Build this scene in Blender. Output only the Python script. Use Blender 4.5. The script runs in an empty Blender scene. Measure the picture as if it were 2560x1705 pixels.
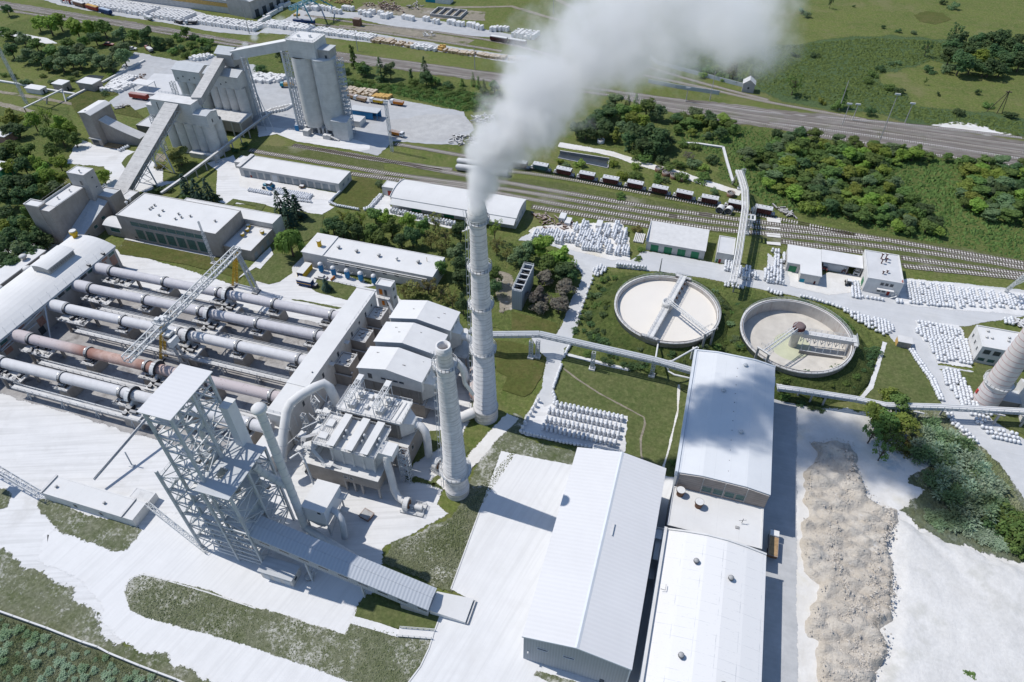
import bpy, math, random
from math import radians, sin, cos, pi, tan, atan2, hypot
from mathutils import Vector, Matrix, noise
from mathutils.geometry import tessellate_polygon
RND = random.Random(11)
sc = bpy.context.scene
COL = sc.collection
# camera and survey
FOC, CX, CY, NAD, CAMH, AX = 1707.0, 1280.0, 852.5, (1284.0, 2646.0), 175.0, radians(-17.03)
_n = Vector(((NAD[0]-CX)/FOC, (NAD[1]-CY)/FOC, 1.0)).normalized()
_up = -_n
_zz = Vector((0, 0, 1))
_Y = (_zz-_zz.dot(_n)*_n).normalized()
_X = _Y.cross(_up)
_ca, _sa = cos(AX), sin(AX)
_SX = _X*_ca+_Y*_sa
_SY = -_X*_sa+_Y*_ca
def S(px, py, z=0.0):
 d = Vector(((px-CX)/FOC, (py-CY)/FOC, 1.0))
 w = Vector((_SX.dot(d), _SY.dot(d), _up.dot(d)))
 t = (z-CAMH)/w.z
 return Vector((w.x*t, w.y*t, z))
WIN = {'tow': (340,900,5.8725),'twb': (380,1130,4.48),'duc': (640,940,3.92),'esp': (760,930,4.48),'flt': (820,700,5.2275),'kl': (0,620,4.126),'kr': (380,600,4.356),
 'kt': (200,900,6.533),'cru': (160,80,4.6125),'sil': (500,60,4.9),'prc': (40,380,5.6),'gar': (540,320,5.6),'tk1': (1500,640,5.8875),'tk2': (1800,700,5.8875),
 'brg': (1720,360,4.1267),'pip': (1220,800,4.205),'D': (0,0,0.91953),'tw2': (340,1000,3.733),'sl2': (690,60,5.06),'2st': (2080,620,10.704),'rb': (2380,800,6.03),'gw': (1270,1540,7.6),'S': (0,0,1)}
for _r in range(4):
 for _c in range(4):
  WIN['%d%d' % (_r,_c)] = (_c*640,[0,427,854,1278][_r],3.672)
def W(k, x, y, z=0.0):
 a, b, s = WIN[k]
 return S(a+x/s, b+y/s, z)
def PL(k, *pts, z=0.0):
 return [W(k, x, y, z) for x, y in pts]
cam_d = bpy.data.cameras.new('camera')
cam = bpy.data.objects.new('camera', cam_d); COL.objects.link(cam)
def _site(v): return Vector((_SX.dot(v), _SY.dot(v), _up.dot(v)))
_cx, _cy, _cz = _site(Vector((1,0,0))), _site(Vector((0,-1,0))), _site(Vector((0,0,-1)))
cam.matrix_world = Matrix(((_cx.x,_cy.x,_cz.x,0),(_cx.y,_cy.y,_cz.y,0),(_cx.z,_cy.z,_cz.z,CAMH),(0,0,0,1)))
cam_d.sensor_width = 36.0; cam_d.lens = 36.0*FOC/2560.0; cam_d.clip_end = 9000; cam_d.clip_start = 1
sc.camera = cam
CAMP = Vector((0,0,CAMH))
# light
SUN_EL, SUN_AZ = 55.0, -5.2       # elevation; azimuth the light travels to
L = Vector((cos(radians(SUN_AZ))*cos(radians(SUN_EL)), sin(radians(SUN_AZ))*cos(radians(SUN_EL)), -sin(radians(SUN_EL))))
sd = bpy.data.lights.new('sun', 'SUN'); sd.energy = 3.85; sd.angle = radians(0.5); sd.color = (1.0, .955, .89)
so = bpy.data.objects.new('sun', sd); COL.objects.link(so); so.rotation_euler = L.to_track_quat('-Z','Y').to_euler(); so.location = (0,0,400)
wd = bpy.data.worlds.new('World'); sc.world = wd; wd.use_nodes = True
_nt = wd.node_tree; _nt.nodes.clear()
_o = _nt.nodes.new('ShaderNodeOutputWorld'); _b = _nt.nodes.new('ShaderNodeBackground'); _s = _nt.nodes.new('ShaderNodeTexSky')
_s.sky_type = 'NISHITA'; _s.sun_disc = False; _s.sun_elevation = radians(SUN_EL); _s.sun_rotation = atan2(-L.x, -L.y)
_s.dust_density = .2; _s.ozone_density = 3.0; _b.inputs[1].default_value = 0.125
_nt.links.new(_s.outputs[0], _b.inputs[0]); _nt.links.new(_b.outputs[0], _o.inputs[0])
sc.view_settings.view_transform = 'Standard'; sc.view_settings.look = 'None'; sc.view_settings.exposure = 0.0; sc.view_settings.gamma = 1
sc.render.engine = 'CYCLES'
sc.cycles.use_denoising = True
sc.cycles.max_bounces = 6; sc.cycles.diffuse_bounces = 3; sc.cycles.glossy_bounces = 2; sc.cycles.transparent_max_bounces = 12
sc.cycles.volume_bounces = 6; sc.cycles.volume_max_steps = 256
# materials
class NT:
 def __init__(s, name):
  s.m = bpy.data.materials.new(name); s.m.use_nodes = True
  s.t = s.m.node_tree; s.t.nodes.clear()
  s.out = s.n('ShaderNodeOutputMaterial'); s.geo = s.n('ShaderNodeNewGeometry')
 def n(s, typ, **kw):
  x = s.t.nodes.new(typ)
  for k, v in kw.items(): setattr(x, k, v)
  return x
 def l(s, a, b): s.t.links.new(a, b)
 def set(s, sock, v):
  if hasattr(v, 'is_output'): s.l(v, sock)
  else:
   if isinstance(v, tuple) and len(v) == 3 and sock.type == 'RGBA': v = v+(1,)
   sock.default_value = v
 def math(s, op, a, b=0.0, c=None):
  x = s.n('ShaderNodeMath', operation=op); s.set(x.inputs[0], a); s.set(x.inputs[1], b)
  if c is not None: s.set(x.inputs[2], c)
  return x.outputs[0]
 def mr(s, v, a, b, c=0.0, d=1.0):
  x = s.n('ShaderNodeMapRange'); x.clamp = True
  for i, q in enumerate((v, a, b, c, d)): s.set(x.inputs[i], q)
  return x.outputs[0]
 def mix(s, f, a, b, mode='MIX'):
  x = s.n('ShaderNodeMixRGB', blend_type=mode); s.set(x.inputs[0], f); s.set(x.inputs[1], a); s.set(x.inputs[2], b)
  return x.outputs[0]
 def noise(s, scale, detail=4, rough=.55, stretch=None, off=(0,0,0), vec=None):
  p = vec or s.geo.outputs['Position']
  mp = s.n('ShaderNodeMapping'); s.l(p, mp.inputs[0]); mp.inputs['Location'].default_value = off
  if stretch: mp.inputs['Scale'].default_value = stretch
  x = s.n('ShaderNodeTexNoise'); x.inputs['Scale'].default_value = scale; x.inputs['Detail'].default_value = detail; x.inputs['Roughness'].default_value = rough
  s.l(mp.outputs[0], x.inputs['Vector']); return x.outputs[0]
 def xyz(s, sock):
  x = s.n('ShaderNodeSeparateXYZ'); s.l(sock, x.inputs[0]); return x.outputs
 def bsdf(s, col, rough=.9, bump=None, bstr=.3, bdist=.3, spec=.25, metal=0.0, alpha=None):
  p = s.n('ShaderNodeBsdfPrincipled'); s.set(p.inputs['Base Color'], col); s.set(p.inputs['Roughness'], rough)
  p.inputs['Specular IOR Level'].default_value = spec; p.inputs['Metallic'].default_value = metal
  if bump is not None:
   b = s.n('ShaderNodeBump'); b.inputs['Strength'].default_value = bstr; b.inputs['Distance'].default_value = bdist
   s.l(bump, b.inputs['Height']); s.l(b.outputs[0], p.inputs['Normal'])
  sh = p.outputs[0]
  if alpha is not None:
   tr = s.n('ShaderNodeBsdfTransparent'); mx = s.n('ShaderNodeMixShader')
   s.l(alpha, mx.inputs[0]); s.l(tr.outputs[0], mx.inputs[1]); s.l(sh, mx.inputs[2]); sh = mx.outputs[0]
  s.l(sh, s.out.inputs[0]); return s.m
def k_(c, f): return tuple(min(1.0, x*f) for x in c)
DUST = (.70,.70,.695)
def mat(name, col, dust=0.0, dcol=DUST, var=.14, sc_=.3, rough=.88, stain=0.0, scol=None, rib=None, up0=.35, up1=.7, spec=.25, metal=0.0, wdust=0.0, line=None):
 """a dusty painted / concrete / metal surface; dust settles on faces that look up"""
 t = NT(name)
 n1 = t.noise(sc_, 6, .6)
 c = t.mix(t.mr(n1, .3, .7), k_(col, 1-var), k_(col, 1+var))
 if stain:
  n2 = t.noise(1.1, 5, .65, (1,1,.12), (7,3,1))
  c = t.mix(t.math('MULTIPLY', t.mr(n2, .5, .72), stain), c, scol or k_(col, .5))
 hb = None
 if rib:
  p = t.xyz(t.geo.outputs['Position'])[{'x':0,'y':1,'z':2}[rib[0]]]
  w = t.math('SINE', t.math('MULTIPLY', p, 2*pi/rib[1]))
  hb = w; c = t.mix(t.mr(w, -1, 1, 0, rib[2]), c, k_(col, .55))
 if line:                                # seams between sheets or felt strips
  ax, per, wd_, st = line
  p = t.xyz(t.geo.outputs['Position'])[{'x':0,'y':1,'z':2}[ax]]
  fr = t.math('FRACT', t.math('MULTIPLY', p, 1.0/per))
  c = t.mix(t.math('MULTIPLY', t.math('LESS_THAN', fr, wd_/per), t.math('MULTIPLY', t.mr(t.noise(.35,3),.4,.6), st)), c, k_(col,.35))
 if dust or wdust:
  nz = t.xyz(t.geo.outputs['Normal'])[2]
  n3 = t.noise(.55, 6, .65, None, (31,5,2))
  f = t.math('MULTIPLY', t.mr(nz, up0, up1, wdust, max(dust,wdust)), t.mr(n3, .28, .55, .6, 1))
  dc = t.mix(t.mr(n1, .35, .65), k_(dcol, .93), dcol)
  c = t.mix(f, c, dc)
 return t.bsdf(c, rough, hb, .25, .08, spec, metal)
M = {}
def mm(k, *a, **kw):
 M[k] = mat(k, *a, **kw); return k
mm('concrete', (.33,.315,.30), dust=.9, wdust=.18, stain=.35)
mm('concrete_dark', (.2,.19,.18), dust=.8, wdust=.1, stain=.4)
mm('brown_concrete', (.27,.235,.205), dust=.85, wdust=.15, stain=.35)
mm('pale_concrete', (.47,.455,.43), dust=.9, wdust=.25, stain=.3)
mm('silo_concrete', (.53,.525,.51), dust=.9, wdust=.35, stain=.22, scol=(.38,.36,.32), line=('z',1.4,.12,.35))
mm('white_wall', (.6,.585,.56), dust=.9, wdust=.3, stain=.18)
mm('roof_white', (.66,.655,.645), dust=.7, stain=.3, scol=(.5,.49,.47), var=.05, sc_=.12, up0=.1, up1=.4, line=('x',6.0,.14,.3))
mm('roof_felt', (.62,.62,.63), dust=.8, var=.07, sc_=.2, line=('y',3.0,.12,.3))
mm('roof_grey', (.5,.51,.53), dust=.45, var=.07, sc_=.2)
mm('roof_bluegrey', (.44,.47,.5), dust=.35, var=.05, rib=('y',1.3,.08))
mm('roof_hall', (.63,.65,.67), dust=.5, dcol=(.70,.71,.72), var=.05, sc_=.06, line=('x',4.2,.12,.25))
mm('roof_slate', (.54,.53,.52), dust=.6, var=.1, sc_=.5, line=('y',1.4,.18,.3))
mm('roof_rib', (.66,.66,.67), var=.03, sc_=.08, rib=('y',1.15,.07), rough=.7)
mm('cladding', (.36,.39,.43), var=.05, sc_=.1, rib=('x',.7,.3), rough=.6)
mm('cladding_trim', (.62,.65,.69), var=.05, rough=.6)
mm('wood_slats', (.34,.29,.26), dust=.6, var=.15, rib=('z',.9,.35), stain=.2)
mm('glass_dark', (.05,.06,.07), var=.2, rough=.25, spec=.5)
mm('glass_green', (.035,.10,.095), var=.45, sc_=1.2, rough=.4, spec=.4, dust=.3, stain=.35, scol=(.15,.17,.16))
mm('gate_green', (.03,.19,.09), var=.15, stain=.25, scol=(.25,.3,.27), rough=.6)
mm('gate_grey', (.25,.28,.30), var=.15, stain=.4, scol=(.42,.42,.42), rough=.7)
mm('steel_grey', (.39,.43,.47), dust=.8, wdust=.15, var=.15, rough=.6)
mm('steel_white', (.55,.57,.585), dust=.9, wdust=.3, var=.12, rough=.6)
mm('steel_dark', (.06,.06,.065), dust=.55, var=.3, rough=.7)
mm('steel_bright', (.5,.51,.52), var=.2, rough=.3, metal=.8)
mm('truss_paint', (.42,.45,.45), dust=.8, wdust=.25, var=.15)
mm('yellow_paint', (.55,.36,.03), var=.2, dust=.6, stain=.3)
mm('orange_paint', (.52,.17,.02), var=.15, dust=.3)
mm('red_paint', (.30,.05,.035), var=.2, dust=.4)
mm('maroon_paint', (.085,.022,.022), var=.3, stain=.4, scol=(.16,.11,.10), dust=.2)
mm('blue_paint', (.04,.20,.42), var=.15, dust=.6, stain=.2)
mm('teal_paint', (.03,.26,.36), var=.15, dust=.4)
mm('darkblue_paint', (.03,.06,.15), var=.2, dust=.3)
mm('white_paint', (.7,.7,.7), var=.06, rough=.5)
mm('black_rubber', (.02,.02,.022), var=.3, dust=.35)
mm('rust', (.17,.095,.06), var=.35, sc_=1.0, dust=.35)
mm('brick', (.28,.14,.10), var=.25, sc_=1.5, dust=.7, wdust=.1, stain=.4, scol=(.36,.31,.28))
mm('timber', (.36,.24,.13), var=.25, sc_=1.2)
mm('timber_yellow', (.55,.35,.12), var=.2, sc_=1.0)
mm('kiln_white', (.56,.545,.55), dust=.75, dcol=(.68,.68,.69), var=.1, sc_=.5, stain=.25, scol=(.4,.34,.34), rough=.75)
mm('kiln_violet', (.48,.46,.48), dust=.6, dcol=(.63,.625,.645), var=.12, sc_=.45, stain=.35, scol=(.25,.2,.2), rough=.75)
mm('stack_brick', (.63,.605,.595), wdust=.3, dust=.8, var=.16, sc_=.6, stain=.45, scol=(.42,.37,.35), line=('z',1.05,.16,.75))
mm('stack_pink', (.60,.545,.53), wdust=.25, dust=.8, var=.1, sc_=.5, stain=.3, scol=(.45,.38,.36))
mm('ring_pink', (.40,.23,.21), var=.2)
mm('bag', (.70,.715,.74), var=.1, sc_=2.2, rough=.7, stain=.15, scol=(.5,.52,.55))
mm('block_white', (.73,.725,.715), var=.08, sc_=.8, stain=.2, scol=(.5,.49,.47))
mm('block_wood', (.45,.33,.19), dust=.4, var=.35, sc_=.45)
mm('slurry', (.74,.70,.64), var=.02, sc_=.1, rough=.5)
mm('slurry_green', (.52,.53,.38), var=.1, sc_=.2, rough=.4)
mm('slurry_floor', (.56,.53,.48), var=.12, sc_=.25, stain=0)
mm('tank_wall', (.38,.35,.32), dust=.85, wdust=.25, stain=.7, scol=(.22,.13,.09), var=.15)
mm('sleeper', (.62,.60,.565), var=.25, sc_=1.5)
mm('rail', (.16,.11,.085), var=.3, rough=.5, metal=.5)
mm('rock', (.50,.46,.41), var=.25, sc_=1.4)
mm('scrap', (.19,.17,.16), var=.5, sc_=1.1, dust=.5)
mm('red_sign', (.45,.06,.05), var=.1)
mm('bark', (.10,.08,.06), var=.3, sc_=2)
def kiln_mat():
 t = NT('kiln_rust'); x = t.xyz(t.geo.outputs['Position'])[0]
 n = t.noise(.5, 6, .6)
 heat = t.math('MULTIPLY', t.mr(x,-205,-190), t.mr(x,-152,-164))
 c = t.mix(heat, (.52,.46,.46), t.mix(t.mr(n,.35,.65), (.40,.25,.20), (.55,.40,.35)))
 c = t.mix(t.math('MULTIPLY', t.mr(t.math('ABSOLUTE', t.math('ADD',x,191.0)),1.5,7,1,0), .75), c, (.26,.11,.08))
 c = t.mix(t.math('MULTIPLY', t.mr(t.math('ABSOLUTE', t.math('ADD',x,166.0)),1.5,6,1,0), .75), c, (.25,.12,.09))
 c = t.mix(t.math('MULTIPLY', t.mr(t.noise(1.0,5),.62,.7), .6), c, (.2,.1,.08))
 M['kiln_rust'] = t.bsdf(c, .75)
kiln_mat()
def foliage(name, c1, c2, c3=None):
 t = NT(name)
 oi = t.n('ShaderNodeObjectInfo')
 n = t.noise(.45, 3, .6); n2 = t.noise(.09, 2, .5)
 c = t.mix(t.mr(n, .3, .7), c1, c2)
 if c3: c = t.mix(t.math('MULTIPLY', t.mr(n2, .48, .62), .8), c, c3)
 hs = t.n('ShaderNodeHueSaturation'); t.l(c, hs.inputs['Color'])
 t.l(t.mr(oi.outputs['Random'],0,1,.475,.52), hs.inputs['Hue']); t.l(t.mr(oi.outputs['Random'],0,1,1.9,2.9), hs.inputs['Value'])
 p = t.n('ShaderNodeBsdfPrincipled'); t.l(hs.outputs[0], p.inputs['Base Color']); p.inputs['Roughness'].default_value = .7; p.inputs['Specular IOR Level'].default_value = .2
 tr = t.n('ShaderNodeBsdfTranslucent'); t.l(hs.outputs[0], tr.inputs[0])
 mx = t.n('ShaderNodeMixShader'); mx.inputs[0].default_value = .45
 t.l(p.outputs[0], mx.inputs[1]); t.l(tr.outputs[0], mx.inputs[2]); t.l(mx.outputs[0], t.out.inputs[0])
 M[name] = t.m
foliage('leaf_mid', (.045,.075,.022), (.085,.125,.035))
foliage('leaf_dark', (.028,.052,.024), (.055,.085,.032))
foliage('leaf_bright', (.075,.12,.022), (.13,.175,.035))
foliage('leaf_yellow', (.085,.115,.025), (.125,.15,.035))
foliage('leaf_willow', (.09,.135,.03), (.05,.085,.02))
foliage('leaf_grey', (.06,.092,.042), (.095,.13,.065))
foliage('leaf_silver', (.13,.17,.115), (.20,.24,.18), (.10,.14,.07))
foliage('leaf_spruce', (.016,.034,.026), (.032,.058,.042))
foliage('leaf_plum', (.085,.075,.065), (.13,.125,.095))
foliage('tuft_dusty', (.13,.15,.085), (.20,.21,.14), (.12,.145,.07))
foliage('leaf_olive', (.085,.09,.028), (.13,.125,.045))
def ground_mat(name, cols, dust=0.0, dsc=.06, alpha=True, bump=.6, bd=.4, fine=1.0, dcol=DUST, spots=None, tracks=None, fc=.75):
 """grass, dust and dirt: blended patches, ragged edge where the attribute 'edge' falls to zero"""
 t = NT(name)
 n1 = t.noise(.035, 5, .6); n2 = t.noise(.22, 6, .65, None, (9,4,0)); n3 = t.noise(fine, 4, .7, None, (2,8,0))
 c = t.mix(t.mr(n1, .38, .62), cols[0], cols[1])
 c = t.mix(t.mr(n2, .35, .7), c, cols[2])
 c = t.mix(t.math('MULTIPLY', t.mr(n3, .35, .75), fc), c, k_(cols[0], .5))
 if fc > .5: c = t.mix(t.math('MULTIPLY', t.mr(t.noise(.7, 5, .75, None, (5,66,0)), .52, .7), .6), c, k_(cols[2], 1.35))
 if dust:
  nd = t.noise(dsc, 6, .7, None, (40,11,0)); nf = t.noise(1.1, 4, .75, None, (3,3,0))
  f = t.mr(t.math('ADD', t.math('MULTIPLY', nd, .65), t.math('MULTIPLY', nf, .35)), .62-dust*.3, .74-dust*.3)
  c = t.mix(f, c, dcol)
 if spots: c = t.mix(t.math('MULTIPLY', t.mr(t.noise(spots[1], 5, .6, None, (77,1,0)), .56, .68), spots[2]), c, spots[0])
 if tracks:                              # wheel marks along one heading
  a = tracks[0]; p = t.xyz(t.geo.outputs['Position'])
  q = t.math('ADD', t.math('MULTIPLY', p[0], -sin(a)), t.math('MULTIPLY', p[1], cos(a)))
  cb = t.n('ShaderNodeCombineXYZ'); t.l(q, cb.inputs[0])
  t.l(t.math('MULTIPLY', t.math('ADD', t.math('MULTIPLY', p[0], cos(a)), t.math('MULTIPLY', p[1], sin(a))), .03), cb.inputs[1])
  nn = t.noise(.9, 4, .6, vec=cb.outputs[0]); c = t.mix(t.math('MULTIPLY', t.mr(nn, .45, .7), tracks[1]), c, tracks[2])
 al = None
 if alpha:
  at = t.n('ShaderNodeAttribute'); at.attribute_name = 'edge'
  ne = t.noise(.8, 5, .75, None, (17,23,0))
  al = t.math('GREATER_THAN', t.math('ADD', at.outputs['Fac'], t.math('MULTIPLY', t.math('SUBTRACT', ne, .5), 1.1)), .45)
  at2 = t.math('GREATER_THAN', at.outputs['Fac'], .97); al = t.math('MAXIMUM', al, at2)
 M[name] = t.bsdf(c, .95, n3, bump, bd, .1, alpha=al)
G1, G2, G3 = (.062,.088,.022), (.10,.122,.032), (.13,.125,.048)
ground_mat('meadow', [(.10,.145,.036),(.145,.185,.048),(.185,.185,.075)], alpha=False, spots=((.22,.19,.11),.03,.4), bump=.7, bd=.5, fine=.8)
ground_mat('grass', [G1,G2,G3], dust=.03)
ground_mat('lawn', [(.092,.125,.042),(.12,.15,.052),(.15,.16,.07)], dust=.0, bump=.4)
ground_mat('lawn_dry', [(.11,.12,.035),(.16,.14,.06),(.085,.11,.03)], dust=.02)
ground_mat('dusty_grass', [(.10,.125,.055),(.15,.165,.09),(.22,.225,.165)], dust=.36, dsc=.05, dcol=(.6,.59,.56))
ground_mat('grey_weeds', [(.12,.145,.085),(.19,.22,.165),(.15,.16,.08)], dust=.3, dsc=.07, dcol=(.5,.5,.46), bump=1.0, bd=.8)
ground_mat('reeds', [(.085,.135,.052),(.115,.165,.06),(.095,.14,.068)], bump=1.0, bd=1.2, fine=.6)
ground_mat('brush', [(.085,.125,.036),(.125,.17,.046),(.17,.185,.066)], bump=1.0, bd=1.0, fine=.7)
ground_mat('dust_white', [(.69,.69,.69),(.65,.65,.65),(.72,.72,.72)], bump=.12, spots=((.45,.44,.42),.09,.35), tracks=(.35,.65,(.52,.52,.515)), fc=0.06)
ground_mat('dust_lane', [(.71,.71,.71),(.68,.68,.68),(.73,.73,.73)], bump=.1, spots=((.55,.54,.52),.07,.25), tracks=(1.35,.5,(.58,.58,.58)), fc=0.04)
ground_mat('lane_grey', [(.53,.54,.555),(.57,.58,.59),(.49,.50,.51)], bump=.1, spots=((.5,.5,.49),.07,.4), tracks=(.0,.2,(.7,.7,.7)), fc=.05)
ground_mat('dust_grey', [(.45,.46,.475),(.50,.51,.52),(.40,.41,.42)], bump=.15, spots=((.36,.35,.34),.1,.4), tracks=(.0,.25,(.58,.58,.59)), fc=0.12)
ground_mat('dust_cream', [(.70,.685,.655),(.62,.60,.565),(.74,.73,.71)], bump=.25, spots=((.60,.55,.42),.06,.5), fc=0.12)
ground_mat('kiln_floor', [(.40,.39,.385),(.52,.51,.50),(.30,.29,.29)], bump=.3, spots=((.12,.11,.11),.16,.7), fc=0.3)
ground_mat('dirt', [(.30,.265,.21),(.38,.34,.28),(.24,.22,.17)], dust=.12, spots=((.09,.11,.035),.14,.9))
ground_mat('ballast', [(.20,.175,.155),(.27,.25,.23),(.15,.135,.12)], fine=2.2, spots=((.09,.11,.035),.07,.5), tracks=(-.06,.6,(.40,.385,.365)))
ground_mat('ballast_green', [(.085,.115,.032),(.11,.135,.042),(.15,.155,.075)], fine=1.2, spots=((.33,.31,.25),.05,.55))
ground_mat('track_dust', [(.17,.155,.135),(.13,.125,.095),(.24,.225,.20)], fine=2.0, spots=((.09,.115,.035),.13,.9))
ground_mat('asphalt_dusty', [(.46,.46,.46),(.52,.52,.51),(.40,.40,.40)], spots=((.60,.60,.59),.1,.5), fc=0.1)
ground_mat('heap', [(.50,.445,.375),(.56,.51,.44),(.60,.565,.51)], dust=.10, dsc=.09, alpha=False, bump=1.0, bd=.5, fine=1.3, fc=0.3)
ground_mat('pale_slope', [(.66,.65,.63),(.60,.59,.565),(.70,.69,.67)], bump=.35, bd=.4, spots=((.42,.42,.38),.1,.5), alpha=False, fc=0.25)
# mesh tools
class MB:
 def __init__(s): s.v = []; s.f = []; s.sm = []
 def add(s, vs, fs, smooth=False):
  o = len(s.v); s.v.extend(Vector(v) for v in vs)
  for f in fs: s.f.append(tuple(o+i for i in f)); s.sm.append(smooth)
  return s
 def box(s, x0, x1, y0, y1, z0, z1):
  return s.add([(x0,y0,z0),(x1,y0,z0),(x1,y1,z0),(x0,y1,z0),(x0,y0,z1),(x1,y0,z1),(x1,y1,z1),(x0,y1,z1)],
      [(3,2,1,0),(4,5,6,7),(0,1,5,4),(1,2,6,5),(2,3,7,6),(3,0,4,7)])
 def hexa(s, b, t):
  return s.add(list(b)+list(t), [(3,2,1,0),(4,5,6,7),(0,1,5,4),(1,2,6,5),(2,3,7,6),(3,0,4,7)])
 def prism(s, pts, z0, z1):
  n = len(pts); vs = [(p[0],p[1],z0) for p in pts]+[(p[0],p[1],z1) for p in pts]
  return s.add(vs, [tuple(range(n-1,-1,-1)), tuple(range(n,2*n))]+[(i,(i+1)%n,n+(i+1)%n,n+i) for i in range(n)])
 def extrude(s, prof, axis, a, b):
  """profile of (h, z) points pushed along x or y from a to b"""
  n = len(prof)
  P = (lambda q, c: (c,q[0],q[1])) if axis == 'x' else (lambda q, c: (q[0],c,q[1]))
  return s.add([P(q,a) for q in prof]+[P(q,b) for q in prof], [tuple(range(n)), tuple(range(2*n-1,n-1,-1))]+[(i,n+i,n+(i+1)%n,(i+1)%n) for i in range(n)])
 def beam(s, a, b, w=.3, h=None):
  a, b = Vector(a), Vector(b); h = h or w; d = (b-a)
  if d.length < 1e-6: return s
  d.normalize(); u = Vector((0,0,1)) if abs(d.z) < .95 else Vector((1,0,0))
  x = d.cross(u).normalized()*w*.5; y = x.cross(d).normalized()*h*.5
  c = [-x-y, x-y, x+y, -x+y]
  return s.hexa([a+q for q in c], [b+q for q in c])
 def tube(s, path, r, n=10, cap=True, smooth=True):
  path = [Vector(p) for p in path]; m = len(path); rs = r if isinstance(r, (list,tuple)) else [r]*m
  vs = []; ref = None
  for i, p in enumerate(path):
   d = (path[min(i+1,m-1)]-path[max(i-1,0)]).normalized()
   if ref is None: ref = d.cross(Vector((0,0,1)) if abs(d.z) < .9 else Vector((1,0,0))).normalized()
   ref = (ref-d*ref.dot(d)).normalized(); q = d.cross(ref)
   for k in range(n): vs.append(p+(ref*cos(2*pi*k/n)+q*sin(2*pi*k/n))*rs[i])
  fs = [(i*n+k,i*n+(k+1)%n,(i+1)*n+(k+1)%n,(i+1)*n+k) for i in range(m-1) for k in range(n)]
  s.add(vs, fs, smooth)
  if cap: s.add(vs[:n], [tuple(range(n-1,-1,-1))]); s.add(vs[-n:], [tuple(range(n))])
  return s
 def lathe(s, c, prof, n=24, smooth=True, a0=0, a1=2*pi):
  full = abs(a1-a0-2*pi) < 1e-4; m = n if full else n+1
  vs = [(c[0]+r*cos(a0+(a1-a0)*k/n), c[1]+r*sin(a0+(a1-a0)*k/n), c[2]+z) for r, z in prof for k in range(m)]
  fs = [(i*m+k, i*m+(k+1)%m, (i+1)*m+(k+1)%m, (i+1)*m+k) for i in range(len(prof)-1) for k in range(n)]
  return s.add(vs, fs, smooth)
 def disc(s, c, r, n=24): return s.add([(c[0]+r*cos(2*pi*k/n), c[1]+r*sin(2*pi*k/n), c[2]) for k in range(n)], [tuple(range(n))])
 def truss(s, a, b, w, h, n, ch=.25, wb=.14):
  """box girder from a to b: four chords, cross members and diagonals"""
  a, b = Vector(a), Vector(b); d = (b-a).normalized(); x = d.cross(Vector((0,0,1)))
  x = (x.normalized() if x.length > .05 else Vector((1,0,0)))*w*.5; y = x.cross(d).normalized()*h*.5
  cs = [-x-y, x-y, x+y, -x+y]
  for c in cs: s.beam(a+c, b+c, ch)
  for i in range(n+1):
   p = a.lerp(b, i/n)
   for j in range(4): s.beam(p+cs[j], p+cs[(j+1)%4], wb)
   if i < n:
    q = a.lerp(b, (i+1)/n)
    for j in range(4):
     j2 = (j+1)%4
     s.beam(p+cs[j if i%2 else j2], q+cs[j2 if i%2 else j], wb)
  return s
 def rail(s, pts, h=1.1, t=.09, step=2.0, closed=False):
  pts = [Vector(p) for p in pts];
  if closed: pts.append(pts[0])
  up = Vector((0,0,h))
  for a, b in zip(pts, pts[1:]):
   s.beam(a+up, b+up, t); s.beam(a+up*.5, b+up*.5, t*.8)
   m = max(1, int((b-a).length/step))
   for i in range(m+1):
    q = a.lerp(b, i/m); s.beam(q, q+up, t)
  return s
 def build(s, name, m, parent=None, loc=None):
  me = bpy.data.meshes.new(name)
  if parent is not None and loc is None: loc = parent['_o'] if '_o' in parent else parent.location
  o_ = Vector(loc) if loc is not None else Vector((0,0,0))
  me.from_pydata([v-o_ for v in s.v], [], s.f)
  me.polygons.foreach_set('use_smooth', s.sm)
  me.materials.append(M[m] if isinstance(m, str) else m)
  ob = bpy.data.objects.new(name, me); COL.objects.link(ob)
  if parent is not None:
   ob.parent = parent; LOCS[ob.name] = o_
  else: ob.location = o_
  return ob
LOCS = {}
def tag(o, label=None, cat=None, group=None, kind=None):
 if label: o['label'] = label
 if cat: o['category'] = cat
 if group: o['group'] = group
 if kind: o['kind'] = kind
 return o
def thing(name, label, cat, loc, group=None, rz=0.0):
 o = bpy.data.objects.new(name, None); COL.objects.link(o); o.location = loc; o.rotation_euler = (0,0,rz); o.empty_display_size = 1
 return tag(o, label, cat, group)
def part(mb, name, m, par):
 """a part whose points are given in site metres; par may itself be a part"""
 base = par
 while base.parent is not None: base = base.parent
 ob = mb.build(name, m, par, loc=base.location)
 return ob
def one(mb, name, m, label, cat, loc=(0,0,0), group=None, kind=None):
 return tag(mb.build(name, m, None, loc), label, cat, group, kind)
def copy_tree(o, parent=None):
 c = o.copy(); COL.objects.link(c)
 if parent is not None: c.parent = parent
 for ch in list(o.children): copy_tree(ch, c)
 return c
def dup(o, loc, rz=0.0, label=None, group=None, scale=None):
 c = copy_tree(o); c.location = loc; c.rotation_euler = (0,0,rz)
 if label: c['label'] = label
 if group: c['group'] = group
 if scale: c.scale = scale
 return c
_lay = [0.0]
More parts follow.
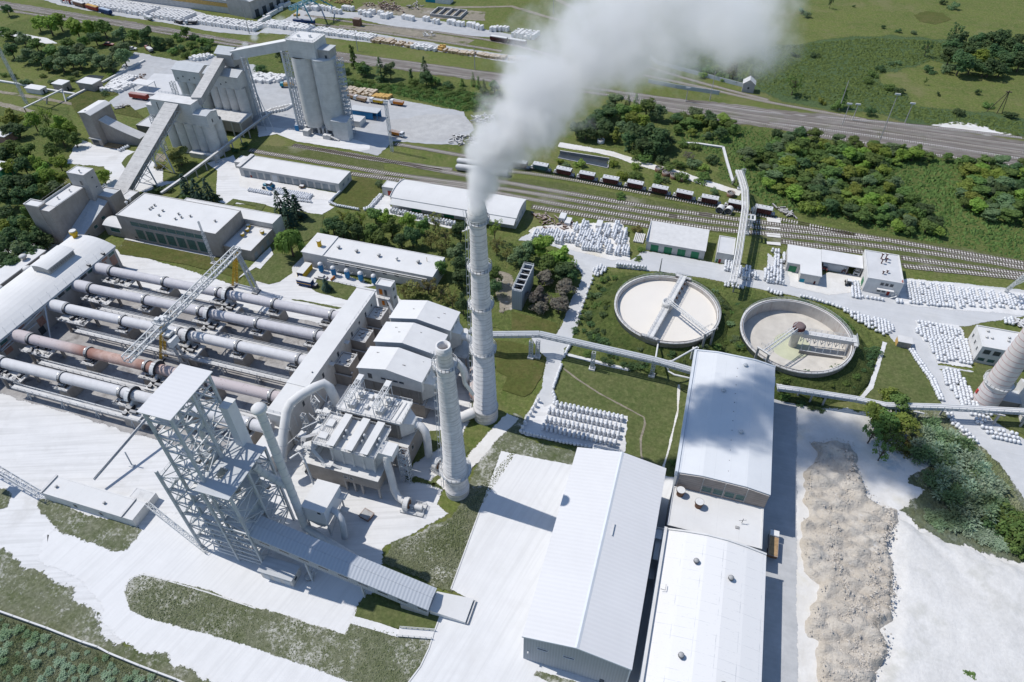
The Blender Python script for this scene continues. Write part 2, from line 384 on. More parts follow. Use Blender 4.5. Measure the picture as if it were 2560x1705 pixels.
def sheet(name, pts, m, z=.05, feather=1.6, jit=.5, step=2.5, kind='structure', label=None):
 """flat ground patch with a ragged natural edge"""
 _lay[0] += 1; z = z*1.5+_lay[0]*.0001
 pts = [Vector((p[0],p[1],0)) for p in pts]
 ar = sum(a.x*b.y-b.x*a.y for a, b in zip(pts, pts[1:]+pts[:1]))
 if ar < 0: pts.reverse()
 q = []
 for a, b in zip(pts, pts[1:]+pts[:1]):
  n = max(1, int((b-a).length/step))
  for i in range(n): q.append(a.lerp(b, i/n))
 n = len(q); out = []; inn = []
 for i in range(n):
  d = (q[(i+1)%n]-q[i-1]); nn = Vector((d.y,-d.x,0)); nn.normalize()
  j = noise.noise(q[i]*.31+Vector((z*40,3,1)))*jit+noise.noise(q[i]*.09)*jit
  p = q[i]+nn*j; out.append(p+nn*feather*.5); inn.append(p-nn*feather*.5)
 mb = MB(); vs = [(p.x,p.y,z) for p in out]+[(p.x,p.y,z+.006) for p in inn]
 fs = [(i,(i+1)%n,n+(i+1)%n,n+i) for i in range(n)]
 fs += [(n+t[0],n+t[1],n+t[2]) for t in tessellate_polygon([[v for v in inn]])]
 mb.add(vs, fs); ob = mb.build(name, m)
 at = ob.data.attributes.new('edge','FLOAT','POINT'); at.data.foreach_set('value', [0.0]*n+[1.0]*n)
 ob['kind'] = kind
 return ob
def strip(name, line, w, m, z=.06, feather=1.2, **kw):
 line = [Vector((p[0],p[1],0)) for p in line]; lft = []; rgt = []
 for i, p in enumerate(line):
  d = (line[min(i+1,len(line)-1)]-line[max(i-1,0)]).normalized(); n = Vector((-d.y,d.x,0)); lft.append(p+n*w*.5); rgt.append(p-n*w*.5)
 return sheet(name, lft+rgt[::-1], m, z, feather, **kw)
def arc(c, r, a0, a1, n): return [Vector((c[0]+r*cos(radians(a0+(a1-a0)*i/n)), c[1]+r*sin(radians(a0+(a1-a0)*i/n)), 0)) for i in range(n+1)]
# buildings
def opening(par, kind, side, rc, a, b, z0, z1, m=None, frame='pale_concrete', off=.04):
 """a window / door / gate as its own part on one side of the box rc = (x0, x1, y0, y1)"""
 x0, x1, y0, y1 = rc; mb = MB(); mp = MB()
 def bx(q, a, b, z0, z1, d0, d1):
  if side == 'S': q.box(a, b, y0-d1, y0-d0, z0, z1)
  if side == 'N': q.box(a, b, y1+d0, y1+d1, z0, z1)
  if side == 'W': q.box(x0-d1, x0-d0, a, b, z0, z1)
  if side == 'E': q.box(x1+d0, x1+d1, a, b, z0, z1)
 if kind == 'window':
  t = .14
  bx(mb, a, b, z0-.16, z0, -.02, off+.12); bx(mb, a, b, z1, z1+t, -.02, off+.03); bx(mb, a-t, a, z0-.16, z1+t, -.02, off+.03); bx(mb, b, b+t, z0-.16, z1+t, -.02, off+.03)
  w = part(mb, 'window', frame, par); bx(mp, a, b, z0, z1, -.02, off-.02); part(mp, 'pane', m or 'glass_dark', w); return w
 bx(mb, a, b, z0, z1, -.02, off+.03); return part(mb, kind, m or 'gate_grey', par)
def flat_block(name, label, cat, rc, h, wall='concrete', roof='roof_white', par=.45, pt=.35, group=None, z0=0.0):
 """walls up to h, roof slab inside a low parapet"""
 x0, x1, y0, y1 = rc
 t = thing(name, label, cat, ((x0+x1)/2,(y0+y1)/2,z0), group)
 w = MB().box(x0,x1,y0,y1,z0,h-par)
 for b in ((x0,x1,y0,y0+pt),(x0,x1,y1-pt,y1),(x0,x0+pt,y0+pt,y1-pt),(x1-pt,x1,y0+pt,y1-pt)): w.box(*b, h-par, h)
 part(w, 'wall', wall, t)
 part(MB().box(x0+pt,x1-pt,y0+pt,y1-pt,h-par+.003,h-par+.12), 'roof', roof, t)
 return t
def vent(par, x, y, z, r=.55, h=.9, m='concrete_dark'):
 mb = MB(); mb.lathe((x,y,z), [(r*.55,-.02),(r*.55,h*.55),(r,h*.55),(r,h*.8),(r*.3,h),(0,h)], 10)
 return part(mb, 'roof_vent', m, par)
def ladder(mb, a, b, w=.5, off=(0,0)):
 a, b = Vector(a), Vector(b); o = Vector((off[0],off[1],0)); mb.beam(a-o,b-o,.08); mb.beam(a+o,b+o,.08)
 n = int((b-a).length/1.2)
 for i in range(n): q = a.lerp(b, i/n); mb.beam(q-o,q+o,.06)
# ground, roads, yards, lawns
def D(*p): return PL('D', *p)
def mk_ground():
 n = 90; vs = []; half = 2600.0
 xs = [-half+2*half*i/n for i in range(n+1)]
 vs = [(x, y+400, 0) for y in xs for x in xs]
 fs = [(j*(n+1)+i, j*(n+1)+i+1, (j+1)*(n+1)+i+1, (j+1)*(n+1)+i) for j in range(n) for i in range(n)]
 ob = MB().add(vs, fs).build('ground', 'meadow'); ob['kind'] = 'structure'
mk_ground()
sheet('field', PL('02',(1200,420),(2350,430))+PL('03',(300,400),(900,330),(1400,350),(2350,430),(2500,640),(2200,650),(1500,560),(950,680),(1000,760),(1250,870),(1350,980),(1900,1040),(2500,1100),(2500,1290),(1900,1160),(1500,1150),(800,1020),(300,950),(0,880))+PL('02',(1900,720),(1300,560)), 'reeds', .03, 14, 5, 8)
sheet('field', PL('02',(620,1230),(1000,1000),(1400,1030),(2350,1180))+PL('03',(700,1310),(1400,1410),(2600,1600))+PL('13',(2600,900),(1300,670),(600,490),(0,340))+PL('12',(2200,260),(1900,60))+PL('02',(1900,1500),(1300,1400),(640,1320)), 'brush', .03, 8, 3, 6)
sheet('field', PL('00',(-300,250),(0,250),(420,110),(1100,260),(2350,440))+PL('01',(750,480),(1950,800),(1900,1040),(1450,900),(800,790),(0,640))+PL('00',(2000,520),(1640,560),(1230,480),(1380,570),(1000,740),(700,760),(450,640),(0,520),(-300,480)), 'brush', .03, 8, 3, 6)
sheet('field', PL('D',(-120,250),(150,250),(190,330),(150,400),(60,470),(130,560),(20,640),(-150,560)), 'brush', .03, 6, 2, 5)
sheet('plant_yard', D((-260,470),(120,560),(270,575),(300,580),(520,650),(640,690),(700,700),(760,700),(850,668),(1000,690),(1075,760),(1085,960),(1030,1050),(1005,1160),(1030,1180),(880,1260),(870,1330),(825,1372),(800,1462),(640,1420),(330,1322),(240,1600),(-260,1600)), 'dust_white', .05, 2.5, .8)
sheet('loop_road', D((100,1215),(300,1250),(360,1180),(700,1200),(880,1340),(820,1390),(800,1455),(900,1540),(860,1640),(520,1640),(380,1520),(270,1470),(238,1430),(232,1390),(180,1330),(90,1290)), 'dust_lane', .08, 3, 1.0)
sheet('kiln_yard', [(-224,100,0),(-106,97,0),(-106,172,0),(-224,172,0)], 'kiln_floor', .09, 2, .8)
sheet('kiln_road', [(-222,162.2,0),(-150,163,0),(-113,164.8,0),(-104,170,0),(-108,178,0),(-150,176,0),(-178,174.5,0),(-222,172.5,0)], 'dust_white', .12, 1.5, .4)
sheet('grass_verge', D((-260,1262),(0,1268),(80,1308),(150,1345),(205,1400),(235,1450),(275,1490),(400,1530),(530,1580),(600,1640),(-260,1640)), 'dusty_grass', .11, 5, 2)
sheet('grass_verge', D((-260,1400),(0,1412),(120,1455),(230,1500),(330,1545),(440,1600),(440,1640),(-260,1640)), 'grey_weeds', .14, 2, .8)
sheet('grass_verge', D((90,1150),(115,1150),(200,1185),(330,1215),(290,1262),(230,1255),(150,1225),(95,1180)), 'dusty_grass', .12, 3, 1)
sheet('grass_verge', D((-100,1120),(8,1125),(28,1135),(15,1165),(-100,1200)), 'dusty_grass', .12, 2, .8)
isl = PL('30',(1145,740),(1170,650),(1230,600),(1320,580),(1420,600),(1900,740),(2350,890))+PL('31',(0,890),(400,1010),(820,1135),(880,1020),(1300,1130),(1620,1165),(1580,1260),(1500,1430),(1380,1568),(1280,1600),(900,1568),(0,1260))+PL('30',(1900,1130),(1350,980),(1210,900))
sheet('grass_island', isl, 'dusty_grass', .13, 1.6, .5)
sheet('grass_plot', PL('31',(1000,760),(1250,830),(1500,930),(1700,945),(1640,1110),(1330,1090),(900,980)), 'lawn', .14, 1.2, .5)
sheet('bank_grass', PL('31',(1800,725),(1640,690),(1160,470),(1240,290),(1450,230),(1700,110),(1850,0))+PL('21',(1880,1420),(1960,1290),(2110,1010),(2350,750))+PL('22',(20,670),(90,700),(75,870),(300,960),(850,1075),(900,1130),(500,1135),(0,1035))+PL('21',(2250,1015),(2110,1400))+PL('31',(2050,0)), 'dusty_grass', .15, 2.5, .9)
sheet('long_lawn', PL('22',(520,130),(1100,270),(1420,190),(1640,350),(1480,1290),(1430,1350),(1260,1240),(1060,1120),(900,1080),(980,1050),(1040,1000),(1060,690),(400,560),(390,470)), 'lawn', .14, 1.6, .5)
sheet('grass_plot', PL('21',(1480,830),(1700,830),(1720,960),(1640,1000),(1420,1150),(1380,1240),(1600,1300),(1740,1180),(1900,930),(1960,1000),(1750,1370),(1560,1280),(1380,1280)), 'lawn', .15, 2, .8)
sheet('gable_yard', PL('21',(2250,1010),(2110,1400))+PL('31',(2050,0),(1790,720),(2010,830),(1930,1020),(1690,970),(1630,1130),(1590,1260),(1510,1430),(1390,1600))+D((935,1640),(1480,1640),(1560,1100),(1490,1090))+PL('22',(1260,1250),(500,1130),(0,1030)), 'dust_lane', .18, .8, .15)
sheet('weeds_patch', PL('gw',(490,1130),(560,1060),(700,1080),(1280,1260),(1300,1330),(900,1330)), 'dusty_grass', .2, 1, .3)
def kerb(name, line, w=.35, h=.28, z=.15, label=None):
 mb = MB();
 for a, b in zip(line, line[1:]): mb.beam((a[0],a[1],z+h/2),(b[0],b[1],z+h/2),w,h)
 ob = mb.build(name, 'pale_concrete'); ob['kind'] = 'structure'; return ob
kerb('kerb', PL('31',(2055,0),(1790,720)))
kerb('kerb', PL('31',(1690,970),(1630,1130),(1590,1260),(1510,1430),(1390,1590)))
kerb('kerb', PL('30',(1150,740),(1175,655),(1235,605),(1320,586),(1420,606),(1900,746),(2350,896)), h=.15)
sheet('stone_yard', D((1785,900),(1850,930),(1990,950),(2060,940),(2120,950),(2330,1150),(2420,1330),(2420,1700),(1700,1700)), 'dust_cream', .06, 3, 1.5)
sheet('stone_lane', [(37,40,0),(47.5,40,0),(47.5,180,0),(38,178,0)], 'dust_grey', .10, 1.5, .4)
rd = PL('12',(60,640),(180,560),(330,640),(640,690),(1100,820),(1210,740),(1500,780),(1780,835),(2040,880),(2120,890),(2350,930))+PL('13',(0,760),(180,890),(190,930),(300,960),(480,980),(560,930),(860,960),(860,1090),(1190,1160),(1300,990),(2600,1120),(2700,1420),(2350,1330),(1800,1430),(1450,1440))+PL('23',(1500,0),(1560,220),(1900,280),(1560,250),(1950,560),(2060,730),(2350,900),(2600,1000),(2600,2000),(2350,1568),(2080,1200),(1830,880),(1700,780),(1420,260),(1300,80),(1150,0))+PL('13',(1100,1500),(680,1260),(250,1150),(0,1100))+PL('12',(2000,1030),(1560,950),(870,880),(740,960),(700,1130),(560,1560))+PL('22',(480,70),(430,300),(370,480),(420,560),(330,700),(90,850),(130,700),(230,500),(280,430),(320,170),(160,-60))+PL('12',(420,1500),(600,1020),(640,960),(560,780),(400,700),(200,640))
sheet('works_road', rd, 'lane_grey', .07, 1.6, .5)
sheet('bag_yard', PL('12',(150,560),(200,520),(560,480),(1000,480),(1060,560),(1090,830),(920,820),(640,760),(300,650)), 'dust_cream', .10, 2, .8)
sheet('bag_yard', PL('13',(1180,1010),(1300,985),(2600,1150),(2600,1330),(1800,1290),(1230,1230)), 'dust_white', .10, 2, .8)
sheet('shop_yard', PL('13',(180,900),(300,960),(480,980),(560,930),(760,960),(860,960),(850,1110),(560,1140),(200,1060)), 'dust_cream', .11, 1.5, .5)
sheet('bag_yard', PL('23',(1480,0),(1560,200),(1870,240),(1820,0),(1750,-150))+PL('13',(1350,1380),(1420,1568)), 'dust_white', .11, 2, .8)
sheet('grass_plot', D((1280,915),(1300,815),(1320,830),(1500,880),(1590,880),(1560,1090),(1430,1090),(1435,1000),(1440,965),(1290,935)), 'lawn', .18, 1.5, .5)
sheet('bag_plot', PL('22',(80,850),(210,540),(260,520),(300,600),(400,560),(1060,690),(1040,1010),(990,1050),(840,1010)), 'dust_white', .21, 1.2, .5)
sheet('grass_plot', PL('12',(560,1568),(740,960),(860,930),(1450,960),(2000,1040),(2350,1130))+PL('13',(0,1150),(250,1190),(640,1290),(1050,1568))+PL('23',(1010,60),(960,300),(820,540),(560,520),(230,450),(80,340))+PL('22',(1700,80),(1440,200),(1100,260),(500,130)), 'brush', .11, 2, .8)
sheet('grass_plot', PL('23',(1090,0),(1220,60),(1290,90),(1410,270),(1600,580),(1330,590),(900,530),(980,340)), 'lawn', .12, 1, .3)
strip('footpath', PL('23',(1070,10),(1020,180),(940,420),(850,530)), 1.4, 'dust_white', .16, .6, jit=.2)
strip('footpath', PL('pip',(830,370),(1080,430),(1300,490),(1500,530)), 1.6, 'dust_white', .22, .7, jit=.2)
strip('footpath', PL('22',(470,250),(600,350),(800,480),(1100,640),(1210,700),(1220,760),(1180,900),(1185,1050),(1235,1190)), .55, 'dirt', .21, .5, jit=.15)
strip('footpath', PL('22',(1530,400),(1520,640),(1470,850),(1430,1030),(1380,1180),(1310,1250)), .6, 'dust_cream', .21, .5, jit=.3)
strip('footpath', PL('31',(880,1000),(1100,1060),(1320,1130)), 2.0, 'dust_lane', .2, .5, jit=.1)
sheet('grass_plot', PL('rb',(60,760),(330,800),(380,650),(1200,900),(1200,1280),(380,1290)), 'lawn', .12, 1, .4)
sheet('grass_plot', PL('23',(2000,680),(2110,590),(2600,620),(2600,960),(2280,820)), 'lawn', .12, 1, .4)
sheet('grass_plot', PL('23',(1200,600),(1600,590),(1760,860),(2000,1000),(2200,1250),(2600,1800),(2300,1700),(2000,1400),(1850,1450),(1300,1300),(1500,1100),(1350,1000),(1250,700)), 'grey_weeds', .13, 2.5, 1)
sheet('grass_plot', PL('33',(1230,0),(1500,-200),(2400,0),(2400,500),(2050,400),(1700,300),(1380,170)), 'grey_weeds', .14, 4, 2)
sheet('factory_lawn', PL('10',(1080,720),(1150,640),(1400,690),(2040,800),(2150,850),(2290,890),(2200,1000),(2060,950),(1700,860),(1100,770)), 'lawn_dry', .16, 1.0, .3)
sheet('factory_lawn', PL('11',(0,905),(40,900),(160,780),(200,760),(420,800),(330,890),(330,940),(220,1020),(120,1045),(0,1010))+PL('10',(2200,960),(2350,900)), 'lawn', .17, 1.0, .3)
sheet('factory_lawn', PL('11',(200,420),(430,380),(620,410),(600,560),(480,640),(420,660),(300,600)), 'lawn', .17, 1.0, .4)
sheet('compressor_drive', PL('11',(330,890),(430,790),(560,860),(1080,1060),(930,1075),(850,1195),(790,1270),(420,1195),(0,1125),(0,1015),(120,1050),(220,1025),(330,945)), 'dust_white', .15, .8, .2)
strip('dirt_lane', PL('21',(1700,1330),(1950,1130),(2150,900),(2350,690)), 4, 'dust_cream', .19, 2.5)
sheet('compressor_lawn', PL('11',(510,1090),(560,1000),(700,1020),(930,1070),(840,1190),(560,1120)), 'lawn', .17, .8, .2)
sheet('factory_lawn', PL('11',(330,1183),(420,1190),(790,1260),(740,1275)), 'lawn', .18, .8, .2)
sheet('path', PL('10',(2190,990),(2350,830))+PL('11',(0,830),(130,700),(160,770),(40,905),(0,890)), 'dust_white', .19, .6, .2)
sheet('grove_floor', PL('11',(600,540),(650,420),(1000,380),(1250,370),(1700,480),(1950,540),(2250,640),(2300,900))+PL('12',(0,700),(560,830),(640,960),(420,1480),(200,1420),(0,1480))+PL('11',(2200,1440),(1900,1440),(1300,1180),(1290,1020),(1600,980),(1720,800),(580,580)), 'brush', .12, 2, .8)
sheet('grove_dirt', PL('11',(2150,900),(2350,950))+PL('12',(0,1000),(60,1250),(-100,1300))+PL('11',(2250,1300)), 'dirt', .15, 3, 1)
sheet('chimney_lawn', PL('pip',(70,215),(250,230),(470,290),(610,400),(560,600),(450,780),(380,810),(200,760),(150,740),(200,600),(90,540)), 'lawn_dry', .16, .8, .3)
sheet('chimney_lawn', PL('12',(0,1300),(420,1400),(400,1520),(60,1470),(0,1480)), 'lawn_dry', .17, 1, .3)
sheet('silo_yard', PL('00',(600,1500),(730,1280),(980,1360),(1300,1400),(1500,1568))+PL('10',(1500,100),(1640,100),(1330,190),(1070,160),(930,150),(1020,60),(950,-40)), 'dust_white', .07, 2, .8)
sheet('silo_yard', PL('00',(990,940),(1100,870),(960,790),(1050,700),(1230,480),(1640,560),(1950,510),(2350,600))+PL('01',(0,660),(270,700),(700,790),(1220,900),(1340,920),(1900,1030),(2000,1190),(1850,1330),(1560,1320),(1260,1300),(1120,1430),(300,1250),(0,1160))+PL('00',(2350,1180),(2000,1050),(1700,860),(1350,980),(1130,1040)), 'dust_grey', .07, 2, .8)
sheet('silo_yard', PL('sil',(700,1250),(1200,1300),(1900,1420),(2080,1480),(2080,1540),(1960,1560),(1180,1440),(940,1350),(720,1390)), 'dust_white', .10, 1.2, .4)
sheet('silo_yard', PL('01',(1230,1110),(1560,1050),(1900,1060),(1980,1180),(1700,1290),(1260,1300)), 'asphalt_dusty', .09, 4, 2)
sheet('garage_yard', PL('gar',(0,500),(240,380),(330,540),(360,670),(1710,920),(1580,1080),(1650,1110),(1460,1225),(1200,1170),(800,1110),(700,1080),(150,1060),(0,1030))+PL('00',(2000,1568),(1900,1500),(2100,1440)), 'dust_white', .08, 1, .3)
sheet('garage_apron', PL('gar',(330,680),(1690,930),(1600,1010),(1380,1000),(450,860),(330,820)), 'dust_cream', .12, 1.5, .5)
sheet('factory_lawn', PL('gar',(140,1070),(240,995),(700,1075),(640,1165),(540,1150),(570,1100),(290,1045),(240,1090)), 'lawn', .14, .6, .15)
sheet('mound_lawn', PL('gar',(1650,1060),(1720,1000),(1900,720),(2050,690),(2240,740),(2330,880),(2250,960),(2130,1120),(1990,1140)), 'lawn_dry', .13, 1, .3)
sheet('shed_yard', PL('11',(1000,360),(1150,240),(1240,200),(1230,330),(1500,420),(2000,520),(1900,560),(1300,420)), 'dust_white', .13, 1, .3)
sheet('grass_plot', PL('prc',(1470,160),(1560,60),(1700,-20),(1620,160),(1540,240)), 'lawn', .14, 1, .3)
sheet('grass_plot', PL('00',(960,900),(1090,860),(800,760),(640,930),(730,1080),(850,1010)), 'grass', .1, 1.5, .5)
sheet('grass_plot', PL('00',(1020,1030),(1180,960),(1330,1090),(1250,1080),(1110,1050)), 'grass', .12, 1, .4)
sheet('sand_patch', PL('cru',(1070,1400),(1200,1420),(1150,1500),(1050,1500)), 'dirt', .12, 1.2, .4)
sheet('depot_yard', PL('00',(300,-40),(560,40),(1000,130),(1500,200),(2000,290),(2350,320))+PL('01',(50,280),(300,160),(400,90),(900,110),(1200,130),(1600,175),(2350,320),(2350,360),(1500,290),(900,170),(600,150),(400,230),(1100,310),(1800,430),(2350,510))+PL('02',(170,510),(170,540),(0,580))+PL('01',(2000,520),(1200,410),(600,340),(0,300))+PL('00',(1300,-60)), 'dust_grey', .07, 3, 1)
sheet('scrap_yard', PL('01',(900,100),(1000,40),(1700,80),(2100,110),(2100,190),(1600,170)), 'dirt', .08, 3, 1)
sheet('scrap_yard', PL('01',(760,230),(1300,250),(2000,370),(1900,420),(1400,330),(800,260)), 'dirt', .08, 3, 1)
sheet('dirt_patch', PL('03',(1500,1150),(1720,1120),(1900,1140),(2250,1240),(2000,1240)), 'dust_cream', .09, 3, 1)
sheet('dry_patch', PL('03',(1340,140),(1450,105),(1600,120),(1680,180),(1540,225),(1400,200)), 'lawn_dry', .09, 3, 1)
strip('dirt_lane', PL('02',(430,1330),(700,1370),(950,1420),(1150,1490),(1320,1540))+PL('12',(0+1560,30),(1700,90),(1900,150),(2100,210)), 5, 'dust_cream', .09, 1.5, jit=.6)
strip('dirt_lane', PL('00',(-100,830),(300,890),(750,970)), 3, 'dirt', .08, 1.2)
strip('dirt_lane', PL('00',(-100,930),(300,1030)), 4, 'dirt', .08, 1.2)
sheet('road', PL('00',(0,290),(120,295),(420,350),(530,400),(420,400),(100,330),(0,330)), 'dust_white', .08, 2, .6)
sheet('pond', PL('00',(690,750),(820,690),(950,700),(900,770),(720,775)), 'glass_dark', .08, .8, .2)
strip('dirt_lane', PL('01',(1700,70),(2350,60))+PL('02',(300,150),(500,200)), 4, 'dirt', .08, 1.5)
strip('dirt_lane', PL('02',(380,-20),(560,70),(640,130)), 4, 'dirt', .08, 1.5)
# railway
def track(line, name='railway_track', ball='ballast', bw=3.3, sl='sleeper', z=.18, seed=0):
 line = [Vector((p[0],p[1],0)) for p in line]
 q = [line[0]]
 for a, b in zip(line, line[1:]):
  n = max(1, int((b-a).length/12)); q += [a.lerp(b, (i+1)/n) for i in range(n)]
 for _ in range(3): q = [q[0]]+[(q[i-1]+q[i]*2+q[i+1])/4 for i in range(1,len(q)-1)]+[q[-1]]
 rt = strip(name, q, bw, ball, z-.07, 1.4, jit=.5); z += .09
 ms, mr_ = MB(), MB(); acc = 0.0
 for a, b in zip(q, q[1:]):
  d = b-a; ln = d.length; d.normalize(); n = Vector((-d.y,d.x,0)); t = -acc
  while t+1.15 < ln:
   t += 1.15
   if noise.noise((a+d*t)*.07+Vector((seed,0,0))) > .6: continue
   p = a+d*t; ms.add([p+n*1.35+d*.27+Vector((0,0,z)), p-n*1.35+d*.27+Vector((0,0,z)), p-n*1.35-d*.27+Vector((0,0,z)), p+n*1.35-d*.27+Vector((0,0,z))], [(0,1,2,3)])
  acc = ln-t
  for s_ in (-.79,.79): mr_.beam(a+n*s_+Vector((0,0,z+.1)), b+n*s_+Vector((0,0,z+.1)), .13, .18)
 s1 = ms.build('sleepers', sl, rt, loc=(0,0,0)); s1['kind'] = 'stuff'
 mr_.build('rails', 'rail', rt, loc=(0,0,0)); return rt
TRK_WAG = PL('01',(1880,1560))+PL('12',(-300,-30),(400,50),(1000,165),(1700,300),(2350,420))+PL('13',(115,445),(800,590))
sheet('rail_yard', PL('gar',(500,300),(620,240),(1000,260),(1200,260),(2352,470),(2352,720),(1900,640))+PL('12',(-400,50),(300,90),(2350,460))+PL('13',(600,520),(2600,840),(2600,990),(1240,860),(880,750),(200,690))+PL('12',(2100,590),(1250,480),(180,360),(150,240),(-400,140)), 'ballast_green', .09, 3, 1.2)
track(PL('12',(-900,-40),(0,120),(1170,320),(2350,490))+PL('13',(700,560),(1380,690),(2350,850),(2700,910)), ball='track_dust', seed=1)
track(PL('gar',(460,310),(640,350),(1000,405),(1500,480),(2352,640))+PL('12',(0,175),(1170,375),(2350,545))+PL('13',(500,565),(1050,640)), ball='track_dust', seed=2)
track(PL('gar',(1880,640),(2352,720))+PL('12',(-500,130),(150,262),(1170,435),(2060,580))+PL('13',(0,560),(730,660),(1400,740),(2350,890),(2700,950)), ball='track_dust', seed=3)
track(PL('12',(180,330),(700,415),(1260,510)), ball='track_dust', seed=4)
track(PL('13',(120,650),(550,700),(880,750)), ball='track_dust', seed=5)
track(PL('13',(1220,800),(1700,865),(2350,950),(2700,1000)), ball='track_dust', seed=6)
track(PL('13',(1230,875),(1700,925),(2350,985),(2700,1020)), ball='track_dust', seed=7)
track(PL('gar',(1080,240),(1600,340),(2352,480))+PL('01',(1400,1500),(1800,1560)), ball='track_dust', seed=8)
track(PL('01',(340,1335),(700,1390),(1100,1460),(1700,1568)), ball='track_dust', seed=9)
track(TRK_WAG, ball='ballast_green', seed=10)
track(PL('01',(1270,1320),(1600,1370),(1980,1445),(2400,1530)), ball='track_dust', seed=11)
sheet('main_line', PL('01',(780,480),(2350,690),(2350,780),(800,570),(0,410))+PL('00',(1200,250),(0,60),(-300,10),(-300,-10),(0,10),(1200,200),(2350,400)), 'ballast', .08, 4, 1.2)
sheet('main_line', PL('02',(950,840),(2350,1000))+PL('03',(850,1090),(2600,1330),(2600,1580),(1000,1360),(0,1170))+PL('02',(2000,1130),(1400,1020),(950,890)), 'ballast', .08, 4, 1.2)
for i, l in enumerate([PL('00',(-300,-15),(0,28),(1100,205),(2350,420))+PL('01',(790,490),(1570,595),(2350,700))+PL('02',(950,845),(1500,915),(2350,1020))+PL('03',(850,1140),(2600,1370)),
  PL('00',(-300,10),(0,55),(1100,235),(2350,450))+PL('01',(800,555),(1570,660),(2350,765))+PL('02',(950,880),(1500,960),(2350,1080))+PL('03',(850,1190),(2600,1440)),
  PL('00',(-300,40),(0,85),(900,225))]): track(l, seed=20+i)
track(PL('02',(1400,990),(2350,1140))+PL('03',(700,1285),(1500,1420),(2600,1570)), seed=24)
track(PL('03',(0,1130),(700,1210),(1500,1330),(2600,1500)), seed=25, sl='block_white')
track(PL('02',(1600,930),(2350,1045))+PL('03',(850,1100),(1700,1190),(2600,1300)), seed=26, sl='block_white')
track(PL('02',(1200,690),(1500,745),(2350,945))+PL('03',(400,1010),(900,1100)), ball='dirt', seed=27)
track(PL('02',(1200,600),(1600,730),(2350,920)), ball='dirt', seed=28)
track(PL('01',(520,220),(1000,280),(1500,350),(2250,470)), ball='dirt', seed=29)
track(PL('01',(450,140),(1000,225),(1600,285),(2350,400))+PL('02',(250,470),(500,560)), ball='dirt', seed=30)
for y0, y1 in ((755,822),(852,890),(915,975),(1005,1055)):
 a = PL('brg',(808,y0+8),(950,y0+18),(955,y1),(815,y1-15))
 ob = sheet('level_crossing', a, 'dust_cream', .26, .2, .05)
# rotary kilns
KV = [160.6, 149.2, 136.8, 119.4, 107.0]
KDES = ['the farthest', 'the second farthest', 'the middle white', 'the rust red', 'the nearest']
KM = ['kiln_violet', 'kiln_violet', 'kiln_white', 'kiln_rust', 'kiln_white']
KL = ['long grey violet rotary kiln farthest from the camera, beside the white road', 'grey violet rotary kiln second from the white road', 'clean white rotary kiln in the middle under the crane cab', 'rotary kiln stained rust red along its left half', 'white rotary kiln nearest the camera, running behind the steel tower']
def kz(u): return 7.6+(u+220)*.0155
def mk_kiln(i):
 v = KV[i]; r = 1.85
 t = thing('rotary_kiln', KL[i], 'kiln', (-165,v,0), 'rotary kilns between the hall and the gallery')
 part(MB().tube([(-218,v,kz(-218)),(-111,v,kz(-111))], r, 20), 'shell', KM[i], t)
 part(MB().tube([(-224.5,v,kz(-224)),(-216.5,v,kz(-217))], r+.5, 18), 'hood', KM[i], t)
 part(MB().tube([(-216.6,v,kz(-217)),(-215.6,v,kz(-216))], r+.42, 18), 'seal_ring', 'steel_dark', t)
 for u in (-190.8,-166.6,-142.2,-118.2):
  mb = MB()
  pr = [(r+.02,-.42),(r+.3,-.42),(r+.3,.42),(r+.02,.42)]
  for a, b in ((-.45,.45),): mb.tube([(u+a,v,kz(u)),(u+b,v,kz(u))], r+.33, 24, smooth=False)
  part(mb, 'tyre', 'steel_dark', t)
  part(MB().tube([(u-.62,v,kz(u)),(u-.47,v,kz(u))], r+.30, 24), 'tyre_face', 'steel_bright', t)
 if i != 0 or True:
  u = -162.4; g = MB().tube([(u-.5,v,kz(u)),(u+.5,v,kz(u))], r+1.15, 28, smooth=False); g = part(g, 'girth_gear', 'steel_dark', t)
  c = MB()
  for k in range(9):
   a0, a1 = pi*(.52+k*.085), pi*(.52+(k+.85)*.085)
   pts = []
   for rr in (r+1.25, r+1.45):
    for a in (a0,a1): pts.append((rr*sin(a-pi*.5-1.0+pi*.5)*-1, rr*cos(a-pi*.5-1.0+pi*.5)))
   P = lambda q, x: (x, v-q[0]*-1, kz(u)+abs(q[1]))
   c.hexa([P(pts[0],u-.75),P(pts[1],u-.75),P(pts[3],u-.75),P(pts[2],u-.75)], [P(pts[0],u+.75),P(pts[1],u+.75),P(pts[3],u+.75),P(pts[2],u+.75)])
  part(c, 'gear_guard', 'steel_white', g)
 return t
for i in range(5): mk_kiln(i)
